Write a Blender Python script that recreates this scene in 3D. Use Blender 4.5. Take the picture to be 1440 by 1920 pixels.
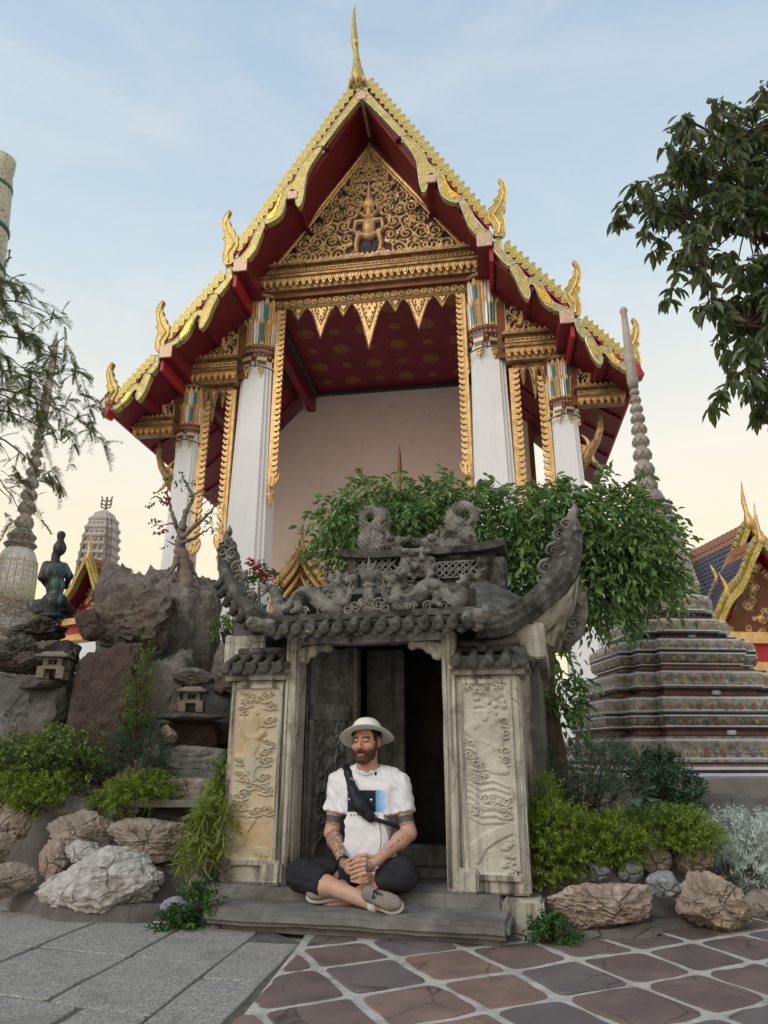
import bpy, math, random
import numpy as np
from mathutils import Vector, Matrix
R = math.radians
random.seed(7); RNG = np.random.default_rng(7)
for o in list(bpy.data.objects): bpy.data.objects.remove(o)
scn = bpy.context.scene; COL = scn.collection
# ------------------------------------------------------------------ camera, sky, sun, exposure
FPX, PITCH, CH = 1310., R(19.0), .9
cd = bpy.data.cameras.new('camera'); cam = bpy.data.objects.new('camera', cd); COL.objects.link(cam)
cam.location = (0, 0, CH); cam.rotation_euler = (R(90) + PITCH, 0, 0)
cd.sensor_fit = 'VERTICAL'; cd.sensor_height = 36.; cd.lens = FPX / 1920 * 36.; cd.clip_start = .05; cd.clip_end = 3000
scn.camera = cam
scn.render.resolution_x = 768; scn.render.resolution_y = 1024
SUN_EL, SUN_AZ = R(38), R(-138)          # azimuth clockwise from +Y
w = bpy.data.worlds.new('World'); scn.world = w; w.use_nodes = True
wt = w.node_tree
def node(nt, typ, ins=None, **props):
    n = nt.nodes.new(typ)
    for k, v in props.items(): setattr(n, k, v)
    for k, v in (ins or {}).items():
        s = n.inputs[k]
        if isinstance(v, bpy.types.NodeSocket): nt.links.new(v, s)
        else: s.default_value = v
    return n
def ramp(nt, fac, stops, interp='LINEAR'):
    n = nt.nodes.new('ShaderNodeValToRGB'); n.color_ramp.interpolation = interp
    e = n.color_ramp.elements
    while len(e) < len(stops): e.new(.5)
    for i, (p, c) in enumerate(stops): e[i].position = p; e[i].color = (*c, 1) if len(c) == 3 else c
    nt.links.new(fac, n.inputs[0]); return n.outputs[0]
def mixc(nt, fac, a, b, mode='MIX'):
    n = nt.nodes.new('ShaderNodeMix'); n.data_type = 'RGBA'; n.blend_type = mode
    for i, v in ((0, fac), (6, a), (7, b)):
        if isinstance(v, bpy.types.NodeSocket): nt.links.new(v, n.inputs[i])
        else: n.inputs[i].default_value = v if i == 0 else (*v, 1)
    return n.outputs[2]
sky = wt.nodes.new('ShaderNodeTexSky'); sky.sky_type = 'NISHITA'; sky.sun_disc = False
sky.sun_elevation = SUN_EL; sky.sun_rotation = SUN_AZ; sky.altitude = 10
sky.air_density = 1.0; sky.dust_density = 2.2; sky.ozone_density = 1.6
HZ = 4.95
# hazy evening air: the Nishita sky, evenly compressed, under a thin veil of haze that is cream low down and pale blue high up all round
wtc = wt.nodes.new('ShaderNodeTexCoord')
wz = node(wt, 'ShaderNodeSeparateXYZ', {0: wtc.outputs['Generated']}).outputs['Z']
wmap = node(wt, 'ShaderNodeMapping', {'Vector': wtc.outputs['Generated'], 'Scale': (1.3, 1.3, 4.5)})
wn = node(wt, 'ShaderNodeTexNoise', {'Vector': wmap.outputs[0], 'Scale': 2.6, 'Detail': 7.0, 'Roughness': .6, 'Distortion': .8})
cl = ramp(wt, wn.outputs['Fac'], [(.45, (0, 0, 0)), (.75, (1, 1, 1))])
sg = node(wt, 'ShaderNodeGamma', {0: sky.outputs[0], 1: .50}).outputs[0]
sg = node(wt, 'ShaderNodeVectorMath', {0: sg, 1: (1.50, 1.50, 1.50)}, operation='MULTIPLY').outputs[0]
haze = ramp(wt, wz, [(.0, (1.08, .80, .40)), (.22, (1.08, .85, .50)), (.38, (.98, .89, .70)), (.60, (.58, .70, .75)), (.82, (.40, .53, .67)), (1., (.36, .49, .65))])
haze = node(wt, 'ShaderNodeVectorMath', {0: haze, 1: (HZ, HZ, HZ)}, operation='MULTIPLY').outputs[0]
veil = mixc(wt, .68, sg, haze)
veil = mixc(wt, node(wt, 'ShaderNodeMath', {0: cl, 1: .16}, operation='MULTIPLY').outputs[0], veil, (HZ * .98, HZ * .90, HZ * .74))
bg = wt.nodes['Background']; wt.links.new(veil, bg.inputs[0]); bg.inputs[1].default_value = .12
sd = bpy.data.lights.new('sun', 'SUN'); sd.energy = .62; sd.angle = R(24); sd.color = (1, .94, .87)
so = bpy.data.objects.new('sun', sd); COL.objects.link(so)
sdir = Vector((math.sin(SUN_AZ) * math.cos(SUN_EL), math.cos(SUN_AZ) * math.cos(SUN_EL), math.sin(SUN_EL)))
so.rotation_euler = (-sdir).to_track_quat('-Z', 'Y').to_euler()
scn.view_settings.view_transform = 'Standard'; scn.view_settings.look = 'None'
scn.view_settings.exposure = 1.05; scn.view_settings.gamma = 1.0; scn.view_settings.use_curve_mapping = False
# ------------------------------------------------------------------ survey helpers: photo bearings -> points at a known distance
def dirs(px, py):
    u = (px - 720) / FPX; v = (960 - py) / FPX
    return np.array([u, math.cos(PITCH) - v * math.sin(PITCH), math.sin(PITCH) + v * math.cos(PITCH)])
def at(px, py, Y):
    d = dirs(px, py); t = Y / d[1]; return np.array([d[0] * t, Y, CH + d[2] * t])
def gnd(px, py, z=0.):
    d = dirs(px, py); t = (z - CH) / d[2]; return np.array([d[0] * t, d[1] * t, z])
class Frame:                                   # local frame: x along the face, y into the depth, z up
    def __init__(s, o, yaw):
        s.o = np.array(o, float); s.yaw = yaw
        s.a = np.array([math.cos(yaw), -math.sin(yaw), 0]); s.n = np.array([math.sin(yaw), math.cos(yaw), 0])
    def px(s, px, py, d=0.):
        D = dirs(px, py); o = s.o + s.n * d; C = np.array([0, 0, CH]); t = (o - C) @ s.n / (D @ s.n); P = C + D * t - o
        return float(P @ s.a), float(P[2])
    def loc(s, P):
        q = np.asarray(P, float) - s.o; return np.array([q @ s.a, q @ s.n, q[2]])
# ------------------------------------------------------------------ objects
def tag(o, label=None, cat=None, group=None, kind=None):
    if label: o['label'] = label
    if cat: o['category'] = cat
    if group: o['group'] = group
    if kind: o['kind'] = kind
    return o
def empty(name, loc, rz=0., **kw):
    o = bpy.data.objects.new(name, None); COL.objects.link(o); o.location = loc; o.rotation_euler = (0, 0, rz); o.empty_display_size = .2
    return tag(o, **kw)
def obj(name, me, parent=None, loc=None, rot=None, **kw):
    o = bpy.data.objects.new(name, me); COL.objects.link(o)
    if parent: o.parent = parent
    if loc is not None: o.location = loc
    if rot is not None: o.rotation_euler = rot
    return tag(o, **kw)
def copy_tree(o, parent=None):
    c = o.copy(); COL.objects.link(c); c.parent = parent
    for ch in o.children: copy_tree(ch, c)
    return c
def rotz(a): c, s = math.cos(a), math.sin(a); return np.array([[c, -s, 0], [s, c, 0], [0, 0, 1.]])
def rotx(a): c, s = math.cos(a), math.sin(a); return np.array([[1., 0, 0], [0, c, -s], [0, s, c]])
def roty(a): c, s = math.cos(a), math.sin(a); return np.array([[c, 0, s], [0, 1., 0], [-s, 0, c]])
def nrm(v): v = np.asarray(v, float); return v / max(1e-9, np.linalg.norm(v))
class MB:
    def __init__(s): s.v = []; s.f = []; s.n = 0; s.c = []; s.hasc = False
    def add(s, v, f, col=None):
        v = np.asarray(v, float).reshape(-1, 3); b = s.n
        s.v.append(v); s.n += len(v)
        s.f += [tuple(int(i) + b for i in q) for q in f]
        if col is None: col = (1, 1, 1)
        else: s.hasc = True
        col = np.asarray(col, float)
        s.c.append(np.tile(col, (len(v), 1)) if col.ndim == 1 else col)
        return s
    def box(s, c, size, rot=None, taper=1., col=None):
        x, y, z = np.array(size, float) / 2; t = taper
        v = np.array([(-x, -y, -z), (x, -y, -z), (x, y, -z), (-x, y, -z), (-x * t, -y * t, z), (x * t, -y * t, z), (x * t, y * t, z), (-x * t, y * t, z)])
        if rot is not None: v = v @ np.asarray(rot).T
        return s.add(v + np.array(c, float), [(0, 3, 2, 1), (4, 5, 6, 7), (0, 1, 5, 4), (1, 2, 6, 5), (2, 3, 7, 6), (3, 0, 4, 7)], col)
    def prism(s, pts, y0, y1, col=None, bev=0.):
        # polygon in (x, z), extruded in y from y0 (front) to y1
        p = np.array(pts, float); n = len(p)
        ar = 0.5 * np.sum(p[:, 0] * np.roll(p[:, 1], -1) - np.roll(p[:, 0], -1) * p[:, 1])
        if ar < 0: p = p[::-1]
        a = np.column_stack([p[:, 0], np.full(n, y0), p[:, 1]]); b = np.column_stack([p[:, 0], np.full(n, y1), p[:, 1]])
        f = [tuple(range(n)), tuple(range(2 * n - 1, n - 1, -1))]
        f += [(i, n + i, n + (i + 1) % n, (i + 1) % n) for i in range(n)]
        return s.add(np.vstack([a, b]), f, col)
    def strip(s, L, Rr, y0, y1, col=None):
        # band between two equally long polylines in (x, z): good for curved boards
        L = np.array(L, float); Rr = np.array(Rr, float); n = len(L)
        v = []; 
        for y in (y0, y1):
            for q in (L, Rr): v.append(np.column_stack([q[:, 0], np.full(n, y), q[:, 1]]))
        v = np.vstack(v); f = []
        a, b, c, d = 0, n, 2 * n, 3 * n
        for i in range(n - 1):
            f += [(a + i, a + i + 1, b + i + 1, b + i), (c + i, d + i, d + i + 1, c + i + 1), (a + i, c + i, c + i + 1, a + i + 1), (b + i, b + i + 1, d + i + 1, d + i)]
        f += [(a, b, d, c), (a + n - 1, c + n - 1, d + n - 1, b + n - 1)]
        return s.add(v, f, col)
    def lathe(s, prof, c=(0, 0, 0), n=24, sq=None, rot=None, col=None, cap=True):
        # prof: (r, z); sq = list of unit outline points for square/redented plans
        prof = np.array(prof, float)
        if sq is None: u = np.array([(math.cos(2 * math.pi * k / n), math.sin(2 * math.pi * k / n)) for k in range(n)])
        else: u = np.array(sq, float); n = len(u)
        v = np.vstack([np.column_stack([u * r, np.full(n, z)]) for r, z in prof]); m = len(prof)
        if rot is not None: v = v @ np.asarray(rot).T
        f = [(i * n + k, i * n + (k + 1) % n, (i + 1) * n + (k + 1) % n, (i + 1) * n + k) for i in range(m - 1) for k in range(n)]
        if cap: f += [tuple(range(n - 1, -1, -1)), tuple(range((m - 1) * n, m * n))]
        return s.add(v + np.array(c, float), f, col)
    def tube(s, path, rad, n=8, col=None, cap=True, flat=None):
        p = np.array(path, float); m = len(p)
        rad = np.full(m, rad) if np.isscalar(rad) else np.array(rad, float)
        t = np.gradient(p, axis=0); t /= np.maximum(1e-9, np.linalg.norm(t, axis=1))[:, None]
        up = np.array([0, 0, 1.]) if abs(t[0, 2]) < .9 else np.array([0, 1., 0])
        x = np.cross(up, t[0]); x /= np.linalg.norm(x); vs = []
        ang = np.arange(n) * 2 * math.pi / n
        for i in range(m):
            x = x - t[i] * (x @ t[i]); x /= max(1e-9, np.linalg.norm(x)); y = np.cross(t[i], x)
            k = (1, 1) if flat is None else flat
            vs.append(p[i] + rad[i] * (np.cos(ang)[:, None] * x * k[0] + np.sin(ang)[:, None] * y * k[1]))
        f = [(i * n + k, i * n + (k + 1) % n, (i + 1) * n + (k + 1) % n, (i + 1) * n + k) for i in range(m - 1) for k in range(n)]
        if cap: f += [tuple(range(n - 1, -1, -1)), tuple(range((m - 1) * n, m * n))]
        return s.add(np.vstack(vs), f, col)
    def sphere(s, c, r, n=12, m=8, rot=None, col=None):
        r = np.array([r] * 3 if np.isscalar(r) else r, float)
        th = np.linspace(0, math.pi, m + 1)[1:-1]
        v = [(0, 0, 1)] + [(math.sin(t) * math.cos(2 * math.pi * k / n), math.sin(t) * math.sin(2 * math.pi * k / n), math.cos(t)) for t in th for k in range(n)] + [(0, 0, -1)]
        v = np.array(v) * r
        if rot is not None: v = v @ np.asarray(rot).T
        f = [(0, 1 + k, 1 + (k + 1) % n) for k in range(n)]
        for i in range(m - 2): f += [(1 + i * n + k, 1 + (i + 1) * n + k, 1 + (i + 1) * n + (k + 1) % n, 1 + i * n + (k + 1) % n) for k in range(n)]
        L = len(v) - 1; b = 1 + (m - 2) * n
        f += [(b + k, L, b + (k + 1) % n) for k in range(n)]
        return s.add(v + np.array(c, float), f, col)
    def xf(s, M3=None, off=(0, 0, 0)):
        for i in range(len(s.v)):
            if M3 is not None: s.v[i] = s.v[i] @ np.asarray(M3).T
            s.v[i] = s.v[i] + np.array(off, float)
        return s
    def merge(s, o):
        for v, c in zip(o.v, o.c): pass
        b = s.n
        s.v += o.v; s.c += o.c; s.hasc |= o.hasc; s.n += o.n
        s.f += [tuple(i + b for i in q) for q in o.f]; return s
    def mesh(s, name, mat, smooth=False):
        me = bpy.data.meshes.new(name); V = np.vstack(s.v)
        me.from_pydata(V.tolist(), [], s.f)
        if mat: me.materials.append(mat)
        if smooth: me.polygons.foreach_set('use_smooth', [True] * len(me.polygons))
        if s.hasc:
            C = np.vstack(s.c); at_ = me.color_attributes.new('Col', 'FLOAT_COLOR', 'POINT')
            at_.data.foreach_set('color', np.column_stack([C, np.ones(len(C))]).ravel())
        me.update(); return me
    def build(s, name, mat, parent=None, smooth=False, bevel=0, **kw):
        o = obj(name, s.mesh(name, mat, smooth), parent, **kw)
        if bevel:
            m = o.modifiers.new('bevel', 'BEVEL'); m.width = bevel; m.segments = 2; m.limit_method = 'ANGLE'; m.angle_limit = R(40)
        return o
def smooth_angle(o, deg=40):
    me = o.data
    me.polygons.foreach_set('use_smooth', [True] * len(me.polygons))
    try: me.set_sharp_from_angle(angle=R(deg))
    except Exception: pass
    return o
# ------------------------------------------------------------------ numpy noise, SDF mesher, reliefs
_LAT = np.random.default_rng(3).random((64, 64, 64))
def vnoise(P):
    i = np.floor(P).astype(int); f = P - i; f = f * f * (3 - 2 * f); i &= 63; j = (i + 1) & 63
    x0, y0, z0 = i[..., 0], i[..., 1], i[..., 2]; x1, y1, z1 = j[..., 0], j[..., 1], j[..., 2]
    fx, fy, fz = f[..., 0], f[..., 1], f[..., 2]; L = _LAT
    a = L[x0, y0, z0] * (1 - fx) + L[x1, y0, z0] * fx; b = L[x0, y1, z0] * (1 - fx) + L[x1, y1, z0] * fx
    c = L[x0, y0, z1] * (1 - fx) + L[x1, y0, z1] * fx; d = L[x0, y1, z1] * (1 - fx) + L[x1, y1, z1] * fx
    return ((a * (1 - fy) + b * fy) * (1 - fz) + (c * (1 - fy) + d * fy) * fz) * 2 - 1
def fbm(P, oct=4, ridged=False):
    s = 0; a = 1.; P = np.asarray(P, float)
    for k in range(oct):
        n = vnoise(P * 2.03 ** k + 17.3 * k); s = s + a * ((1 - 2 * np.abs(n)) if ridged else n); a *= .5
    return s
def sdf_mesh(prims, vox, disp=None, big=.5):
    """prims: ('c',p0,p1,r0,r1,k) ('e',c,radii,rot,k) ('b',c,half,rot,round,k); an op 's:' prefix subtracts."""
    lo = np.full(3, 1e9); hi = -lo; bb = []
    for p in prims:
        t = p[0].split(':')[-1]
        if t == 'c': q = np.array([p[1], p[2]], float); r = max(p[3], p[4]); a, b = q.min(0) - r, q.max(0) + r
        else:
            r = np.linalg.norm(np.array(p[2], float)) if p[3] is not None else np.array(p[2], float)
            if t == 'b': r = r + p[4]
            a, b = np.array(p[1]) - r, np.array(p[1]) + r
        bb.append((a, b))
        if not p[0].startswith('s:'): lo = np.minimum(lo, a); hi = np.maximum(hi, b)
    lo -= 3 * vox; hi += 3 * vox
    N = np.ceil((hi - lo) / vox).astype(int) + 1
    D = np.full(N, big); ax = [lo[i] + vox * np.arange(N[i]) for i in range(3)]
    for p, (a, b) in zip(prims, bb):
        t = p[0].split(':')[-1]; sub = p[0].startswith('s:'); k = p[-1]; m = k * 1.5 + 3 * vox
        i0 = np.clip(np.floor((a - m - lo) / vox).astype(int), 0, N - 1); i1 = np.clip(np.ceil((b + m - lo) / vox).astype(int) + 1, 1, N)
        if (i1 <= i0).any(): continue
        X, Y, Z = np.meshgrid(ax[0][i0[0]:i1[0]], ax[1][i0[1]:i1[1]], ax[2][i0[2]:i1[2]], indexing='ij'); Q = np.stack([X, Y, Z], -1)
        if t == 'c':
            p0, p1 = np.array(p[1], float), np.array(p[2], float); ba = p1 - p0
            h = np.clip(((Q - p0) @ ba) / max(1e-9, ba @ ba), 0, 1)
            d = np.linalg.norm(Q - p0 - h[..., None] * ba, axis=-1) - (p[3] + (p[4] - p[3]) * h)
        elif t == 'e':
            q = Q - np.array(p[1]); 
            if p[3] is not None: q = q @ np.asarray(p[3])
            r = np.array(p[2], float); k0 = np.linalg.norm(q / r, axis=-1); k1 = np.linalg.norm(q / (r * r), axis=-1)
            d = k0 * (k0 - 1) / np.maximum(k1, 1e-6)
        else:
            q = Q - np.array(p[1])
            if p[3] is not None: q = q @ np.asarray(p[3])
            q = np.abs(q) - np.array(p[2], float)
            d = np.linalg.norm(np.maximum(q, 0), axis=-1) + np.minimum(q.max(-1), 0) - p[4]
        sl = tuple(slice(i0[i], i1[i]) for i in range(3)); e = D[sl]
        if sub:
            d = -d; h = np.clip(.5 - .5 * (e - d) / max(k, 1e-6), 0, 1); D[sl] = e + (d - e) * h + k * h * (1 - h)
        else:
            h = np.clip(.5 + .5 * (e - d) / max(k, 1e-6), 0, 1); D[sl] = e + (d - e) * h - k * h * (1 - h)
    if disp is not None:
        band = np.abs(D) < .12; I = np.argwhere(band); D[band] += disp(lo + I * vox)
    ins = D < 0
    c = [ins[x:N[0] - 1 + x, y:N[1] - 1 + y, z:N[2] - 1 + z] for x in (0, 1) for y in (0, 1) for z in (0, 1)]
    s = sum(q.astype(np.int8) for q in c); act = (s > 0) & (s < 8); A = np.argwhere(act)
    idx = np.full(act.shape, -1, int); idx[act] = np.arange(len(A))
    acc = np.zeros((len(A), 3)); cnt = np.zeros(len(A))
    cor = [(x, y, z) for x in (0, 1) for y in (0, 1) for z in (0, 1)]
    val = [D[A[:, 0] + x, A[:, 1] + y, A[:, 2] + z] for x, y, z in cor]
    for i in range(8):
        for j in range(i + 1, 8):
            df = np.abs(np.array(cor[i]) - np.array(cor[j]))
            if df.sum() != 1: continue
            va, vb = val[i], val[j]; m = (va < 0) != (vb < 0); t = np.where(m, va / np.where(np.abs(va - vb) < 1e-12, 1, va - vb), 0)
            pt = np.array(cor[i]) + t[:, None] * (np.array(cor[j]) - np.array(cor[i])); acc += pt * m[:, None]; cnt += m
    V = lo + (A + acc / np.maximum(cnt, 1)[:, None]) * vox; F = []
    for axis in range(3):
        u, v_ = (axis + 1) % 3, (axis + 2) % 3
        s0 = [slice(None)] * 3; s1 = [slice(None)] * 3; s0[axis] = slice(0, N[axis] - 1); s1[axis] = slice(1, N[axis])
        a0, a1 = ins[tuple(s0)], ins[tuple(s1)]; E = np.argwhere(a0 != a1)
        E = E[(E[:, u] > 0) & (E[:, v_] > 0) & (E[:, u] < N[u] - 1) & (E[:, v_] < N[v_] - 1)]
        eu = np.eye(3, dtype=int)[u]; ev = np.eye(3, dtype=int)[v_]
        q = [idx[tuple(x.T)] for x in (E, E - eu, E - eu - ev, E - ev)]
        fl = a0[tuple(E.T)]; Q = np.stack(q, 1); Q[~fl] = Q[~fl][:, ::-1]; F.append(Q)
    return V, np.vstack(F)
def sdf_obj(name, prims, vox, mat, parent=None, disp=None, color=None, **kw):
    V, F = sdf_mesh(prims, vox, disp); m = MB(); m.add(V, F, None if color is None else color(V))
    return m.build(name, mat, parent, smooth=True, **kw)
class HF:
    """height field over a rectangle x0..x1, z0..z1 facing -y; stamps raise it."""
    def __init__(s, x0, x1, z0, z1, step):
        s.x = np.linspace(x0, x1, max(2, int(round((x1 - x0) / step)) + 1)); s.z = np.linspace(z0, z1, max(2, int(round((z1 - z0) / step)) + 1))
        s.X, s.Z = np.meshgrid(s.x, s.z); s.H = np.zeros_like(s.X); s.step = step; s.mask = np.ones_like(s.X, bool)
    def _win(s, cx, cz, r):
        i0, i1 = np.searchsorted(s.x, [cx - r, cx + r]); j0, j1 = np.searchsorted(s.z, [cz - r, cz + r]); return slice(j0, j1), slice(i0, i1)
    def put(s, w, h): s.H[w] = np.maximum(s.H[w], h)
    def cap(s, x0, z0, x1, z1, r0, r1, h):
        w = s._win((x0 + x1) / 2, (z0 + z1) / 2, math.hypot(x1 - x0, z1 - z0) / 2 + max(r0, r1)); X, Z = s.X[w], s.Z[w]
        dx, dz = x1 - x0, z1 - z0; t = np.clip(((X - x0) * dx + (Z - z0) * dz) / max(1e-9, dx * dx + dz * dz), 0, 1)
        d = np.hypot(X - x0 - t * dx, Z - z0 - t * dz) / (r0 + (r1 - r0) * t); s.put(w, h * np.sqrt(np.clip(1 - d * d, 0, 1)))
    def path(s, pts, r0, r1, h):
        n = len(pts) - 1
        for i in range(n):
            a, b = i / n, (i + 1) / n; s.cap(*pts[i], *pts[i + 1], r0 + (r1 - r0) * a, r0 + (r1 - r0) * b, h)
    def ell(s, cx, cz, rx, rz, h, flat=False):
        w = s._win(cx, cz, max(rx, rz)); d = ((s.X[w] - cx) / rx) ** 2 + ((s.Z[w] - cz) / rz) ** 2
        s.put(w, h * (np.clip((1 - d) * 4, 0, 1) if flat else np.sqrt(np.clip(1 - d, 0, 1))))
    def spiral(s, cx, cz, r, turns, h, hand=1, ph=0., duty=.62):
        w = s._win(cx, cz, r); X, Z = s.X[w] - cx, s.Z[w] - cz; rr = np.hypot(X, Z) / r; th = np.arctan2(Z, X) / (2 * math.pi) * hand
        q = (rr * turns - th + ph) % 1.0; rid = np.sqrt(np.clip(1 - ((q - .5) / (duty / 2)) ** 2, 0, 1))
        s.put(w, h * rid * (rr < 1) * np.clip((1.05 - rr) * 6, 0, 1))
    def flame(s, x, z, L, ang, r, h, curl=1.2, n=7):
        pts = []; a = ang
        for i in range(n + 1):
            pts.append((x, z)); x += math.cos(a) * L / n; z += math.sin(a) * L / n; a += curl / n
        s.path(pts, r, r * .12, h)
    def mesh(s, mb, y0, thick=0., warp=None, col=None):
        keep = s.mask; ny, nx = s.X.shape; idx = np.arange(ny * nx).reshape(ny, nx)
        V = np.column_stack([s.X.ravel(), (y0 - s.H).ravel(), s.Z.ravel()])
        k = keep[:-1, :-1] & keep[1:, :-1] & keep[:-1, 1:] & keep[1:, 1:]
        F = np.stack([idx[:-1, :-1][k], idx[:-1, 1:][k], idx[1:, 1:][k], idx[1:, :-1][k]], 1)
        used = np.zeros(ny * nx, bool); used[F.ravel()] = True; rem = np.cumsum(used) - 1
        C = None if col is None else col(s).reshape(-1, 3)[used]
        V = V[used]
        if warp is not None: V = warp(V)
        mb.add(V, rem[F], C); return mb
# ------------------------------------------------------------------ materials
def newmat(name):
    m = bpy.data.materials.new(name); m.use_nodes = True; nt = m.node_tree
    return m, nt, nt.nodes['Principled BSDF']
def coords(nt, scale=(1, 1, 1), kind='Object'):
    tc = nt.nodes.new('ShaderNodeTexCoord')
    return node(nt, 'ShaderNodeMapping', {'Vector': tc.outputs[kind], 'Scale': scale}).outputs[0]
def noise(nt, vec, scale, detail=5., rough=.55, dist=0.):
    return node(nt, 'ShaderNodeTexNoise', {'Vector': vec, 'Scale': scale, 'Detail': detail, 'Roughness': rough, 'Distortion': dist}).outputs['Fac']
def PM(name, stops, scale=4., detail=6., rough=.75, metal=0., bump=.3, bscale=30., streak=None, spots=(), attr=None, spec=.3, dist=.4, bdist=.02, cells=None, rvar=0., scl=(1, 1, 1), top=None, island=0., sheen=0., crack=None):
    m, nt, b = newmat(name); v = coords(nt, scl)
    f = noise(nt, v, scale, detail, .6, dist)
    col = ramp(nt, f, stops) if len(stops) > 1 else None
    if col is None: col = node(nt, 'ShaderNodeRGB').outputs[0]; col.default_value = (*stops[0][1], 1)
    if attr:
        a = node(nt, 'ShaderNodeAttribute', attribute_name='Col').outputs['Color']
        col = mixc(nt, 1., col, a, attr)
    if island:
        g = nt.nodes.new('ShaderNodeNewGeometry').outputs['Random Per Island']
        col = mixc(nt, 1., col, ramp(nt, g, [(0, (1 - island,) * 3), (1, (1 + island,) * 3)]), 'MULTIPLY')
    for sp in spots:                                # (color, scale, lo, hi, amount)
        f2 = noise(nt, v, sp[1], 6., .65, .5); k = ramp(nt, f2, [(sp[2], (0, 0, 0)), (sp[3], (sp[4],) * 3)]); col = mixc(nt, k, col, sp[0])
    if streak:                                      # (color, lo, hi, amount): vertical run-off marks
        v2 = coords(nt, (9, 9, .55)); f3 = noise(nt, v2, 1.6, 6., .65, .3); k = ramp(nt, f3, [(streak[1], (0, 0, 0)), (streak[2], (streak[3],) * 3)]); col = mixc(nt, k, col, streak[0])
    if top:                                         # (color, amount): growth and dust on faces that look up
        g = nt.nodes.new('ShaderNodeNewGeometry'); sx = node(nt, 'ShaderNodeSeparateXYZ', {0: g.outputs['Normal']})
        k = ramp(nt, sx.outputs['Z'], [(.55, (0, 0, 0)), (.95, (top[1],) * 3)]); k = mixc(nt, 1., k, ramp(nt, noise(nt, v, 9.), [(.35, (.2,) * 3), (.6, (1, 1, 1))]), 'MULTIPLY'); col = mixc(nt, k, col, top[0])
    bfac = noise(nt, v, bscale, 8., .65)
    if crack:                                       # (scale, width, colour, amount): fissures
        dv = node(nt, 'ShaderNodeVectorMath', {0: node(nt, 'ShaderNodeTexNoise', {'Vector': v, 'Scale': crack[0] * .8, 'Detail': 5.}).outputs['Color'], 1: (.55 / crack[0],) * 3}, operation='MULTIPLY').outputs[0]
        dv = node(nt, 'ShaderNodeVectorMath', {0: v, 1: dv}, operation='ADD').outputs[0]
        ed = node(nt, 'ShaderNodeTexVoronoi', {'Vector': dv, 'Scale': crack[0]}, feature='DISTANCE_TO_EDGE').outputs['Distance']
        lnm = ramp(nt, ed, [(0., (1, 1, 1)), (crack[1], (0, 0, 0))]); lnm = mixc(nt, 1., lnm, ramp(nt, noise(nt, v, crack[0] * .9, 3.), [(.42, (0, 0, 0)), (.58, (crack[3],) * 3)]), 'MULTIPLY')
        col = mixc(nt, lnm, col, crack[2]); bfac = node(nt, 'ShaderNodeMath', {0: bfac, 1: lnm}, operation='SUBTRACT').outputs[0]
    if cells:                                       # (scale, strength, colour var): broken glass / mosaic
        vo = node(nt, 'ShaderNodeTexVoronoi', {'Vector': v, 'Scale': cells[0]})
        col = mixc(nt, 1., col, ramp(nt, vo.outputs['Color'], [(0, (1 - cells[2],) * 3), (1, (1 + cells[2],) * 3)]), 'MULTIPLY')
        bfac = node(nt, 'ShaderNodeMath', {0: vo.outputs['Color'], 1: bfac}, operation='MULTIPLY_ADD').outputs[0]
    nt.links.new(col, b.inputs['Base Color'])
    b.inputs['Metallic'].default_value = metal; b.inputs['Specular IOR Level'].default_value = spec
    if rvar: nt.links.new(ramp(nt, f, [(.3, (rough - rvar,) * 3), (.7, (rough + rvar,) * 3)]), b.inputs['Roughness'])
    else: b.inputs['Roughness'].default_value = rough
    if sheen: b.inputs['Sheen Weight'].default_value = sheen
    if bump:
        bn = node(nt, 'ShaderNodeBump', {'Height': bfac, 'Strength': bump, 'Distance': bdist}); nt.links.new(bn.outputs[0], b.inputs['Normal'])
    return m
def leafmat(name, dark, light, trans=.3, tcol=None, rough=.45, spec=.4):
    m, nt, b = newmat(name); g = nt.nodes.new('ShaderNodeNewGeometry')
    f = noise(nt, coords(nt), 3., 3.)
    r = node(nt, 'ShaderNodeMath', {0: g.outputs['Random Per Island'], 1: f}, operation='MULTIPLY_ADD'); r.inputs[2].default_value = -.15
    r2 = node(nt, 'ShaderNodeMath', {0: g.outputs['Random Per Island'], 1: .6}, operation='MULTIPLY'); r3 = node(nt, 'ShaderNodeMath', {0: f, 1: .5}, operation='MULTIPLY')
    r4 = node(nt, 'ShaderNodeMath', {0: r2.outputs[0], 1: r3.outputs[0]}, operation='ADD').outputs[0]
    col = ramp(nt, r4, [(.12, dark), (.55, tuple((a + b_) / 2 for a, b_ in zip(dark, light))), (.9, light)])
    nt.links.new(col, b.inputs['Base Color']); b.inputs['Roughness'].default_value = rough; b.inputs['Specular IOR Level'].default_value = spec
    t = nt.nodes.new('ShaderNodeBsdfTranslucent')
    tc = mixc(nt, .55, col, tcol or tuple(min(1, c * 1.6) for c in light)); nt.links.new(tc, t.inputs[0])
    mx = node(nt, 'ShaderNodeMixShader', {0: trans, 1: b.outputs[0], 2: t.outputs[0]})
    nt.links.new(mx.outputs[0], nt.nodes['Material Output'].inputs[0]); return m
MT = {}
MT['granite'] = PM('granite', [(.38, (.165, .158, .147)), (.5, (.262, .252, .236)), (.62, (.375, .362, .34))], 105, 3, .85, bump=.6, bscale=110, bdist=.006, dist=0., spots=[((.14, .135, .125), 2.2, .52, .70, .6), ((.40, .385, .36), 3.1, .56, .74, .35), ((.09, .085, .078), 9., .62, .75, .6)])
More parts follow.
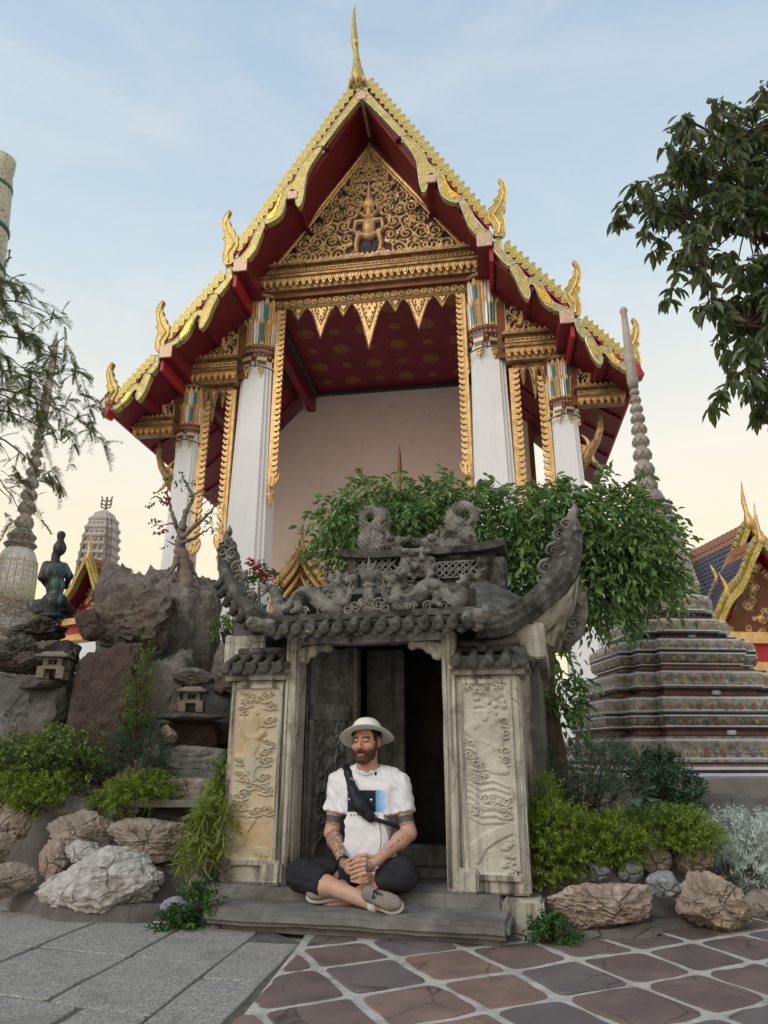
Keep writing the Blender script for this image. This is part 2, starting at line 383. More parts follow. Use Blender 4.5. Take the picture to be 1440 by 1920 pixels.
MT['sandstone'] = PM('sandstone', [(.25, (.105, .075, .072)), (.5, (.15, .106, .10)), (.75, (.20, .145, .13))], 3.2, 7, .68, bump=.35, bscale=26, bdist=.01, island=.0, spots=[((.17, .14, .125), 14., .55, .75, .5), ((.06, .05, .055), 2., .5, .7, .6)], rvar=.1, crack=(2.6, .018, (.04, .033, .03), .8))
MT['sandstone_b'] = PM('sandstone_b', [(.25, (.10, .083, .087)), (.5, (.135, .112, .114)), (.75, (.175, .147, .14))], 3.6, 7, .66, bump=.35, bscale=26, bdist=.01, spots=[((.16, .145, .135), 11., .55, .75, .5)], rvar=.1, crack=(2.6, .018, (.04, .033, .03), .8))
MT['sandstone_c'] = PM('sandstone_c', [(.25, (.15, .10, .086)), (.5, (.205, .135, .112)), (.75, (.26, .178, .145))], 4.0, 7, .7, bump=.35, bscale=26, bdist=.01, spots=[((.10, .08, .08), 6., .5, .7, .6)], rvar=.1, crack=(2.6, .018, (.04, .033, .03), .8))
MT['mortar'] = PM('mortar', [(.3, (.36, .345, .315)), (.7, (.54, .525, .49))], 14, 7, .9, bump=.8, bscale=60, bdist=.01, spots=[((.15, .14, .125), 6., .5, .7, .6)])
MT['joint'] = PM('joint', [(.3, (.07, .067, .06)), (.7, (.14, .135, .125))], 14, 6, .95, bump=.5, bscale=60, bdist=.01)
MT['earth'] = PM('courtyard', [(.3, (.38, .37, .35)), (.7, (.46, .45, .43))], 3, 7, .9, bump=.4, bscale=12)
# gate stone: pale grey granite, black mould where it stays wet
MT['gate'] = PM('gate_stone', [(.25, (.27, .255, .21)), (.5, (.42, .40, .34)), (.75, (.55, .53, .465))], 6, 8, .88, bump=.6, bscale=60, bdist=.010, streak=((.055, .05, .044), .47, .62, .9), spots=[((.09, .083, .072), 3.2, .53, .64, .8), ((.62, .60, .54), 16., .66, .72, .5), ((.03, .03, .028), 70., .64, .70, .85)], crack=(2.2, .012, (.04, .037, .033), .7))
MT['gate_dark'] = PM('gate_dark_stone', [(.25, (0.031, 0.029, 0.025)), (.5, (0.074, 0.071, 0.064)), (.75, (0.167, 0.161, 0.146))], 11, 8, .9, bump=.8, bscale=50, bdist=.014, spots=[((0.372, 0.360, 0.329), 17., .645, .68, .85), ((0.014, 0.014, 0.012), 6., .50, .62, .85)], top=((0.124, 0.121, 0.108), .45))
MT['gate_carve'] = PM('carved_dragon_stone', [(.25, (0.094, 0.088, 0.076)), (.5, (0.173, 0.166, 0.147)), (.75, (0.288, 0.277, 0.248))], 12, 8, .9, bump=.7, bscale=80, bdist=.009, spots=[((0.025, 0.024, 0.022), 7., .50, .62, .9), ((0.360, 0.346, 0.317), 28., .645, .70, .7)])
MT['slab'] = PM('slab_stone', [(.25, (0.102, 0.100, 0.096)), (.5, (0.162, 0.159, 0.153)), (.75, (0.246, 0.242, 0.230))], 8, 8, .72, bump=.35, bscale=40, bdist=.008, spots=[((0.047, 0.045, 0.043), 3., .5, .7, .6), ((0.230, 0.221, 0.200), 9., .64, .75, .5)], rvar=.1)
MT['panel_y'] = PM('carved_panel_ochre', [(.25, (.38, .32, .215)), (.5, (.48, .405, .285)), (.75, (.55, .505, .40))], 4, 6, .85, bump=.4, bscale=60, bdist=.006, spots=[((.45, .27, .12), 2.6, .52, .68, .75), ((.30, .29, .25), 4., .5, .7, .7)])
MT['panel_g'] = PM('carved_panel_grey', [(.25, (.33, .31, .262)), (.5, (.45, .43, .365)), (.75, (.54, .52, .455))], 5, 6, .85, bump=.4, bscale=60, bdist=.006, spots=[((.10, .095, .085), 4., .56, .72, .7)], streak=((.12, .11, .1), .56, .76, .6))
MT['door'] = PM('door_stone', [(.25, (.055, .055, .051)), (.5, (.14, .14, .131)), (.75, (.26, .256, .238))], 9, 7, .8, bump=.5, bscale=45, bdist=.008, streak=((.02, .02, .02), .48, .7, .8))
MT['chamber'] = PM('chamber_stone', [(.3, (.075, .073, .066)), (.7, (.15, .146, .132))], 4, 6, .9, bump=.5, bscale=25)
# temple
MT['white'] = PM('white_render', [(.3, (.70, .71, .735)), (.7, (.76, .77, .795))], 1.2, 5, .55, bump=.06, bscale=30, streak=((.46, .46, .46), .52, .80, .40))
MT['pink'] = PM('pink_wall', [(.3, (.78, .64, .575)), (.7, (.84, .70, .635))], .8, 6, .8, bump=.08, bscale=25, spots=[((.55, .41, .36), 2.5, .55, .8, .5)])
MT['red'] = PM('red_lacquer', [(.3, (.13, .010, .020)), (.7, (.18, .016, .026))], 2, 5, .42, bump=.08, bscale=20, spots=[((.10, .012, .018), 3., .5, .75, .6)])
MT['redbright'] = PM('red_edge', [(.3, (.32, .02, .025)), (.7, (.42, .03, .035))], 3, 5, .45, bump=.05)
MT['soffit'] = PM('red_soffit', [(.3, (.12, .012, .017)), (.7, (.17, .018, .023))], 2, 5, .5, bump=.08, scl=(1, 1, 1))
MT['brown'] = PM('brown_gilt_board', [(.3, (.13, .045, .022)), (.7, (.22, .09, .035))], 3, 5, .45, metal=.25, bump=.1)
MT['gold'] = PM('gold_leaf', [(.25, (.46, .27, .09)), (.5, (.66, .43, .18)), (.75, (.82, .60, .30))], 6, 6, .42, metal=.55, bump=.5, bscale=30, bdist=.02, spots=[((.10, .045, .02), 5., .56, .74, .7)])
MT['goldold'] = PM('gold_old', [(.25, (.15, .085, .045)), (.5, (.33, .20, .10)), (.75, (.56, .38, .19))], 7, 6, .45, metal=.5, bump=.5, bscale=35, bdist=.02, spots=[((.06, .035, .025), 6., .5, .7, .75)])
MT['goldmos'] = PM('gold_glass_mosaic', [(.3, (0.391, 0.306, 0.076)), (.7, (0.544, 0.433, 0.145))], 3, 5, .42, metal=.4, bump=.5, bscale=40, bdist=.012, cells=(34, .5, .42), spots=[((0.255, 0.187, 0.060), 7., .54, .7, .6)])
MT['goldorange'] = PM('amber_glass_mosaic', [(.3, (.65, .30, .03)), (.7, (.90, .55, .06))], 9, 5, .28, metal=.5, bump=.5, bscale=40, bdist=.015, cells=(30, .5, .6))
MT['silver'] = PM('mirror_edge', [(.3, (.42, .45, .50)), (.7, (.62, .65, .70))], 8, 4, .25, metal=.7, bump=.3, cells=(40, .5, .4))
MT['gilt_attr'] = PM('gilt_carving', [(.3, (.85, .85, .85)), (.7, (1.1, 1.1, 1.1))], 9, 6, .45, metal=.35, bump=.4, bscale=45, bdist=.015, attr='MULTIPLY')
MT['glazed'] = PM('glazed_mosaic', [(.3, (.9, .9, .9)), (.7, (1.08, 1.08, 1.08))], 9, 5, .32, metal=.1, bump=.35, bscale=50, bdist=.01, attr='MULTIPLY', spec=.5, cells=(38, .3, .25))
MT['rooftile'] = PM('roof_tile', [(.3, (.9, .9, .9)), (.7, (1.1, 1.1, 1.1))], 6, 4, .4, bump=.2, attr='MULTIPLY', spec=.4)
MT['spirewhite'] = PM('spire_plaster', [(.3, (.32, .275, .24)), (.7, (.46, .41, .37))], 6, 6, .6, bump=.3, bscale=30, spots=[((.25, .2, .17), 9., .52, .7, .6)])
MT['bronze'] = PM('bronze_patina', [(.25, (.022, .024, .026)), (.6, (.045, .048, .05)), (.8, (.075, .085, .085))], 5, 6, .5, metal=.5, bump=.3, bscale=30, streak=((.10, .24, .22), .55, .68, .9))
MT['thinbronze'] = PM('thin_bronze', [(.3, (.16, .08, .03)), (.7, (.25, .13, .05))], 9, 4, .4, metal=.7, bump=.1)
MT['cement'] = PM('planter_cement', [(.3, (.19, .18, .165)), (.7, (.28, .265, .245))], 4, 7, .9, bump=.5, bscale=40, streak=((.10, .095, .085), .52, .75, .6), spots=[((.08, .078, .07), 30., .66, .74, .7)])
MT['bank'] = PM('bank_cement', [(.25, (.075, .07, .066)), (.5, (.12, .113, .106)), (.75, (.18, .17, .158))], 3, 8, .92, bump=.7, bscale=18, bdist=.03, spots=[((.15, .09, .075), 1.8, .55, .75, .6), ((.04, .042, .035), 4., .55, .75, .6)], crack=(2.2, .012, (.04, .037, .033), .7))
def rockmat(name, a, b, c, spots=(), bump=.8, **k): return PM(name, [(.28, a), (.5, b), (.72, c)], k.pop('scale', 3.2) * 1.9, 9, .85, bump=bump, bscale=k.pop('bscale', 16) * 1.8, bdist=.03, spots=list(spots), dist=k.pop('dist', 1.6), crack=k.pop('crack', (4.6, .03, (.045, .038, .032), .6)), **k)
MT['rock_grey'] = rockmat('rock_grey', (0.099, 0.089, 0.078), (0.172, 0.156, 0.141), (0.281, 0.260, 0.234), [((0.146, 0.078, 0.052), 1.5, .52, .72, .75), ((0.052, 0.049, 0.044), 3.5, .56, .72, .7)], streak=((0.312, 0.291, 0.260), .60, .74, .5), crack=(3.4, .02, (.04, .035, .03), .3))
MT['rock_rust'] = rockmat('rock_rust', (.075, .065, .055), (.135, .115, .097), (.21, .187, .16), [((.115, .075, .053), 2.2, .50, .68, .8), ((.04, .037, .033), 5., .56, .72, .8)], crack=(4.2, .02, (.04, .035, .03), .35))
MT['rock_brown'] = rockmat('rock_brown', (0.044, 0.030, 0.024), (0.075, 0.051, 0.042), (0.115, 0.082, 0.069), [((0.177, 0.150, 0.133), 5., .62, .74, .5)], streak=((0.150, 0.115, 0.102), .56, .72, .6), crack=(3.4, .02, (.04, .035, .03), .3))
MT['rock_white'] = rockmat('rock_white', (0.268, 0.246, 0.226), (0.465, 0.448, 0.426), (0.550, 0.541, 0.525), [((0.197, 0.137, 0.093), 2.4, .55, .70, .8), ((0.089, 0.079, 0.068), 7., .58, .70, .75)], scale=4.5)
MT['rock_tan'] = rockmat('rock_tan', (0.203, 0.155, 0.126), (0.347, 0.281, 0.234), (0.502, 0.431, 0.371), [((0.311, 0.155, 0.090), 3., .55, .72, .6), ((0.096, 0.078, 0.066), 6., .55, .70, .8)], scale=5)
MT['rock_mid'] = rockmat('rock_mid', (0.185, 0.155, 0.130), (0.296, 0.254, 0.216), (0.420, 0.377, 0.333), [((0.123, 0.105, 0.089), 5., .55, .7, .75), ((0.272, 0.161, 0.123), 2.2, .55, .72, .6)], scale=4)
MT['rock_blue'] = rockmat('rock_blue', (0.182, 0.195, 0.221), (0.286, 0.305, 0.338), (0.442, 0.468, 0.507), [((0.117, 0.117, 0.117), 6., .56, .7, .6)], scale=6)
MT['lava'] = rockmat('lava_rock', (0.056, 0.052, 0.047), (0.094, 0.084, 0.075), (0.150, 0.131, 0.117), [((0.150, 0.084, 0.061), 2.4, .5, .7, .6), ((0.028, 0.028, 0.028), 9., .5, .66, .8)], bscale=26)
MT['lantern'] = PM('lantern_stone', [(.3, (.14, .12, .095)), (.7, (.24, .21, .17))], 12, 6, .9, bump=.5, bscale=60, bdist=.008, spots=[((.07, .065, .055), 9., .5, .7, .6)])
MT['wood'] = PM('plank_wood', [(.3, (.11, .10, .09)), (.7, (.19, .175, .16))], 3, 8, .85, bump=.5, bscale=30, scl=(1, 9, 9), bdist=.008)
MT['bark'] = PM('bark', [(.3, (.07, .052, .038)), (.7, (.15, .12, .095))], 9, 7, .9, bump=.8, bscale=30, scl=(1, 1, .3))
MT['barkpale'] = PM('bark_pale', [(.3, (.13, .105, .085)), (.7, (.25, .21, .175))], 9, 7, .9, bump=.8, bscale=30)
MT['ficus'] = leafmat('ficus_leaf', (.03, .085, .022), (.19, .31, .09), .25, (.26, .42, .08), .32, .55)
MT['bigleaf'] = leafmat('big_leaf', (.03, .052, .03), (.105, .14, .07), .28, (.42, .44, .06), .33, .6)
MT['tamarind'] = leafmat('tamarind_leaf', (.03, .06, .02), (.12, .17, .06), .35, (.24, .32, .08))
MT['lime'] = leafmat('lime_fern', (.055, .11, .012), (.27, .35, .05), .3, (.34, .42, .03), .55, .3)
MT['spiky'] = leafmat('spiky_grass', (.10, .15, .025), (.30, .35, .09), .25, (.4, .45, .1), .5, .3)
MT['darkbush'] = leafmat('dark_juniper', (.03, .055, .035), (.11, .16, .095), .15, None, .6, .2)
MT['deepbush'] = leafmat('deep_bush', (.015, .045, .026), (.06, .12, .06), .15, None, .5, .3)
MT['midbush'] = leafmat('mid_bush', (.05, .10, .018), (.21, .27, .06), .25)
MT['silverleaf'] = leafmat('silver_leaf', (.36, .44, .40), (.66, .74, .70), .15, (.4, .45, .4), .8, .15)
MT['weed'] = leafmat('weed', (.015, .06, .012), (.06, .15, .035), .25)
MT['flower'] = leafmat('pink_flower', (.30, .02, .05), (.55, .06, .12), .3)
# ------------------------------------------------------------------ ground and paving
m = MB(); m.add([(-400, -60, 0), (400, -60, 0), (400, 900, 0), (-400, 900, 0)], [(0, 1, 2, 3)]); m.xf(off=(0, 0, -.03))
m.build('ground', MT['earth'], kind='structure')
BND0, BND1 = np.array([-.40, 3.97]), np.array([-.60, 2.55])             # line where granite meets sandstone
def clip_poly(P, nx, ny, c):                                            # keep nx*x+ny*y <= c
    out = []
    for i in range(len(P)):
        a, b = P[i], P[(i + 1) % len(P)]; da, db = nx * a[0] + ny * a[1] - c, nx * b[0] + ny * b[1] - c
        if da <= 0: out.append(a)
        if da * db < 0: t = da / (da - db); out.append(a + (b - a) * t)
    return out
def round_poly(P, r, jit=0., nseg=3):
    P = [np.array(p) for p in P]; out = []; n = len(P)
    for i in range(n):
        a, b, c = P[i - 1], P[i], P[(i + 1) % n]; u, v = a - b, c - b; lu, lv = np.linalg.norm(u), np.linalg.norm(v)
        if lu < 1e-4 or lv < 1e-4: continue
        q = min(r, lu * .45, lv * .45) * random.uniform(.5, 1.4); p0, p1 = b + u / lu * min(q, lu * .45), b + v / lv * min(q, lv * .45)
        for k in range(nseg + 1):
            t = k / nseg; out.append((1 - t) ** 2 * p0 + 2 * t * (1 - t) * b + t * t * p1)
        mid1, mid2 = b + v * .37, b + v * .63
        if jit: out.append(mid1 + RNG.normal(0, jit, 2)); out.append(mid2 + RNG.normal(0, jit, 2))
    return np.array(out)
def stone(name, P, z, mat, parent, tilt=.0, th=.03):
    P = np.asarray(P); n = len(P); c = P.mean(0); tx, ty = RNG.normal(0, tilt, 2)
    top = np.column_stack([c + (P - c) * .985, z + (P - c) @ np.array([tx, ty])]); rim = np.column_stack([P, top[:, 2] - .005]); bot = np.column_stack([P, np.full(n, z - th)])
    ar = np.sum(P[:, 0] * np.roll(P[:, 1], -1) - np.roll(P[:, 0], -1) * P[:, 1])
    V = np.vstack([top, rim, bot]); f = [tuple(range(n))]
    for q in (0, n): f += [(q + i, q + n + i, q + n + (i + 1) % n, q + (i + 1) % n) for i in range(n)]
    if ar < 0: f = [g[::-1] for g in f]
    mb = MB(); mb.add(V, f); return mb.build(name, mat, parent)
m = MB(); q = [(-9, 1.2), (BND0[0] - .25, 1.2), (BND0[0] + .02, 3.98), (-.9, 4.6), (-9, 6.8)]
m.add([(x, y, -.002) for x, y in q], [tuple(range(len(q)))]); gp = m.build('granite_paving', MT['joint'], kind='structure')
dA = nrm([1.2, -.395]); dB = np.array([.165, .986]); oA = np.array([-1.699, 3.914])
nb = np.array([-(BND1 - BND0)[1], (BND1 - BND0)[0]]); nb = nb / np.linalg.norm(nb)      # points to +x side
if nb[0] < 0: nb = -nb
for j in range(-4, 4):
    off = (.0, .18, .0, .26)[j % 4] if j % 2 else 0.
    for i in range(-5, 6):
        L, W = .545, .63; o = oA + dA * (i * L + off * (j > 0)) + dB * (-j * W)
        g = .010
        P = [o + dA * g - dB * g, o + dA * (L - g) - dB * g, o + dA * (L - g) - dB * (W - g), o + dA * g - dB * (W - g)]
        P = [np.array(p) + RNG.normal(0, .006, 2) for p in P]
        P = clip_poly(P, nb[0], nb[1], nb @ BND0 - .30)
        if len(P) < 3: continue
        c = np.mean(P, 0)
        if c[1] > 5.2 or c[1] < 1.6 or c[0] < -4.5: continue
        stone('granite_slab', round_poly(P, .03, .002), .005 + RNG.normal(0, .0015), MT['granite'], gp, .003)
bt = nrm(BND1 - BND0); s0 = 0.
for L in (.62, .55, .70, .6):                                           # border strip of granite beside the sandstone
    a = BND0 + bt * (s0 + .01); b = BND0 + bt * (s0 + L - .01); s0 += L
    stone('granite_slab', round_poly([a - nb * .02, b - nb * .02, b - nb * .285, a - nb * .285], .03, .003), .006, MT['granite'], gp, .003)
m = MB(); q = [(BND0[0] - .27, 1.2), (7, 1.2), (7, 6.0), (2.4, 4.9), (.9, 4.4), (BND0[0], 4.4), (BND0[0] - .02, 3.98)]
m.add([(x, y, .001) for x, y in q], [tuple(range(len(q)))]); sp = m.build('sandstone_paving', MT['mortar'], kind='structure')
e1, e2, oS = np.array([.33, .165]), np.array([.155, -.352]), np.array([.874, 3.675])
wob = {}
def lat(i, j):
    if (i, j) not in wob: wob[(i, j)] = oS + e1 * i + e2 * j + RNG.normal(0, .013, 2)
    return wob[(i, j)]
for i in range(-12, 12):
    for j in range(-8, 9):
        Q = [lat(i, j), lat(i + 1, j), lat(i + 1, j + 1), lat(i, j + 1)]; c = np.mean(Q, 0)
        if c[1] < 1.9 or c[1] > 5.1 or c[0] < -1.2 or c[0] > 3.4: continue
        P = [q + (c - q) * .118 for q in Q]
        P = clip_poly(P, -nb[0], -nb[1], -(nb @ BND0) - .02)
        if len(P) < 3: continue
        P = np.array(P); ar = abs(.5 * np.sum(P[:, 0] * np.roll(P[:, 1], -1) - np.roll(P[:, 0], -1) * P[:, 1]))
        if ar < .004: continue
        mt = random.choice(['sandstone', 'sandstone_b', 'sandstone', 'sandstone', 'sandstone_c'])
        stone('paving_stone', round_poly(P, .042, .006), .007 + RNG.normal(0, .0015), MT[mt], sp, .006)
# ------------------------------------------------------------------ the temple hall
TF = Frame((-.58, 14., 0), R(8.7)); TD = 1.2
temple = empty('temple_hall', TF.o, -TF.yaw, label='tall gabled temple hall with golden roof edges and white columns behind the stone gate', cat='temple')
def tp(pts, d=0.): return [TF.px(x, y, d) for x, y in pts]
def chaikin(p, n=1):
    for _ in range(n):
        q = []
        for i in range(len(p)):
            a, b = p[i], p[(i + 1) % len(p)]; q += [(a[0] * .75 + b[0] * .25, a[1] * .75 + b[1] * .25), (a[0] * .25 + b[0] * .75, a[1] * .25 + b[1] * .75)]
        p = q
    return p
def mir(pts): return [(-a, z) for a, z in pts]
def line(pts, y): return [(a, y, z) for a, z in pts]
# gilded bargeboards, as read off the right-hand gable edge
B1 = [(668, 172), (680, 166), (722, 212), (764, 257), (750, 259), (715, 221), (679, 186)]
B1b = [(764, 258), (782, 273), (797, 292), (803, 310), (811, 315), (820, 318), (832, 331), (837, 346), (847, 362), (864, 371), (862, 384), (845, 381), (830, 373), (823, 358), (821, 342), (815, 329), (806, 326), (800, 338), (802, 355), (794, 367), (787, 350), (784, 325), (781, 302), (768, 281), (750, 260)]
B1c = [(864, 371), (874, 384), (885, 401), (894, 421), (908, 434), (921, 438), (919, 446), (906, 447), (891, 441), (879, 427), (870, 404), (862, 385)]
B2a = [(929, 452), (940, 452), (939, 472), (953, 484), (967, 496), (952, 502), (938, 488), (926, 473)]
B2b = [(967, 496), (981, 515), (988, 527), (997, 524), (1007, 527), (1019, 543), (1031, 562), (1038, 570), (1036, 583), (1017, 569), (1006, 547), (999, 534), (990, 538), (995, 554), (990, 567), (974, 545), (967, 524), (953, 502)]
B2c = [(1038, 570), (1052, 577), (1066, 581), (1066, 588), (1055, 588), (1037, 583)]
B3a = [(1080, 601), (1089, 601), (1088, 612), (1098, 622), (1108, 632), (1094, 636), (1084, 626), (1079, 615)]
B3b = [(1108, 632), (1114, 643), (1121, 654), (1131, 650), (1141, 653), (1147, 664), (1158, 678), (1166, 683), (1164, 692), (1150, 684), (1140, 672), (1134, 664), (1126, 664), (1130, 678), (1126, 689), (1111, 672), (1104, 655), (1095, 637)]
B3c = [(1166, 683), (1174, 688), (1186, 690), (1186, 697), (1174, 698), (1164, 693)]
NAGA = [(926, 446), (931, 430), (924, 420), (919, 411), (921, 399), (917, 396), (924, 392), (930, 383), (927, 380), (934, 375), (939, 364), (936, 362), (942, 357), (943, 349), (935.5, 336), (948, 344), (954, 358), (952, 376), (946, 390), (953, 393), (944, 402), (950, 418), (951, 446)]
naga_l = tp(NAGA); na0 = (naga_l[0][0] + naga_l[-1][0]) / 2; nz0 = naga_l[0][1]
naga_l = chaikin([(a - na0, z - nz0) for a, z in naga_l], 1)
APEX_Z = 17.42
def outline(mb, pts, y, r=.014):
    p = np.array([(a, y, z) for a, z in pts] + [(pts[0][0], y, pts[0][1])]); mb.tube(p, r, 5, cap=False)
fin_pts = [(-.05, 0), (.07, -.005), (.115, .10), (.10, .2), (.05, .28), (.06, .37), (-.055, .33), (-.09, .22), (-.075, .1)]
fin_me = None
def fins(parent, p0, p1, n, sgn, sc=1.):
    global fin_me
    if fin_me is None:
        mb = MB(); mb.prism(fin_pts, -.05, .05); fin_me = {1: mb.mesh('roof_fin', MT['goldmos'])}
        mb = MB(); mb.prism([(-x, z) for x, z in fin_pts], -.05, .05); fin_me[-1] = mb.mesh('roof_fin', MT['goldmos'])
    for k in range(n):
        t = (k + .4) / n; a = p0[0] + (p1[0] - p0[0]) * t; z = p0[1] + (p1[1] - p0[1]) * t
        o = obj('roof_fin', fin_me[sgn], parent, loc=(a * sgn, .02, z), rot=(0, R(sgn * 12), 0)); o.scale = (sc, 1, sc)
tiers = [((B1, B1b, B1c), ((688, 163), (918, 428)), 25, 1.0), ((B2a, B2b, B2c), ((944, 470), (1064, 576)), 10, .92), ((B3a, B3b, B3c), ((1092, 611), (1182, 687)), 9, .78)]
for ti, (segs, rl, nf, fsc) in enumerate(tiers):
    for sgn in (1, -1):
        f = (lambda q: q) if sgn == 1 else mir
        mb = MB()
        for i_, s in enumerate(segs): mb.prism(f(chaikin(tp(s)) if i_ == 1 else tp(s)), -.06, .10)
        bb = mb.build('bargeboard', MT['goldmos'], temple)
        mo = MB()
        for i_, s in enumerate(segs): outline(mo, f(chaikin(tp(s)) if i_ == 1 else tp(s)), -.062)
        mo.build('mirror_edging', MT['silver'], bb)
        c = tp(segs[1]); cen = np.mean(c, 0); n2 = len(c)           # amber glass inlay following the wave
        half = [i for i in range(n2)]; up = c[1:n2 // 2 - 1]; dn = c[::-1][1:n2 // 2 - 1]
        k = min(len(up), len(dn)); cl_ = [((u[0] + d[0]) / 2, (u[1] + d[1]) / 2) for u, d in zip(up[:k], dn[:k])]
        mi = MB()
        for lst in (c[7:10], ):
            pass
        low = [c[i] for i in range(5, 12)]; lc = np.mean(low, 0)
        mi.prism(f([((p[0] - lc[0]) * .72 + lc[0], (p[1] - lc[1]) * .72 + lc[1]) for p in low]), -.075, -.055)
        mi.build('amber_inlay', MT['goldorange'], bb)
        a0, a1 = tp([rl[0]])[0], tp([rl[1]])[0]
        fins(bb, a0, a1, nf, sgn, fsc)
        mr = MB(); mr.strip(f([(a0[0] - .08, a0[1] + .07), (a1[0], a1[1] + .05)]), f([(a0[0] - .02, a0[1] - .02), (a1[0] - .02, a1[1] - .04)]), -.02, .12)
        mr.build('verge_rail', MT['redbright'], bb)
        e = tp([[(935, 444), (1078, 592), (1191, 690)][ti]])[0]; sc = (1., .86, .72)[ti]
        mn = MB(); q = [(a * sc + e[0], z * sc + e[1]) for a, z in naga_l]; mn.prism(f(q), -.05, .09)
        nn = mn.build('naga_finial', MT['goldmos'], temple); ml = MB(); outline(ml, f(q), -.052, .012)
        mid = [(e[0] + x * sc, e[1] + z * sc) for x, z in ((.0, .05), (.05, .3), (-.1, .6), (.08, .9), (.17, 1.2), (.13, 1.4))]
        ml.tube(line(f(mid), -.055), [.03, .03, .03, .025, .018, .005], 5); ml.build('gilt_rib', MT['gold'], nn)
# roof slabs (red boarded underside), purlins with gilded ends
RL = [((0, APEX_Z), (1.62, 14.55), (3.12, 12.42)), ((3.12, 11.98), (4.0, 10.95), (4.80, 10.14)), ((4.80, 9.78), (5.45, 9.16), (6.08, 8.72))]
ROOFD = (8.5, 7.6, 7.0)
for ti, pts in enumerate(RL):
    for sgn in (1, -1):
        mb = MB(); up = [(a * sgn, z + .16) for a, z in pts]; lo = [(a * sgn, z - .10) for a, z in pts]; mb.strip(up, lo, .11, ROOFD[ti])
        r_ = mb.build('roof_slope', MT['soffit'], temple)
        mt = MB(); mt.strip([(a * sgn, z + .24) for a, z in pts], [(a * sgn, z + .165) for a, z in pts], .13, ROOFD[ti]); mt.build('roof_tiling', PM('roof_tiling_%d' % ti, [(.3, (.30, .09, .03)), (.7, (.38, .13, .04))], 6, rough=.4) if ti == 0 and sgn == 1 else bpy.data.materials['roof_tiling_0'], r_)
        for k in range(1, int(ROOFD[ti] / 1.15)):                     # rafters under the boards
            mr = MB(); mr.strip([(a * sgn, z - .10) for a, z in pts], [(a * sgn, z - .17) for a, z in pts], k * 1.15, k * 1.15 + .09); mr.build('rafter', MT['red'], r_)
        ee = pts[-1]; mb = MB(); mb.box((ee[0] * sgn + .03 * sgn, (ROOFD[ti] + .05) / 2, ee[1] + .02), (.06, ROOFD[ti] - .05, .30)); mb.build('eave_board', MT['redbright'] if ti == 2 else MT['red'], temple)
def purlin(a, z, w, h, d0, d1, mat, capmat):
    for sgn in (1, -1):
        mb = MB(); mb.box((a * sgn, (d0 + d1) / 2, z), (w, d1 - d0, h)); o = mb.build('purlin', mat, temple, bevel=.01)
        if capmat:
            mb = MB(); mb.box((a * sgn, d0 - .02, z), (w * .98, .04, h * .98)); mb.build('purlin_cap', capmat, o, bevel=.01)
capg = PM('pale_gilt', [(.3, (.45, .30, .22)), (.7, (.62, .45, .34))], 14, 5, .45, metal=.4, bump=.5, bscale=60, cells=(40, .4, .3))
for (x, y, w_, h_, d0, cm) in ((744, 256, .10, .16, -.02, None), (808, 338, .26, .24, -.05, capg), (862, 386, .10, .16, -.02, None), (908, 455, .36, .36, -.10, capg), (995, 538, .17, .20, -.02, None), (1062, 598, .32, .34, -.10, capg), (1132, 664, .20, .20, -.02, None)):
    a, z = tp([(x, y)])[0]; purlin(a, z - .02, w_, h_, d0, 6.3 if cm else 1.25, MT['red'], cm or None)
for (x, y, w_, h_) in ((931, 475, .10, .45), (1084, 618, .09, .38)):
    a, z = tp([(x, y)])[0]; purlin(a - .12, z, w_, h_, -.03, 1.2, MT['redbright'], None)
for sgn in (1, -1):                                                    # small red end block of the lowest eave
    mb = MB(); mb.box((6.02 * sgn, .05, 8.62), (.14, .3, .42), rot=roty(R(-20 * sgn))); mb.build('eave_end', MT['redbright'], temple)
mb = MB(); mb.prism([(-.1, 17.25), (.1, 17.25), (.13, 17.42), (0, 17.58), (-.13, 17.42)], -.09, 1.3); mb.build('ridge_purlin', capg, temple)
# sky-tassel finial (chofa) on the ridge
mb = MB(); P = [at(x, y, 14.0) for x, y in ((672, 166), (671, 152), (670.5, 140), (669, 122), (668, 104), (667, 94), (665, 80), (664, 66), (663.5, 48), (663, 30), (663.5, 18), (665.5, 7))]
P = [tuple(TF.loc(p)) for p in P]; rr = np.array([10, 15.5, 14, 8.5, 6.2, 5.4, 7.4, 6.8, 5.2, 3.6, 2.6, .6]) / 74.
# smooth resample
tt = np.linspace(0, 11, 56); P = np.array(P); P = np.column_stack([np.interp(tt, range(12), P[:, i]) for i in range(3)]); rr = np.interp(tt, range(12), rr)
for _ in range(3): rr[1:-1] = (rr[:-2] + 2 * rr[1:-1] + rr[2:]) / 4; P[1:-1] = (P[:-2] + 2 * P[1:-1] + P[2:]) / 4
P[:, 1] = 0.
mb.tube(P, rr, 14)
ch = mb.build('ridge_finial', MT['goldmos'], temple, smooth=True)
a, z = TF.px(668, 84); mb = MB(); mb.tube([(a - .02, -.02, z + .1), (a + .03, -.10, z), (a + .04, -.12, z - .12)], [.07, .05, .008], 8); mb.build('beak', MT['gold'], ch, smooth=True)
a, z = TF.px(671, 158)
mb = MB()
for k in range(9):
    t = 2 * math.pi * k / 9; mb.tube([(a + .2 * math.cos(t), .2 * math.sin(t), z - .12), (a + .245 * math.cos(t), .245 * math.sin(t), z + .02), (a + .22 * math.cos(t), .22 * math.sin(t), z + .16)], [.05, .045, .005], 5)
mb.build('leaf_collar', MT['gold'], ch, smooth=True)
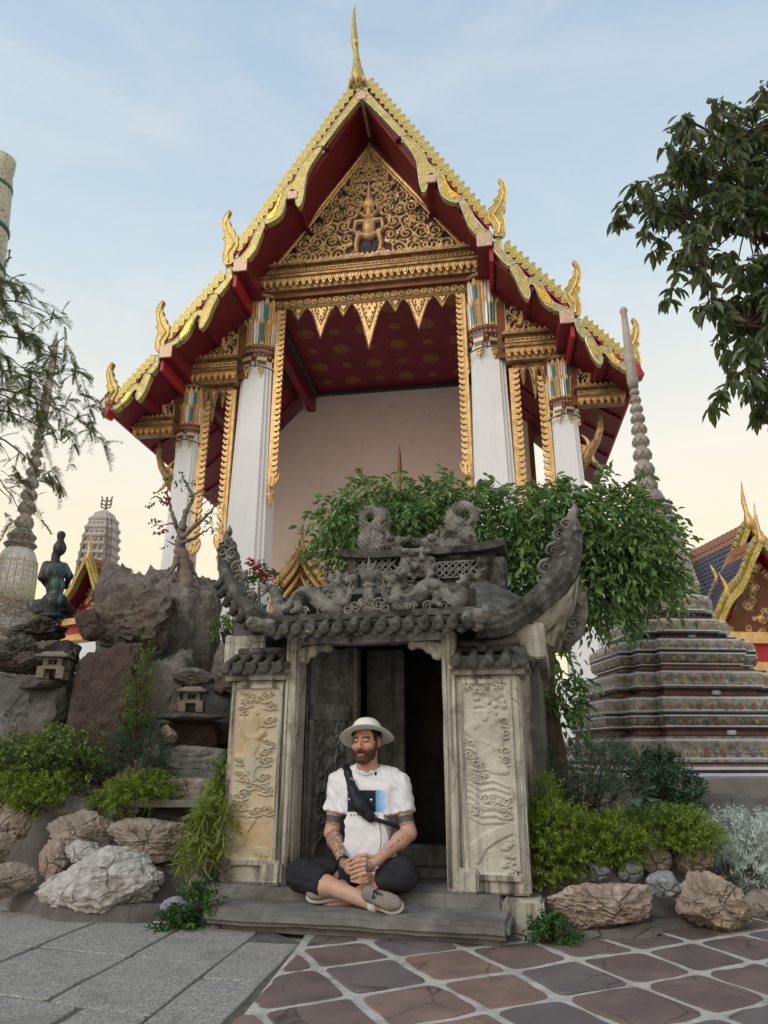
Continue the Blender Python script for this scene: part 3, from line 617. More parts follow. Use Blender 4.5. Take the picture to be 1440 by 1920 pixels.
# gable wall, pediment carving
GW = [(-3.15, 12.2), (3.15, 12.2), (3.12, 12.35), (1.62, 14.45), (0, 17.32), (-1.62, 14.45), (-3.12, 12.35)]
mb = MB(); mb.prism(GW, TD, TD + .25); mb.build('gable_wall', MT['brown'], temple)
for sgn in (1, -1):
    mb = MB(); mb.prism([(3.1 * sgn, 9.9), (3.1 * sgn, 11.9), (4.78 * sgn, 10.05), (4.78 * sgn, 9.9)], TD + .02, TD + .25); mb.build('aisle_gable', MT['brown'], temple)
    mb = MB(); mb.prism([(4.8 * sgn, 8.5), (4.8 * sgn, 9.7), (6.0 * sgn, 8.75), (6.0 * sgn, 8.5)], TD + .02, TD + .25); mb.build('aisle_gable', MT['brown'], temple)
GOLDC = np.array([.54, .35, .16]); GLASS = np.array([.03, .018, .034])
def gild(hmax, glass=GLASS, gold=GOLDC):
    def f(h):
        t = np.clip(h.H / hmax * 2.4 - .75, 0, 1)[..., None] ** 1.2; n = fbm(np.stack([h.X * 6, h.Z * 6, h.X * 0], -1), 3)[..., None] * .28 + 1
        return (glass * (1 - t) + gold * t * n).clip(0, 1)
    return f
def scroll_field(h, pts, rng, H=.07):
    for (x, z, r, hand) in pts:
        h.spiral(x, z, r, 1.9, H, hand, rng.random())
        for k in range(7):
            a = rng.random() * 6.28; h.flame(x + r * .95 * math.cos(a), z + r * .95 * math.sin(a), r * rng.uniform(.5, .8), a + hand * .9, r * .2, H * .95, hand * 1.7)
PSC = .93
rng = np.random.default_rng(11)
h = HF(-2.75, 2.75, 13.05, 17.05, .022)
half = []
for row, (z, xs, r) in enumerate(((13.38, (.85, 1.36, 1.84, 2.24), .25), (13.86, (.62, 1.08, 1.52, 1.9), .23), (14.32, (.72, 1.12, 1.5), .21), (14.78, (.52, .9, 1.24), .2), (15.22, (.32, .66, .97), .18), (15.64, (.24, .56), .16), (16.02, (.18, .42), .13), (16.36, (.13,), .11))):
    for i, x in enumerate(xs): half.append((x, z, r, 1 if (i + row) % 2 else -1))
scroll_field(h, half, np.random.default_rng(5)); 
for _ in range(210):                                                     # kranok flames between the scrolls
    z = rng.uniform(13.1, 16.8); w_ = 2.72 * (17.02 - z) / 3.97; x = rng.uniform(0, w_); h.flame(x, z, rng.uniform(.12, .24), rng.uniform(.2, 2.6), .035, .055, rng.choice([-1.5, 1.5]))
nxh = h.X.shape[1]; hm = h.H[:, nxh // 2:]; h.H = np.concatenate([hm[:, ::-1][:, :nxh - hm.shape[1]], hm], 1) if nxh % 2 == 0 else np.concatenate([hm[:, :0:-1], hm], 1)
# central figure on a plinth: plain deity outline, legs bent wide, arms held up, pointed crown
c_ = h; FH = .13
h.H[(np.abs(h.X) < .62) & (h.Z < 13.32)] = .02
for z0, hw, hh in ((13.1, .62, .09), (13.2, .55, .11), (13.30, .60, .08)): 
    w_ = (np.abs(h.X) < hw) & (np.abs(h.Z - z0) < .045); h.H[w_] = hh
blank = (np.hypot(h.X / .50, (h.Z - 14.0) / .75) < 1); h.H[blank] = np.minimum(h.H[blank], .015)
for s in (1, -1):
    h.path([(0, 13.92), (.3 * s, 13.95), (.36 * s, 13.62), (.34 * s, 13.38)], .10, .07, FH); h.cap(.30 * s, 13.37, .46 * s, 13.36, .05, .035, FH)
    h.path([(.14 * s, 14.42), (.38 * s, 14.42), (.42 * s, 14.14), (.34 * s, 13.96)], .075, .05, FH)
    h.path([(.1 * s, 14.55), (.30 * s, 14.75), (.22 * s, 15.0)], .06, .03, FH); h.flame(.28 * s, 14.05, .5, (.2 if s > 0 else 2.94), .09, FH * .7, s * 1.2)
h.ell(0, 14.2, .2, .33, FH * 1.1); h.ell(0, 13.9, .2, .14, FH * 1.1); h.ell(0, 14.62, .12, .14, FH * 1.2); h.ell(0, 15.05, .2, .2, FH); h.ell(0, 15.3, .09, .12, FH * 1.1)
for k in range(9): h.cap(0, 14.74 + k * .02, 0, 14.76 + k * .02, .11 - k * .011, .1 - k * .011, FH)
for k in range(12): h.ell(0, 15.4 + k * .045, .075 - k * .005, .04, FH)
h.ell(0, 16.58, .13, .22, .12); h.ell(0, 16.75, .09, .13, .15)
h.mask = (np.abs(h.X) <= 2.72 * (17.04 - h.Z) / 3.97 + .01)
mb = MB(); h.mesh(mb, TD - .02, col=gild(.07), warp=lambda V: np.column_stack([V[:, 0] * PSC, V[:, 1], 13.05 + (V[:, 2] - 13.05) * PSC])); ped = mb.build('pediment', MT['gilt_attr'], temple, smooth=True)
mb = MB()
for sgn in (1, -1):
    mb.tube([(2.66 * sgn, TD - .06, 13.04), (0, TD - .06, 16.88)], .055, 8); mb.tube([(2.55 * sgn, TD - .06, 13.04), (0, TD - .06, 16.73)], .025, 6)
mb.build('pediment_frame', MT['gold'], ped)
mb = MB(); mb.tube([(0, TD - .08, 16.7), (0, TD - .08, 16.85), (0, TD - .08, 17.08)], [.1, .06, .005], 8); mb.build('pediment_tip', MT['gold'], ped)
# entablature: layered gilt bands with lotus teeth
tooth = {}
def teeth_row(mb, a0, a1, z, y, n, w, hgt, up=False):
    for k in range(n):
        a = a0 + (a1 - a0) * (k + .5) / n; s = 1 if up else -1
        pts = [(a - w / 2, z), (a - w * .46, z + s * hgt * .45), (a - w * .15, z + s * hgt * .85), (a + w * .12, z + s * hgt), (a + w * .25, z + s * hgt * .7), (a + w / 2, z + s * hgt * .35), (a + w / 2, z)]
        mb.prism(pts, y - .05, y + .03)
        mb.sphere((a, y - .05, z + s * hgt * .42), (w * .3, .035, hgt * .34), 6, 4)
def entab(a0, a1, z0, z1, y, mat_top, nt, tw, th):
    H_ = z1 - z0; e = empty_part('entablature')
    mb = MB(); mb.box(((a0 + a1) / 2, y + .06, z0 + H_ * .72), (a1 - a0, .26, H_ * .40)); mb.box(((a0 + a1) / 2, y - .02, z0 + H_ * .96), (a1 - a0 + .12, .34, H_ * .10)); mb.box(((a0 + a1) / 2, y + .0, z0 + H_ * .48), (a1 - a0 + .02, .30, H_ * .09))
    e = mb.build('entablature', MT['goldold'], temple)
    mb = MB(); mb.box(((a0 + a1) / 2, y + .10, z0 + H_ * .22), (a1 - a0, .2, H_ * .44)); mb.build('frieze', MT['goldold'], e)
    mb = MB(); teeth_row(mb, a0, a1, z0 + H_ * .44, y - .04, nt, tw, th); mb.build('lotus_teeth', MT['gold'], e, smooth=False, kind='stuff')
    mb = MB(); teeth_row(mb, a0, a1, z0 + H_ * 1.0, y - .1, int(nt * 1.3), tw * .7, th * .5, True); mb.build('leaf_crest', MT['gold'], e, kind='stuff')
    mb = MB()
    for q in (.66, .78): mb.tube([(a0, y - .08, z0 + H_ * q), (a1, y - .08, z0 + H_ * q)], H_ * .03, 6)
    for k in range(int((a1 - a0) / .11)): mb.sphere((a0 + .05 + k * .11, y - .085, z0 + H_ * .72), (.04, .03, H_ * .035), 6, 4)
    mb.build('bead_moulding', MT['gold'], e, smooth=True, kind='stuff')
def empty_part(n): return None
entab(-3.38, 3.38, 12.36, 13.06, TD - .10, 0, 38, .17, .26)
for sgn in (1, -1):
    lo_, hi_ = sorted((3.36 * sgn, 4.78 * sgn)); entab(lo_, hi_, 9.76, 10.44, TD - .06, 0, 9, .155, .24)
    lo_, hi_ = sorted((4.92 * sgn, 5.98 * sgn)); entab(lo_, hi_, 8.44, 8.84, TD - .06, 0, 7, .145, .2)
# carved aisle panels
for ti, (a0, a1, z0, zt) in enumerate(((3.42, 4.62, 10.46, 11.5), (4.98, 5.85, 8.87, 9.42))):
    h = HF(a0, a1, z0, zt, .02); r_ = np.random.default_rng(20 + ti); sc = (a1 - a0) / 1.2
    scroll_field(h, [(a0 + .30 * sc, z0 + .26 * sc, .24 * sc, 1), (a0 + .22 * sc, z0 + .64 * sc, .17 * sc, -1), (a0 + .68 * sc, z0 + .17 * sc, .15 * sc, -1), (a0 + .92 * sc, z0 + .1 * sc, .09 * sc, 1)], r_, .06)
    h.flame(a0 + .35 * sc, z0 + .3 * sc, .5 * sc, 1.2, .09 * sc, .10, .8)
    for _ in range(40): h.flame(r_.uniform(a0, a1), r_.uniform(z0, zt), .13, r_.uniform(.4, 2.4), .025, .04, 1.2)
    h.mask = (h.Z - z0) <= (zt - z0) * (1 - (h.X - a0) / (a1 - a0)) + .01
    for sgn in (1, -1):
        mb = MB(); h.mesh(mb, TD - .01, col=gild(.06))
        if sgn < 0:
            for q in mb.v: q[:, 0] *= -1
            mb.f = [g[::-1] for g in mb.f]
        p = mb.build('aisle_panel', MT['gilt_attr'], temple, smooth=True)
        mb = MB(); mb.tube([(a0 * sgn, TD - .04, z0), (a0 * sgn, TD - .04, zt), (a1 * sgn, TD - .04, z0)], .035, 6); mb.build('panel_frame', MT['gold'], p)
# lambrequin with pendants under the main beam
mb = MB(); mb.box((0, TD + .16, 12.24), (4.9, .1, .24)); lam = mb.build('beam_board', MT['red'], temple)
h = HF(-2.5, 2.5, 11.9, 12.22, .02)
for k in range(26): h.spiral(-2.4 + k * .192, 12.06, .1, 1.4, .04, 1 if k % 2 else -1)
mb = MB(); h.mesh(mb, TD + .1, col=gild(.04, np.array([.16, .09, .03]))); mb.box((0, TD + .13, 12.06), (5.0, .04, .32), col=(.3, .19, .07)); lamb = mb.build('lambrequin', MT['gilt_attr'], temple, smooth=True)
def pendant(a, w_, zt, zb, y, parent):
    n = 12; L, Rr = [], []
    for i in range(n + 1):
        t = i / n; hw = w_ / 2 * ((1 - t) ** 1.15 * .78 + .22 * max(0, 1 - t * 5)) ; L.append((a - hw, zt + (zb - zt) * t)); Rr.append((a + hw + 1e-4, zt + (zb - zt) * t))
    mb = MB(); mb.strip(L, Rr, y - .03, y + .02); o = mb.build('pendant', MT['gold'], parent)
    mb = MB(); inn = [(a + s * w_ * .22 * (1 - t) + 0., zt + (zb - zt) * (.08 + .5 * t)) for s, t in ((-1, 0), (-1, .5), (0, 1), (1, .5), (1, 0))]
    mb.tube(line(inn, y - .04), .02, 5); mb.tube(line(L[:], y - .035), .014, 5); mb.tube(line(Rr[:], y - .035), .014, 5)
    k = 0
    for t in np.linspace(.05, .8, 9):
        hw = w_ / 2 * .7 * (1 - t); 
        for u in np.linspace(-1, 1, max(2, int(hw / .05))): mb.sphere((a + u * hw, y - .035, zt + (zb - zt) * t), (.028, .02, .04), 5, 4)
    mb.build('pendant_relief', MT['goldold'], o, smooth=True, kind='stuff')
for a, w_, zb in ((0, .92, 10.5), (-1.27, .78, 10.94), (1.27, .78, 10.94), (-.68, .46, 11.54), (.68, .46, 11.54), (-1.88, .48, 11.55), (1.88, .48, 11.55)): pendant(a, w_, 11.93, zb, TD + .15, lamb)
for sgn in (1, -1):
    for a, w_, zb in ((4.0, .24, 8.75), (3.75, .16, 9.15), (4.22, .16, 9.15)): pendant(a * sgn, w_, 9.62, zb, TD + .12, lamb)
    mb = MB(); mb.box((3.95 * sgn, TD + .14, 9.68), (.9, .06, .14)); mb.build('aisle_lambrequin', MT['goldold'], temple)
# columns with lotus capitals
S = .17
q = [(1, -1 + 2 * S), (1, 1 - 2 * S), (1 - S, 1 - 2 * S), (1 - S, 1 - S), (1 - 2 * S, 1 - S), (1 - 2 * S, 1)]
RED = []
for k in range(4):
    c, s = [(1, 0), (0, 1), (-1, 0), (0, -1)][k]; RED += [(x * c - y * s, x * s + y * c) for x, y in q]
def capital(a, z0, H_, hw, y):
    mb = MB(); n = 20
    prof = lambda t: hw * (1.0 + .10 * math.sin(t * 3.1) - .02 + .30 * max(0, t - .55) ** 1.3)
    GC, GD = (.66, .42, .14), (.40, .24, .08)
    mb.lathe([(hw * 1.02, z0 + H_ * .05), (hw * 1.0, z0 + H_ * .3), (hw * 1.02, z0 + H_ * .95)], (a, y, 0), 20, col=(.2, .13, .07))
    for k in range(8):                                                   # hanging arch leaves over the shaft
        th = 2 * math.pi * (k + .5) / 8
        for j in range(6):
            t = j / 5; r = hw * (1.17 if k % 2 == 0 else 1.28); ww = .34 * hw * (1 - t) ** .7 + .01; zc = z0 + H_ * (.20 - .26 * t)
            mb.box((a + r * math.cos(th), y + r * math.sin(th), zc), (.05, ww * 2, H_ * .06), rot=rotz(th), col=(GC if j % 2 else (.045, .045, .10)) if j < 4 else GC)
    for j, (zz, cc) in enumerate(((.20, GC), (.235, (.30, .08, .10)), (.27, GC), (.305, (.20, .10, .20)), (.34, GC))):
        rr_ = hw * (1.15 + .02 * (j % 2)); mb.lathe([(rr_ - .03, z0 + H_ * (zz - .02)), (rr_ + .02, z0 + H_ * zz), (rr_ - .03, z0 + H_ * (zz + .02))], (a, y, 0), 20, col=cc, cap=False)
        for k in range(28):
            th = 2 * math.pi * k / 28; mb.sphere((a + (rr_ + .02) * math.cos(th), y + (rr_ + .02) * math.sin(th), z0 + H_ * zz), hw * .07, 5, 4, col=cc)
    FILL = [(.62, .66, .70), (.03, .16, .20), (.55, .28, .10)]
    for layer, (t0, t1, off, rs) in enumerate(((.34, .70, 0, 1.22), (.50, 1.0, .5, 1.16))):
        for k in range(n):
            th = 2 * math.pi * (k + off) / n; u = np.array([math.cos(th), math.sin(th), 0]); tdir = np.array([-u[1], u[0], 0]); V = []; C = []; m_ = 9
            for j in range(m_):
                t = j / (m_ - 1); ww = hw * (.195 + .03 * layer) * (1 - (max(0, t - .8) / .2) ** 1.5 * .9) * (.85 + .15 * t); rad = hw * rs * (1 + .12 * t ** 2 * (1 + layer * .6)); z = z0 + H_ * (t0 + (t1 - t0) * t)
                for i, (e, rel) in enumerate(((-1, 0), (-.62, .035), (0, .01), (.62, .035), (1, 0))):
                    V.append(np.array([a, y, z]) + u * (rad + rel * hw * 1.6) + tdir * e * ww); C.append(GC if (i in (0, 4) or t > .84 or t < .06) else FILL[k % 3])
            F = [(j * 5 + i, j * 5 + i + 1, (j + 1) * 5 + i + 1, (j + 1) * 5 + i) for j in range(m_ - 1) for i in range(4)]
            mb.add(V, F, np.array(C))
    mb.lathe([(hw * 1.5, z0 + H_ * .985), (hw * 1.55, z0 + H_ * 1.0), (hw * 1.5, z0 + H_ * 1.03)], (a, y, 0), 24, col=(.3, .2, .1))
    return mb
for a, ztop, capH, hw in ((2.94, 10.1, 2.15, .40), (4.62, 8.2, 1.55, .285)):
    for sgn in (1, -1):
        y = TD + hw + .05
        mb = MB(); mb.lathe([(hw * 1.45, .0), (hw * 1.45, 1.6), (hw * 1.28, 1.7), (hw * 1.26, 4.5), (hw * 1.1, ztop - 2), (hw * 1.0, ztop + .3)], (a * sgn, y, 0), sq=RED)
        co = mb.build('column', MT['white'], temple, bevel=.012)
        capital(a * sgn, ztop, capH, hw, y).build('capital', MT['glazed'], co)
        mb = MB(); mb.tube([(a * sgn + hw * 1.5 * math.cos(t), y + hw * 1.5 * math.sin(t), ztop + .02 + .03 * math.sin(3 * t)) for t in np.linspace(0, 6.283, 20)], .018, 5); mb.build('cable', MT['chamber'], co)
        for side, zlow, zt in ((-sgn, ztop - (3.1 if a < 4 else 2.8), ztop + capH - .35), (sgn, ztop - 4.6, ztop - .45)):
            if a > 4 and side == sgn: continue
            x = a * sgn + side * (hw * 1.42); mb = MB(); n = int((zt - zlow) / .15)
            mb.box((x - side * .05, TD + .16, (zt + zlow) / 2), (.07, .1, zt - zlow)); mb.tube([(x, TD + .12, zlow), (x, TD + .12, zt)], .022, 6)
            fr = mb.build('gilt_fringe', MT['gold'], co); mb = MB()
            for k in range(n):
                z = zlow + (k + .5) * (zt - zlow) / n; mb.prism([(x, z - .07), (x + side * .10, z - .05), (x + side * .155, z + .02), (x + side * .14, z + .09), (x + side * .09, z + .03), (x, z + .06)], TD + .09, TD + .17)
            mb.build('fringe_teeth', MT['gold'], fr, kind='stuff')
            mb = MB()
            for (dx, dz, L_, an, cu, r_) in ((0, -.02, .5, 1.9, -1.2, .07), (.02, -.1, .5, 1.2, .9, .08), (0, -.25, .35, -1.6, .3, .1), (.03, -.05, .42, .6, 1.4, .06), (.0, .05, .4, -1.9, .9, .09)):
                p = [(x + side * dx, TD + .12, zlow + dz)]; an_ = an
                for i in range(7): p.append((p[-1][0] + side * math.cos(an_) * L_ / 7, TD + .12, p[-1][2] + math.sin(an_) * L_ / 7)); an_ += cu / 7
                mb.tube(p, np.linspace(r_, .01, 8), 7)
            mb.build('fringe_flame', MT['gold'], fr, smooth=True)
    # eave brackets outside the outer columns
for sgn in (1, -1):
    pts = [TF.px(*p, TD + .2) for p in ((1124, 772), (1126, 800), (1120, 822), (1106, 842), (1100, 858), (1096, 880))]
    mb = MB(); mb.tube([(a * sgn, TD + .3, z) for a, z in pts], [.07, .08, .09, .13, .12, .02], 8); br = mb.build('eave_bracket', MT['goldold'], temple, smooth=True)
    mb = MB(); a, z = pts[3]
    for an, L_ in ((2.4, .6), (1.4, .5), (3.4, .45), (-1.5, .6), (2.9, .5)):
        p = [(a * sgn, TD + .3, z)]; q = an
        for i in range(6): p.append((p[-1][0] + sgn * math.cos(q) * L_ / 6, TD + .3, p[-1][2] + math.sin(q) * L_ / 6)); q += .22
        mb.tube(p, np.linspace(.09, .01, 7), 6)
    mb.build('bracket_flame', MT['gold'], br, smooth=True)
# porch interior: ceiling with gilt roundels, cornice, pink wall
mb = MB(); mb.box((0, (TD + .3 + 6.4) / 2, 12.26), (5.5, 6.1 - TD, .12)); ce = mb.build('porch_ceiling', MT['red'], temple)
mb_ = None
md = MB(); md.lathe([(.26, 0), (.20, -.018), (.10, -.026), (.03, -.03)], n=16); mdm = md.mesh('ceiling_roundel', PM('dull_gilt', [(.3, (.20, .07, .03)), (.7, (.26, .10, .04))], 9, rough=.5, metal=.25))
for i in range(6):
    for j in range(5): 
        o = obj('ceiling_roundel', mdm, ce, loc=(-2.15 + i * .86, 2.0 + j * .92, 12.195)); o.scale = (1, 1, 1) if (i + j) % 2 else (.6, .6, 1)
dk = PM('dark_green_moulding', [(.3, (.03, .045, .035)), (.7, (.06, .075, .055))], 9, rough=.5)
mb = MB(); mb.box((0, 6.33, 12.12), (5.3, .10, .10)); mb.build('cornice_moulding', dk, temple)
for sgn in (1, -1):
    mb = MB(); mb.box((2.62 * sgn, 3.9, 12.10), (.12, 4.9, .12)); mb.build('cornice_moulding', dk, temple)
    mb = MB(); mb.box((2.80 * sgn, 3.9, 11.85), (.24, 5.0, .62)); mb.build('side_beam', MT['red'], temple)
wallp = [(-4.15, 1.5), (4.15, 1.5), (4.15, 10.6), (2.85, 11.95), (2.85, 12.3), (-2.85, 12.3), (-2.85, 11.95), (-4.15, 10.6)]
mb = MB(); mb.prism(wallp, 6.4, 6.8); mb.build('front_wall', MT['pink'], temple)
for sgn in (1, -1):
    mb = MB(); mb.box((4.18 * sgn, 8.4, 6.0), (.12, 4.0, 9.2)); mb.build('side_wall', MT['pink'], temple)
    mb = MB(); mb.box((4.2 * sgn, 6.36, 6.0), (.14, .12, 9.3)); mb.build('wall_corner', MT['brown'], temple)
mb = MB(); mb.box((0, 6.0, .75), (13, 10.5, 1.5)); mb.box((0, .62, 1.1), (13.2, .3, 2.2)); mb.build('platform', MT['white'], temple, bevel=.03)
# gilded door head low on the porch wall
a0, z0 = TF.px(565, 1070, 6.1); mb = MB()
for k, (s, r_) in enumerate(((1., .13), (.78, .09), (.55, .07))):
    for sgn in (1, -1):
        P = [(a0 + sgn * s * x, 6.05 - .05 * k, z0 - 1.2 + s * zz) for x, zz in ((1.05, -1.2), (1.0, .1), (.72, .85), (.34, 1.35), (0, 1.95))]; mb.tube(P, [r_, r_, r_, r_ * .9, r_ * .5], 8)
dh = mb.build('door_gable', MT['gold'], temple, smooth=True); mb = MB(); mb.tube([(a0, 6.05, z0 + .6), (a0, 6.05, z0 + 1.0), (a0, 6.05, z0 + 1.6)], [.12, .06, .005], 8)
for sgn in (1, -1):
    for k in range(9):
        t = k / 8; mb.tube([(a0 + sgn * (1.05 - t), 6.02, z0 - 1.2 + t * 1.7), (a0 + sgn * (1.2 - t), 6.02, z0 - 1.0 + t * 1.7)], [.09, .01], 6)
mb.build('door_gable_flames', MT['gold'], dh, smooth=True)
mb = MB(); mb.prism([(a0 - .9, z0 - 2.4), (a0 + .9, z0 - 2.4), (a0 + .9, z0 - 1.1), (a0, z0 + .4), (a0 - .9, z0 - 1.1)], 6.1, 6.38); mb.build('door_recess', MT['brown'], dh)
# thin bronze staff standing on the porch
sp_ = at(748, 1000, 17.2); tpz = at(749, 836, 17.2)
mb = MB(); mb.tube([(0, 0, 1.5 - tpz[2]), (0, 0, -1.2), (0, 0, -.75), (0, 0, -.7), (0, 0, -.2), (0, 0, 0)], [.05, .045, .045, .06, .03, .006], 8)
mb.build('bronze_staff', MT['thinbronze'], smooth=True, loc=tuple(tpz), label='thin dark bronze staff rising above the leafy tree against the pink wall', cat='staff')
# ------------------------------------------------------------------ the carved stone gate
GYAW = R(13.6); GF = Frame((-.1822, 4.0722, 0), GYAW)
gate = empty('stone_gate', GF.o, -GYAW, label='weathered grey carved stone gate with dragon roof, open doorway behind the seated man', cat='gate')
def wob_box(name, c, size, mat, parent, amp=.004, bev=.012, cuts=6, seed=0, **kw):
    """stone block with worn, slightly uneven faces"""
    import bmesh
    bm = bmesh.new(); bmesh.ops.create_cube(bm, size=1.)
    for v in bm.verts: v.co = Vector((v.co.x * size[0], v.co.y * size[1], v.co.z * size[2]))
    bmesh.ops.bevel(bm, geom=bm.edges[:], offset=bev, segments=2, affect='EDGES')
    es = [e for e in bm.edges if e.calc_length() > .12]
    if es: bmesh.ops.subdivide_edges(bm, edges=es, cuts=cuts, use_grid_fill=True)
    P = np.array([v.co[:] for v in bm.verts]) + np.array(c); D = np.stack([fbm(P * 7 + seed + k * 31, 3) for k in range(3)], 1) * amp
    D += np.stack([fbm(P * 30 + seed + k * 11, 2) for k in range(3)], 1) * amp * .35
    for v, p, d in zip(bm.verts, P, D): v.co = Vector(p + d)
    me = bpy.data.meshes.new(name); bm.to_mesh(me); bm.free(); me.materials.append(mat)
    o = obj(name, me, parent, **kw); smooth_angle(o, 35); return o
wob_box('step_slab', (.0, .16, .074), (1.63, .36, .072), MT['slab'], gate, .006, .022, 14, 1)
wob_box('step_base', (.02, .19, .018), (1.50, .30, .038), MT['slab'], gate, .004, .006, 8, 2)
wob_box('plinth', (-.12, .80, .085), (1.76, 1.0, .17), MT['slab'], gate, .005, .012, 14, 3)
wob_box('plinth_block', (.872, .80, .08), (.216, 1.04, .165), MT['gate'], gate, .005, .014, 8, 4)
def scroll_tube(mb, x, z, y, r, turns, hand, w, ph=0.):
    n = int(18 * turns); pts = []; 
    for i in range(n + 1):
        t = i / n; a = ph + hand * t * turns * 2 * math.pi; rr = r * (1 - t * .86); pts.append((x + rr * math.cos(a), y, z + rr * math.sin(a)))
    mb.tube(pts, np.linspace(w, w * .45, n + 1), 7)
def relief_panel(name, x0, x1, z0, z1, y, mat, kind, parent):
    h = HF(x0, x1, z0, z1, .0042); W, Hh = x1 - x0, z1 - z0; u = lambda q: x0 + q * W; v = lambda q: z0 + q * Hh; r_ = np.random.default_rng(3 if kind == 'y' else 9); E = .021
    def cloud(cx, cz, s, hand, tails=True):
        h.spiral(cx, cz, s, 1.6, E, hand, r_.random(), .55); h.spiral(cx + s * 1.3 * hand, cz - s * .35, s * .7, 1.5, E * .9, -hand, r_.random(), .55)
        h.spiral(cx - s * 1.0 * hand, cz + s * .5, s * .6, 1.4, E * .9, hand, r_.random(), .55)
        if tails: h.path([(cx - s * hand, cz - s * .9), (cx + s * .5 * hand, cz - s * 1.25), (cx + s * 1.8 * hand, cz - s * 1.0), (cx + s * 2.4 * hand, cz - s * 1.3)], s * .28, s * .08, E * .8)
    if kind == 'y':
        for (a, b, s, hd) in ((.25, .965, .030, 1), (.7, .955, .032, -1), (.3, .92, .028, -1), (.75, .905, .030, 1), (.2, .87, .024, 1), (.82, .80, .028, -1), (.78, .67, .026, 1), (.75, .61, .028, -1), (.78, .56, .026, -1), (.16, .56, .022, 1), (.22, .475, .026, 1), (.72, .46, .030, -1), (.4, .43, .032, 1), (.75, .40, .032, 1), (.3, .365, .030, -1), (.25, .31, .030, 1), (.62, .27, .026, -1), (.86, .28, .026, 1), (.35, .235, .024, 1), (.75, .03, .02, 1)): cloud(u(a), v(b), s, hd)
        h.ell(u(.42), v(.82), .034, .042, .022); h.ell(u(.42), v(.85), .045, .018, .018)          # bearded figure with flowing sleeves
        h.path([(u(.4), v(.79)), (u(.38), v(.74)), (u(.45), v(.66)), (u(.36), v(.60)), (u(.44), v(.52))], .055, .04, .020)
        h.path([(u(.2), v(.80)), (u(.25), v(.74)), (u(.34), v(.70)), (u(.55), v(.70)), (u(.68), v(.73))], .03, .02, .023)
        h.path([(u(.15), v(.585)), (u(.35), v(.58)), (u(.48), v(.49)), (u(.5), v(.44))], .024, .012, .019)
        for k in range(8): h.path([(u(.3 + .04 * k), v(.22)), (u(.22 + .03 * k), v(.12 + .004 * k)), (u(.12 + .045 * k), v(.03 + .008 * k))], .010, .004, .012)
        for k in range(6): h.cap(u(.62 + .05 * k), v(.06), u(.66 + .05 * k), v(.02), .012, .006, .01)
    else:
        for k in range(16):
            a, b = r_.uniform(.06, .95), r_.uniform(.915, .985); h.spiral(u(a), v(b), .017, 1.2, E * .9, 1, r_.random(), .6)
        for a, b in ((.55, .90), (.7, .88), (.88, .905), (.9, .875), (.3, .92)): h.ell(u(a), v(b), .02, .016, E * .8, True)
        h.path([(u(.28), v(.88)), (u(.40), v(.885)), (u(.62), v(.86)), (u(.72), v(.835))], .018, .012, .016)  # broad hat
        h.ell(u(.45), v(.845), .062, .018, .020); h.ell(u(.48), v(.815), .032, .036, .022); h.ell(u(.47), v(.80), .014, .014, .027)
        h.path([(u(.45), v(.78)), (u(.45), v(.70)), (u(.5), v(.62))], .085, .07, .016); h.path([(u(.28), v(.77)), (u(.1), v(.75)), (u(.3), v(.69)), (u(.55), v(.67))], .035, .02, .020)
        h.path([(u(.66), v(.77)), (u(.78), v(.72)), (u(.76), v(.66)), (u(.55), v(.63))], .035, .022, .019)
        h.path([(u(.5), v(.62)), (u(.62), v(.55)), (u(.85), v(.53))], .06, .03, .016)
        for (a, b, s, hd) in ((.9, .79, .026, 1), (.92, .725, .026, -1), (.9, .63, .03, 1), (.88, .58, .028, -1), (.15, .67, .028, 1), (.2, .62, .024, -1), (.24, .56, .028, 1), (.1, .50, .022, 1), (.35, .49, .024, -1), (.42, .375, .034, 1), (.85, .365, .028, -1), (.8, .31, .028, 1), (.2, .33, .028, -1)): cloud(u(a), v(b), s, hd)
        for k in range(7): h.path([(u(.06), v(.50 - .035 * k)), (u(.3), v(.46 - .034 * k)), (u(.6), v(.475 - .036 * k)), (u(.92), v(.44 - .03 * k))], .013, .009, .011)
        for k in range(5): h.path([(u(.1 + .02 * k), v(.14 - .02 * k)), (u(.35), v(.19 - .015 * k)), (u(.6), v(.22 - .012 * k)), (u(.95), v(.25 - .01 * k))], .016, .010, .013)
        for k in range(26): h.ell(u(r_.uniform(.72, .97)), v(r_.uniform(.01, .17)), .016, .010, .016)
    edge = np.minimum(np.minimum(h.X - x0, x1 - h.X), np.minimum(h.Z - z0, z1 - h.Z)); fr = np.clip(1 - edge / .010, 0, 1); h.H = np.maximum(h.H, fr * .012 * (edge < .014))
    P = np.stack([h.X * 60, h.Z * 60, h.X * 0], -1); h.H = h.H * (.82 + .1 * fbm(P * .3, 3)) + fbm(P, 3) * .0012
    mb = MB(); h.mesh(mb, y); return mb.build(name, mat, parent, smooth=True)
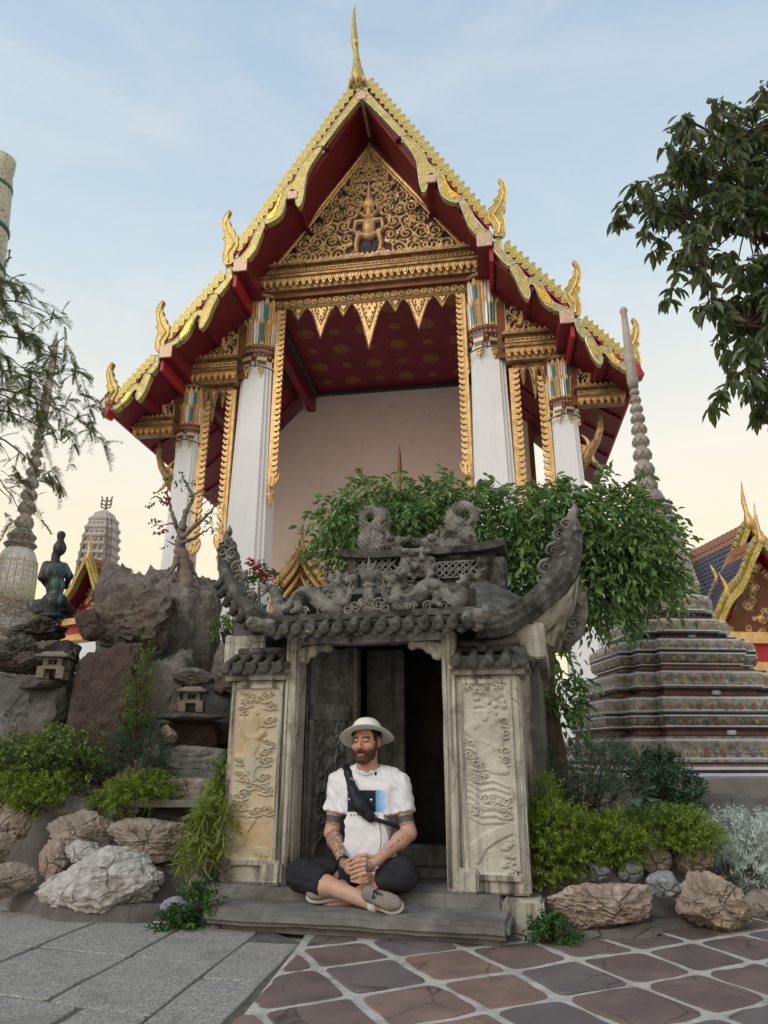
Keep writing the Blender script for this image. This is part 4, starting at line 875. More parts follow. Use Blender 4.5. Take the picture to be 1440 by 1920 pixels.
def pier(sgn, kind):
    x0, x1 = .545, .915; cx = sgn * (x0 + x1) / 2
    p = wob_box('pier', (cx, .55, .755), (x1 - x0, .38, 1.17), MT['gate'], gate, .003, .012, 10, 20 + sgn)
    w2 = .85 if sgn < 0 else .875; xa, xb = (-.875, -.575) if sgn < 0 else (.585, .845)
    relief_panel('carved_panel', xa, xb, .30 if sgn < 0 else .27, 1.285, .357, MT['panel_y'] if kind == 'y' else MT['panel_g'], kind, p)
    fm = MB()
    for (a, b, c, d) in ((xa - .022, xb + .022, 1.285, 1.312), (xa - .022, xb + .022, (.30 if sgn < 0 else .27) - .03, .30 if sgn < 0 else .27)): fm.box(((a + b) / 2, .352, (c + d) / 2), (b - a, .02, d - c))
    for a in (xa - .011, xb + .011): fm.box((a, .353, .79), (.022, .02, 1.0))
    fm.build('panel_border', MT['gate'], p, bevel=.004)
    wob_box('pier_back', (sgn * (x1 - .10), .86, .78), (.30, .30, 1.24), MT['gate'], gate, .003, .012, 8, 30 + sgn)
    wob_box('pier_back', (sgn * (x1 - .03), 1.35, .80), (.26, .7, 1.30), MT['gate'], gate, .003, .012, 8, 33 + sgn)
    for (cx2, y, wd, dp, z, hh) in ((cx + sgn * .01, .55, .42, .44, 1.355, .035), (cx + sgn * .015, .55, .47, .50, 1.385, .03)): wob_box('pier_moulding', (cx2, y, z), (wd, dp, hh), MT['gate'], gate, .002, .006, 6, 40 + sgn)
    wob_box('foot_block', (sgn * .575, .35, .235), (.13, .05, .13), MT['gate'], gate, .004, .018, 4, 50 + sgn)
    # little tiled roof on the pier
    xa, xb = cx - .235 + (0.012 * sgn), cx + .235 + (.03 * sgn)
    cap_ = wob_box('pier_roof', (cx + sgn * .015, .55, 1.425), (.46, .46, .05), MT['gate_dark'], gate, .003, .008, 6, 60)
    n = 5
    for k in range(n):
        x = xa + (xb - xa) * (k + .5) / n; mb = MB(); mb.tube([(x, .29, 1.405), (x, .31, 1.425), (x, .45, 1.50)], [.030, .030, .024], 10); mb.lathe([(.012, -.004), (.036, 0), (.036, .016), (.02, .02)], n=12, rot=rotx(R(90))); mb.v[-1] += np.array([x, .292, 1.405])
        mb.build('roof_tile', MT['gate_dark'], cap_, smooth=True)
        if k < n - 1:
            mb = MB(); xm = x + (xb - xa) / n / 2; mb.prism([(xm - .042, 1.408), (xm + .042, 1.408), (xm + .03, 1.382), (xm, 1.366), (xm - .03, 1.382)], .285, .303); mb.build('drip_tile', MT['gate_dark'], cap_)
    for zz, r_ in ((1.50, .022), (1.535, .026)):
        mb = MB(); L_ = .19 if sgn < 0 else .2; mb.tube([(cx - L_ + sgn * .0, .46, zz), (cx + L_, .46, zz)], r_, 10); mb.build('cap_ridge', MT['gate_dark'], cap_, smooth=True)
    if sgn > 0:                                                           # side slope of the right cap
        for k in range(4):
            y = .38 + k * .11; mb = MB(); mb.tube([(xb + .01, y, 1.405), (xb - .02, y, 1.42), (xb - .10, y, 1.49)], [.03, .03, .024], 9); mb.build('roof_tile', MT['gate_dark'], cap_, smooth=True)
    return p
pier(-1, 'y'); pier(1, 'g')
for sgn in (1, -1):                                                       # door posts, grooved
    j = wob_box('door_post', (sgn * .502, .44, .89), (.085, .16, 1.44), MT['gate'], gate, .0025, .008, 8, 70 + sgn)
    mb = MB(); mb.tube([(sgn * .478, .357, .2), (sgn * .478, .357, 1.58)], .012, 6); mb.tube([(sgn * .53, .357, .2), (sgn * .53, .357, 1.58)], .010, 6); mb.build('post_moulding', MT['gate'], j, smooth=True)
wob_box('lintel', (0, .44, 1.585), (.92, .14, .055), MT['gate'], gate, .003, .006, 10, 80)
wob_box('lintel_beam', (0, .50, 1.63), (1.3, .30, .04), MT['gate_dark'], gate, .003, .006, 10, 81)
for sgn in (1, -1):                                                       # scrolled corner brackets
    br = [('e', (sgn * .40, .40, 1.505), (.055, .03, .035), None, .01), ('c', (sgn * .455, .40, 1.50), (sgn * .36, .40, 1.53), .042, .03, .01), ('c', (sgn * .36, .40, 1.53), (sgn * .30, .40, 1.535), .028, .022, .01), ('e', (sgn * .275, .40, 1.532), (.03, .032, .03), None, .006), ('s:e', (sgn * .275, .362, 1.532), (.016, .02, .016), None, .004), ('e', (sgn * .43, .39, 1.465), (.035, .03, .03), None, .008), ('s:c', (sgn * .40, .365, 1.47), (sgn * .33, .365, 1.505), .006, .004, .004), ('s:c', (sgn * .45, .365, 1.51), (sgn * .37, .365, 1.55), .006, .004, .004)]
    sdf_obj('bracket', br, .005, MT['gate'], gate, disp=lambda P: fbm(P * 40, 2) * .0025)
# doorway interior: stone chamber, inner posts, carved leaf swung inwards
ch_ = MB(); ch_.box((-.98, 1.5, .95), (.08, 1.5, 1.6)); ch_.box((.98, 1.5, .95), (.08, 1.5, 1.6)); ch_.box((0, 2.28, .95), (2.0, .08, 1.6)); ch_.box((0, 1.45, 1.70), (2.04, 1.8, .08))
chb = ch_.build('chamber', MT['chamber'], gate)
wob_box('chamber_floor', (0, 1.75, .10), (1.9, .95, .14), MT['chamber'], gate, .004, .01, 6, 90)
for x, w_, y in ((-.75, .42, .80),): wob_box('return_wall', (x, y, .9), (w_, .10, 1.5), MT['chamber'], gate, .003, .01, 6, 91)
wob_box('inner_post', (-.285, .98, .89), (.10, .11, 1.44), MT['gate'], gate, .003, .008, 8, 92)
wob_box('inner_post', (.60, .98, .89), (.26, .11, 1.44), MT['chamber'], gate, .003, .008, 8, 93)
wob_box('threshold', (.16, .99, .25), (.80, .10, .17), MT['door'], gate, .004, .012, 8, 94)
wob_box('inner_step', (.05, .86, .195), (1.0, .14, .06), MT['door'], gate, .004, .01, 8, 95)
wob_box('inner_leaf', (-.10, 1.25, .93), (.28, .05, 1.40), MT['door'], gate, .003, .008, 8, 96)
leafM = rotz(R(-28)); hx, hy = -.45, .55                                  # carved door leaf
def lw(V): return np.asarray(V) @ leafM.T + np.array([hx, hy, 0])
leafM = rotz(R(52))
mb = MB(); mb.box((.17, .03, .88), (.36, .045, 1.36)); mb.v[0] = lw(mb.v[0]); lf = mb.build('door_leaf', MT['door'], gate)
for (z0, z1) in ((.25, 1.10), (1.20, 1.52)):
    h = HF(.03, .31, z0, z1, .006); r_ = np.random.default_rng(int(z0 * 10))
    for _ in range(26 if z0 < .5 else 12): h.spiral(r_.uniform(.05, .29), r_.uniform(z0, z1), r_.uniform(.025, .05), 1.6, .016, r_.choice([-1, 1]), r_.random(), .5)
    for _ in range(46 if z0 < .5 else 16): h.flame(r_.uniform(.05, .29), r_.uniform(z0, z1), r_.uniform(.06, .2), r_.uniform(.6, 2.5), .012, .02, r_.choice([-1.5, 1.5]))
    mb = MB(); h.mesh(mb, .003, warp=lw); mb.build('leaf_carving', MT['door'], lf, smooth=True)
mb = MB()
for a, b, c, d in ((0, .34, 1.10, 1.2), (0, .34, 1.52, 1.57), (0, .34, .19, .25), (0, .03, .2, 1.56), (.31, .345, .2, 1.56)): mb.box(((a + b) / 2, -.003, (c + d) / 2), (b - a, .03, d - c)); mb.v[-1] = lw(mb.v[-1])
mb.build('leaf_frame', MT['door'], lf)
# roof over the doorway: eave of barrel tiles, ledge, hipped body
N_T = 15
eave = wob_box('eave_ledge', (.03, .34, 1.70), (1.40, .24, .055), MT['gate_dark'], gate, .004, .012, 14, 100)
for k in range(N_T):
    x = -.64 + 1.34 * (k + .5) / N_T; jx = RNG.normal(0, .003); mb = MB(); mb.tube([(x + jx, .185, 1.615), (x + jx, .20, 1.640), (x + jx, .30, 1.70)], [.032, .033, .03], 10)
    mb.lathe([(.01, -.006), (.020, -.002), (.036, 0), (.036, .018), (.02, .022)], n=12, rot=rotx(R(90))); mb.v[-1] += np.array([x + jx, .188, 1.62]); mb.build('roof_tile', MT['gate_dark'], eave, smooth=True)
    xm = x + .67 / N_T; mb = MB(); mb.prism([(xm - .044, 1.618), (xm + .044, 1.618), (xm + .04, 1.59), (xm + .02, 1.575), (xm, 1.565), (xm - .02, 1.575), (xm - .04, 1.59)], .180 + .004 * (k % 2), .205); mb.build('drip_tile', MT['gate_dark'], eave)
wob_box('eave_soffit', (.02, .36, 1.655), (1.32, .28, .04), MT['gate_dark'], gate, .003, .006, 10, 101)
hip = MB(); hip.add([(-.72, .36, 1.70), (.78, .36, 1.70), (1.15, .85, 1.78), (1.15, 2.1, 1.78), (-1.1, 2.1, 1.78), (-1.1, .85, 1.78), (-.62, 1.25, 2.12), (.68, 1.25, 2.12), (.68, 1.6, 2.12), (-.62, 1.6, 2.12)],
    [(0, 1, 7, 6), (1, 2, 7), (2, 3, 8, 7), (3, 4, 9, 8), (4, 5, 6, 9), (5, 0, 6), (6, 7, 8, 9), (0, 5, 4, 3, 2, 1)]); hip.build('hip_roof', MT['gate_dark'], gate)
for sgn in (1, -1): wob_box('side_beam', (sgn * .93, 1.3, 1.56), (.30, 1.5, .22), MT['gate'], gate, .003, .01, 8, 110 + sgn)
# upswept corner horns
def horn(sgn, up, lo, th, seed):
    """up/lo: photo bearings (px, py) with depth d; a thick curved stone fin"""
    k = len(up)
    def rs(L):
        L = np.array([(*GF.px(x, y, d)[:1], d, GF.px(x, y, d)[1]) for x, y, d in L]); t = np.linspace(0, k - 1, 40); Q = np.column_stack([np.interp(t, range(k), L[:, i]) for i in range(3)])
        for _ in range(6): Q[1:-1] = (Q[:-2] + 2 * Q[1:-1] + Q[2:]) / 4
        return Q
    U, L = rs(up), rs(lo); tv = np.array([-.25 * sgn, 1, 0]); tv /= np.linalg.norm(tv); n = len(U)
    m_ = 7; V = []
    for s, bul in ((0, 1), (1, -1)):
        for j in range(m_):
            q = j / (m_ - 1); base = L + (U - L) * q + tv * th * s
            bump = .018 * math.sin(q * math.pi) + (.012 if j in (2, 4) else 0); V.append(base - tv * bul * bump + fbm(base * 18 + seed, 3)[:, None] * tv * .006)
    V = np.array(V); idx = np.arange(2 * m_ * n).reshape(2 * m_, n); F = []
    ring = list(range(m_)) + list(range(2 * m_ - 1, m_ - 1, -1))
    for a_, b_ in zip(ring, ring[1:] + ring[:1]):
        for i in range(n - 1): F.append((idx[a_, i], idx[a_, i + 1], idx[b_, i + 1], idx[b_, i]))
    F.append(tuple(idx[r, 0] for r in ring)); F.append(tuple(idx[r, n - 1] for r in ring[::-1]))
    mb = MB(); mb.add(V.reshape(-1, 3), F); o = mb.build('roof_horn', MT['gate_dark'], gate); smooth_angle(o, 40); return o, U, L, tv
hR, U, L, tv = horn(1, [(898, 1160, .34), (935, 1148, .38), (971, 1126, .45), (1003, 1100, .55), (1027, 1073, .64), (1044, 1036, .72), (1056, 1000, .80), (1064, 975, .84)], [(893, 1196, .34), (930, 1195, .38), (965, 1187, .45), (1017, 1152, .58), (1063, 1111, .70), (1088, 1070, .78), (1094, 1020, .84), (1090, 985, .86)], .15, 1)
def edge_scrolls(par, U, tv, sgn, idxs, r0, off=0.):
    for i, r in zip(idxs, r0):
        p = U[i]; t = U[min(i + 1, len(U) - 1)] - U[max(i - 1, 0)]; ang = math.atan2(t[2], t[0]); up_ = np.array([-math.sin(ang), 0, math.cos(ang)]) * sgn
        c = p + up_ * r * .35 + tv * .07; mb = MB(); scroll_tube(mb, c[0], c[2], c[1], r, 1.6, sgn, r * .34, ang)
        mb.build('crest_scroll', MT['gate_carve'], par, smooth=True)
        mb = MB(); scroll_tube(mb, c[0] - math.cos(ang) * r * 1.5, c[2] - math.sin(ang) * r * 1.5, c[1], r * .75, 1.4, -sgn, r * .30, ang); mb.build('crest_scroll', MT['gate_carve'], par, smooth=True)
edge_scrolls(hR, U, tv, 1, (24, 29, 34, 37), (.05, .048, .042, .04))
def flame_tip(par, pts, rad, y):
    mb = MB(); P = [(GF.px(x, yy, y)[0], y, GF.px(x, yy, y)[1]) for x, yy in pts]; t = np.linspace(0, len(P) - 1, 24); P = np.array(P); P = np.column_stack([np.interp(t, range(len(P)), P[:, i]) for i in range(3)])
    for _ in range(4): P[1:-1] = (P[:-2] + 2 * P[1:-1] + P[2:]) / 4
    mb.tube(P, np.interp(t, range(len(rad)), rad), 9); return mb
mb = flame_tip(hR, [(1078, 1000), (1074, 985), (1070, 970), (1078, 957), (1076, 942)], [.06, .05, .035, .028, .004], .86); scroll_tube(mb, *[GF.px(1062, 985, .84)[i] for i in (0, 1)], .82, .045, 1.5, 1, .014, 0); mb.build('flame_tip', MT['gate_carve'], hR, smooth=True)
hL, U, L, tv = horn(-1, [(520, 1160, .36), (492, 1150, .42), (466, 1132, .48), (446, 1108, .56), (432, 1080, .64), (424, 1055, .72), (416, 1032, .78), (417, 1015, .82)], [(512, 1195, .34), (490, 1190, .40), (462, 1172, .48), (434, 1145, .56), (415, 1112, .64), (410, 1085, .70), (410, 1055, .76), (412, 1030, .80)], .14, 2)
edge_scrolls(hL, U, tv, -1, (14, 22, 30, 36), (.045, .05, .055, .05))
mb = flame_tip(hL, [(424, 1055), (436, 1048), (440, 1030), (428, 1020), (424, 1005), (432, 997), (430, 985)], [.05, .04, .03, .034, .03, .025, .004], .78)
for x, y, r in ((437, 1040, .05), (420, 1035, .045), (432, 1020, .035), (446, 1066, .05), (460, 1085, .045)): scroll_tube(mb, *GF.px(x, y, .76), .74, r, 1.5, 1, .014, 1.)
mb.build('flame_tip', MT['gate_carve'], hL, smooth=True)
mb = MB()
for i in range(6, 26, 3):                                                 # barrel tiles hanging below the left horn
    p = L[i] + (U[i] - L[i]) * .42; q = L[i] - (U[i] - L[i]) * .05; mb.tube([tuple(p - tv * .03), tuple(q - tv * .05)], .028, 8)
mb.build('horn_tiles', MT['gate_dark'], hL, smooth=True)
# pale underside and carved drop behind the right horn, and its twin behind the left
for sgn, pts in ((1, [(985, 1178, .55), (1063, 1113, .72), (1088, 1075, .80), (1078, 1150, .95), (1052, 1222, 1.0), (1012, 1200, .85)]), (-1, [(480, 1188, .5), (436, 1150, .58), (420, 1120, .66), (452, 1190, .85), (490, 1215, .85), (520, 1205, .7)])):
    P = np.array([(GF.px(x, y, d)[0], d, GF.px(x, y, d)[1]) for x, y, d in pts]); n = len(P); Q = P + np.array([-.03 * sgn, .12, .03]); mb = MB()
    f = [tuple(range(n)), tuple(range(2 * n - 1, n - 1, -1))] + [(i, n + i, n + (i + 1) % n, (i + 1) % n) for i in range(n)]
    mb.add(np.vstack([P, Q]), f); mb.build('eave_underside', MT['gate'], gate, bevel=.01)
mb = MB(); P = [(GF.px(x, y, 1.0)[0], 1.0, GF.px(x, y, 1.0)[1]) for x, y in ((1086, 1110), (1082, 1150), (1075, 1185), (1058, 1218))]; mb.tube(P, [.05, .075, .07, .02], 10)
for x, y in ((1080, 1140), (1074, 1170), (1066, 1195)): scroll_tube(mb, *GF.px(x, y, .93), .92, .04, 1.5, 1, .012)
mb.build('carved_drop', MT['gate_carve'], gate, smooth=True)
sdf_obj('dragon_spout', [('c', (.66, .24, 1.66), (.76, .16, 1.66), .055, .045, .02), ('e', (.77, .14, 1.67), (.04, .05, .03), None, .02), ('s:c', (.74, .09, 1.655), (.80, .09, 1.655), .012, .012, .006), ('e', (.76, .13, 1.70), (.02, .02, .02), None, .01)], .006, MT['gate_carve'], gate, disp=lambda P: fbm(P * 35, 3) * .006)
sdf_obj('dragon_spout', [('c', (-.62, .24, 1.66), (-.70, .16, 1.66), .05, .04, .02), ('e', (-.70, .15, 1.68), (.03, .04, .03), None, .02)], .006, MT['gate_carve'], gate, disp=lambda P: fbm(P * 35, 3) * .006)
# two dragons facing the flaming pearl
def chain(pts, radii, k=.012):
    return [('c', pts[i], pts[i + 1], radii[i], radii[i + 1], k) for i in range(len(pts) - 1)]
def dres(pts, n=26):
    P = np.array(pts, float); t = np.linspace(0, len(P) - 1, n); Q = np.column_stack([np.interp(t, range(len(P)), P[:, i]) for i in range(3)])
    for _ in range(3): Q[1:-1] = (Q[:-2] + 2 * Q[1:-1] + Q[2:]) / 4
    return Q
def dragon(sgn, x0, stretch):
    f = lambda q, z, y=.30: (x0 + sgn * q * stretch, y, z)
    B = dres([f(.13, 1.90), f(.10, 1.80), f(.13, 1.755), f(.22, 1.77), f(.29, 1.83), f(.36, 1.885), f(.44, 1.86), f(.50, 1.79), f(.56, 1.755), f(.61, 1.80), f(.62, 1.88), f(.66, 1.925), f(.72, 1.92)], 44)
    r = np.interp(np.linspace(0, 1, 44), [0, .15, .4, .7, .9, 1], [.04, .055, .052, .042, .03, .012])
    pr = chain([tuple(q) for q in B], r, .008)
    pr += [('e', f(.10, 1.93, .28), (.062, .05, .04), None, .015), ('c', f(.07, 1.935, .265), f(.015, 1.945, .25), .032, .026, .01), ('c', f(.07, 1.89, .265), f(.025, 1.875, .25), .022, .012, .008), ('e', f(.005, 1.957, .25), (.018, .02, .014), None, .008), ('e', f(.075, 1.965, .245), (.02, .016, .016), None, .006), ('s:e', f(.03, 1.905, .24), (.03, .03, .010), None, .006)]
    for k in range(7):                                                    # swept mane and whiskers
        z = 1.96 - .022 * k; pr.append(('c', f(.13, z, .275), f(.24 + .012 * (k % 3), z + .012 * math.sin(k * 2.), .27), .014, .004, .006))
    pr += [('c', f(.10, 1.97, .27), f(.17, 2.01, .28), .012, .004, .006), ('c', f(.02, 1.93, .235), f(.05, 1.87, .235), .007, .004, .004)]
    pr += chain([f(.14, 1.80, .26), f(.06, 1.79, .24), f(.035, 1.84, .23)], [.028, .02, .016], .01)   # raised foreleg with claws
    for dz, dx in ((.04, -.03), (.05, 0), (.035, .025)): pr.append(('c', f(.035, 1.84, .23), f(.03 + dx, 1.84 + dz, .215), .011, .004, .004))
    pr += chain([f(.44, 1.82, .26), f(.42, 1.77, .24), f(.46, 1.745, .22)], [.028, .02, .014], .01)
    for k in range(4): pr.append(('c', f(.70, 1.92), f(.75 + .012 * k, 1.87 + .035 * k), .014, .003, .006))
    for i in range(4, 40, 2):                                             # dorsal spines
        t = B[i + 1] - B[i - 1]; nn = np.array([-t[2], 0, t[0]]) * sgn; nn /= np.linalg.norm(nn); p = B[i] + nn * r[i] * .8; pr.append(('c', tuple(p), tuple(p + nn * .024 + t / np.linalg.norm(t) * .01), .011, .003, .003))
    sc = lambda P: -.0045 * np.abs(np.sin(P[:, 0] * 150 + P[:, 2] * 60)) * np.abs(np.sin(P[:, 2] * 150 - P[:, 0] * 60)) + fbm(P * 60, 2) * .0018
    return sdf_obj('dragon', pr, .0052, MT['gate_carve'], gate, disp=sc)
dragon(1, .10, .83); dragon(-1, -.06, .88)
pr = [('e', (.02, .29, 1.965), (.055, .05, .055), None, .01), ('c', (.02, .29, 1.90), (.02, .29, 1.80), .03, .045, .015), ('e', (.02, .29, 1.90), (.05, .04, .016), None, .008), ('e', (.02, .29, 1.755), (.13, .055, .05), None, .02)]
for dx, dz, L_ in ((0, .04, .10), (.03, .035, .065), (-.03, .035, .065), (.048, .015, .06), (-.048, .015, .06)): pr.append(('c', (.02 + dx, .28, 1.965 + dz), (.02 + dx * 1.45, .28, 1.965 + dz + L_), .017, .003, .006))
sdf_obj('flaming_pearl', pr, .0055, MT['gate_carve'], gate, disp=lambda P: fbm(P * 50, 2) * .002)
SCR = [(.02 + sg_ * q, z, .235, r, sg_, 1.) for sg_ in (1, -1) for (q, z, r) in ((.075, 1.765, .042), (.12, 1.745, .035), (.03, 1.79, .03))] + [(x, 1.745, .25, .035, 1, 0.) for x in (-.52, -.40, -.28, .30, .40, .50)]
for x, z, y, r, hd, ph in SCR: mb = MB(); scroll_tube(mb, x, z, y, r, 1.7, hd, .010, ph); mb.build('cloud_scroll', MT['gate_carve'], gate, smooth=True)
mb = MB(); mb.box((.03, .42, 1.80), (1.30, .05, .16)); mb.build('parapet', MT['gate_dark'], gate, bevel=.008)
# ridge box with lattice frieze, lion mask and two scaly fish
RD = 1.3
def rp(x, y): return GF.px(x, y, RD)
xl, xr = rp(655, 1050)[0], rp(930, 1040)[0]; zt = rp(790, 1042)[1]; zb_ = rp(930, 1140)[1] - .05
wob_box('ridge_box', ((xl + xr) / 2, RD + .15, (zt + zb_) / 2), (xr - xl, .26, zt - zb_), MT['gate_dark'], gate, .004, .01, 10, 120)
mb = MB(); n = 30; U_, L_ = [], []
for i in range(n + 1):
    t = i / n; x = xl - .07 + (xr - xl + .14) * t; up_ = .045 * abs(2 * t - 1) ** 4; U_.append((x, zt + .045 + up_)); L_.append((x, zt - .015 + up_ * .8))
mb.strip(U_, L_, RD - .07, RD + .36); mb.build('ridge_cornice', MT['gate_dark'], gate, bevel=.006)
for x, yy in ((700, 1060), (850, 1068)):
    a, z = GF.px(x, yy, RD - .01)
    fr = MB(); fr.box((a, RD - .012, z), (.30, .02, .012)); 
    for zz in (-.06, .06): fr.box((a, RD - .012, z + zz), (.36, .022, .014))
    for k in range(-3, 4):
        for s in (1, -1): fr.box((a + k * .052, RD - .015 - .003 * (s + 1), z), (.012, .018, .15), rot=roty(R(45 * s)))
    fr.build('lattice_frieze', MT['gate_carve'], gate)
for x in (658, 905, 938):
    a, z = GF.px(x, 1090 if x > 900 else 1075, RD - .05); wob_box('ridge_post', (a, RD + .05, z - .02), (.09, .16, .44), MT['gate_dark'], gate, .004, .012, 6, int(x))
a, z = GF.px(780, 1058, RD - .08)
sdf_obj('lion_mask', [('e', (a, RD - .03, z), (.15, .06, .11), None, .02), ('e', (a - .05, RD - .09, z + .03), (.03, .03, .03), None, .01), ('e', (a + .05, RD - .09, z + .03), (.03, .03, .03), None, .01), ('e', (a, RD - .10, z - .02), (.035, .04, .03), None, .01), ('s:e', (a, RD - .10, z - .07), (.06, .05, .018), None, .01), ('e', (a, RD - .06, z + .10), (.12, .05, .03), None, .02), ('e', (a + .11, RD - .06, z - .11), (.035, .03, .05), None, .02), ('e', (a - .11, RD - .06, z - .1), (.035, .03, .05), None, .02)], .008, MT['gate_carve'], gate, disp=lambda P: fbm(P * 25, 3) * .018)
def fish(px_pts, radii, head, seed):
    B = dres([(GF.px(x, y, RD + .05)[0], RD + .08, GF.px(x, y, RD + .05)[1]) for x, y in px_pts], 34); r = np.interp(np.linspace(0, 1, 34), np.linspace(0, 1, len(radii)), radii)
    pr = chain([tuple(q) for q in B], r, .02); s = 1 if B[0][0] > B[10][0] else -1; hd = B[0]
    pr += [('e', (hd[0] + .02 * s, RD + .03, hd[2] + .02), (.10, .075, .055), None, .03), ('c', (hd[0] + .05 * s, RD + .0, hd[2] + .03), (hd[0] + .16 * s, RD - .01, hd[2] + .035), .04, .022, .015), ('c', (hd[0] + .05 * s, RD, hd[2] - .03), (hd[0] + .13 * s, RD, hd[2] - .045), .03, .016, .012), ('e', (hd[0] + .16 * s, RD - .01, hd[2] + .055), (.022, .03, .018), None, .01), ('e', (hd[0] + .02 * s, RD - .06, hd[2] + .055), (.032, .02, .028), None, .008), ('c', (hd[0], RD, hd[2] + .06), (hd[0] - .02 * s, RD, hd[2] + .12), .025, .008, .01)]
    for k in range(6): pr.append(('c', (hd[0] - .06 * s, RD - .03, hd[2] - .03 + .02 * k), (hd[0] - .20 * s - .01 * k * s, RD - .01, hd[2] + .03 + .035 * k), .018, .006, .008))   # belly fins
    for i in range(6, 32, 2):
        t = B[i + 1] - B[i - 1]; nn = np.array([t[2], 0, -t[0]]) * s; lc = B[-14:].mean(0)
        if i >= 18: nn = B[i] - lc; nn[1] = 0
        nn /= np.linalg.norm(nn); p = B[i] + nn * r[i] * .92; L_s = .022 if i < 18 else .04; pr.append(('c', tuple(p), tuple(p + nn * L_s + t * .25), .014, .004, .004))
    sc = lambda P: -.008 * np.abs(np.sin(P[:, 0] * 80 + P[:, 2] * 80)) * np.abs(np.sin(P[:, 2] * 80 - P[:, 0] * 80)) + fbm(P * 30, 2) * .002
    return sdf_obj('ridge_fish', pr, .0068, MT['gate_carve'], gate, disp=sc)
fish([(733, 1027), (702, 1032), (689, 1013), (708, 992), (719, 972), (709, 957), (692, 953), (678, 964), (680, 981), (691, 985)], [.065, .10, .098, .076, .056, .042, .034, .028, .022, .012], 0, 1)
fish([(818, 1027), (852, 1032), (874, 1014), (858, 992), (846, 970), (856, 952), (874, 946), (890, 957), (889, 974), (877, 978)], [.065, .105, .102, .080, .060, .045, .036, .029, .023, .012], 0, 2)
# ------------------------------------------------------------------ rockeries
def mpp(px, py, Y): return Y / dirs(px, py)[1] / FPX
import bmesh as _bm
_ICO = {}
def ico(sub):
    if sub not in _ICO:
        b = _bm.new(); _bm.ops.create_icosphere(b, subdivisions=sub, radius=1.); b.verts.ensure_lookup_table()
        _ICO[sub] = (np.array([v.co[:] for v in b.verts]), [tuple(v.index for v in f.verts) for f in b.faces]); b.free()
    return _ICO[sub]
def rock(name, box, Y, mat, seed, label, depth=1., sub=5, facets=14, rough=.10, group='stones of the rockery', rotv=0., detail=3.2, cat='rock', hollow=None, boxy=0.):
    x0, y0, x1, y1 = box; c = at((x0 + x1) / 2, (y0 + y1) / 2, Y); k = mpp((x0 + x1) / 2, (y0 + y1) / 2, Y)
    hx, hz = (x1 - x0) / 2 * k, (y1 - y0) / 2 * k; hy = hx * depth
    U, F = ico(sub); rg = np.random.default_rng(seed); N = rg.normal(size=(facets, 3)); N /= np.linalg.norm(N, axis=1)[:, None]; d = rg.uniform(.72, .98, facets)
    if boxy:
        A = np.vstack([np.eye(3), -np.eye(3)]); A = A + rg.normal(0, .10, A.shape); A /= np.linalg.norm(A, axis=1)[:, None]; N = np.vstack([N, A]); d = np.concatenate([d, np.full(6, boxy)])
    dots = np.clip(U @ N.T, 1e-3, None) / d; p = 16.; r = 1 / np.maximum((dots ** p).sum(1) ** (1 / p), .85)
    r *= 1 + rough * fbm(U * detail * .6 + seed * 3.1, 5) + rough * .75 * fbm(U * detail * 1.7 + seed, 5, True) - rough * .3
    V = U * r[:, None]
    if hollow is not None:
        hc, hr, dp = hollow; q = np.exp(-(((V - np.array(hc)) / np.array(hr)) ** 2).sum(1)); V = V * (1 - dp * q)[:, None]
    V /= np.abs(V).max(0); V = V * np.array([hx, hy, hz])
    if rotv: V = V @ rotz(rotv).T
    mb = MB(); mb.add(V, F); o = mb.build(name, mat, smooth=True, loc=tuple(c), label=label, cat=cat, group=group); smooth_angle(o, 34)
    return o
# cement banks the stones are bedded in
def bank(name, front, zfun, depth, mat, nx=110, ny=60):
    f = np.array(front); xs = np.linspace(f[0, 0], f[-1, 0], nx); yf = np.interp(xs, f[:, 0], f[:, 1]); s = np.linspace(0, 1, ny) ** 1.3
    X = np.repeat(xs[:, None], ny, 1); Yv = yf[:, None] + s[None] * depth; Z = zfun(X, s[None] * depth + X * 0)
    P = np.stack([X, Yv, Z], -1); n_ = fbm(np.stack([X * 2.2, Yv * 2.2, Z * 0], -1), 5); Z = Z + (n_ * .06 + fbm(P * 9, 3) * .015) * np.clip(s[None] * 12, 0, 1); Yv = Yv + fbm(P * 4 + 9, 3) * .03
    V = np.stack([X, Yv, Z], -1).reshape(-1, 3); i = np.arange(nx * ny).reshape(nx, ny); F = np.stack([i[:-1, :-1], i[1:, :-1], i[1:, 1:], i[:-1, 1:]], -1).reshape(-1, 4)
    mb = MB(); mb.add(V, F); return mb.build(name, mat, smooth=True, kind='structure')
sst = lambda t: np.clip(t, 0, 1) ** 2 * (3 - 2 * np.clip(t, 0, 1))
bank('rockery_bank_left', [(-5.5, 5.4), (-3.2, 5.0), (-2.37, 4.87), (-1.85, 4.445), (-1.38, 4.38), (-1.12, 4.52), (-1.02, 4.62)], lambda X, s: -.02 + .10 * sst(s / .05) + .38 * sst((s - .18) / .45) + .55 * sst((s - .55) / .7) + .5 * sst((s - 1.15) / .5), 2.0, MT['bank'])
bank('rockery_bank_right', [(.80, 4.10), (.9, 4.03), (1.3, 4.08), (1.68, 4.31), (2.33, 4.79), (3.6, 5.3)], lambda X, s: -.02 + .07 * sst(s / .05) + .36 * sst((s - .12) / .5) + .12 * sst((s - .6) / .5) - .5 * sst((s - 1.5) / .4), 2.1, MT['bank'])
M_ = MT
rock('boulder', (170, 1034, 418, 1520), 6.4, M_['rock_grey'], 3, 'huge rounded grey boulder carrying the bonsai, highest of the rockery', .7, 6, 8, .11, detail=2.6, boxy=.72, hollow=((.45, -.8, -.1), (.18, .5, .3), .35))
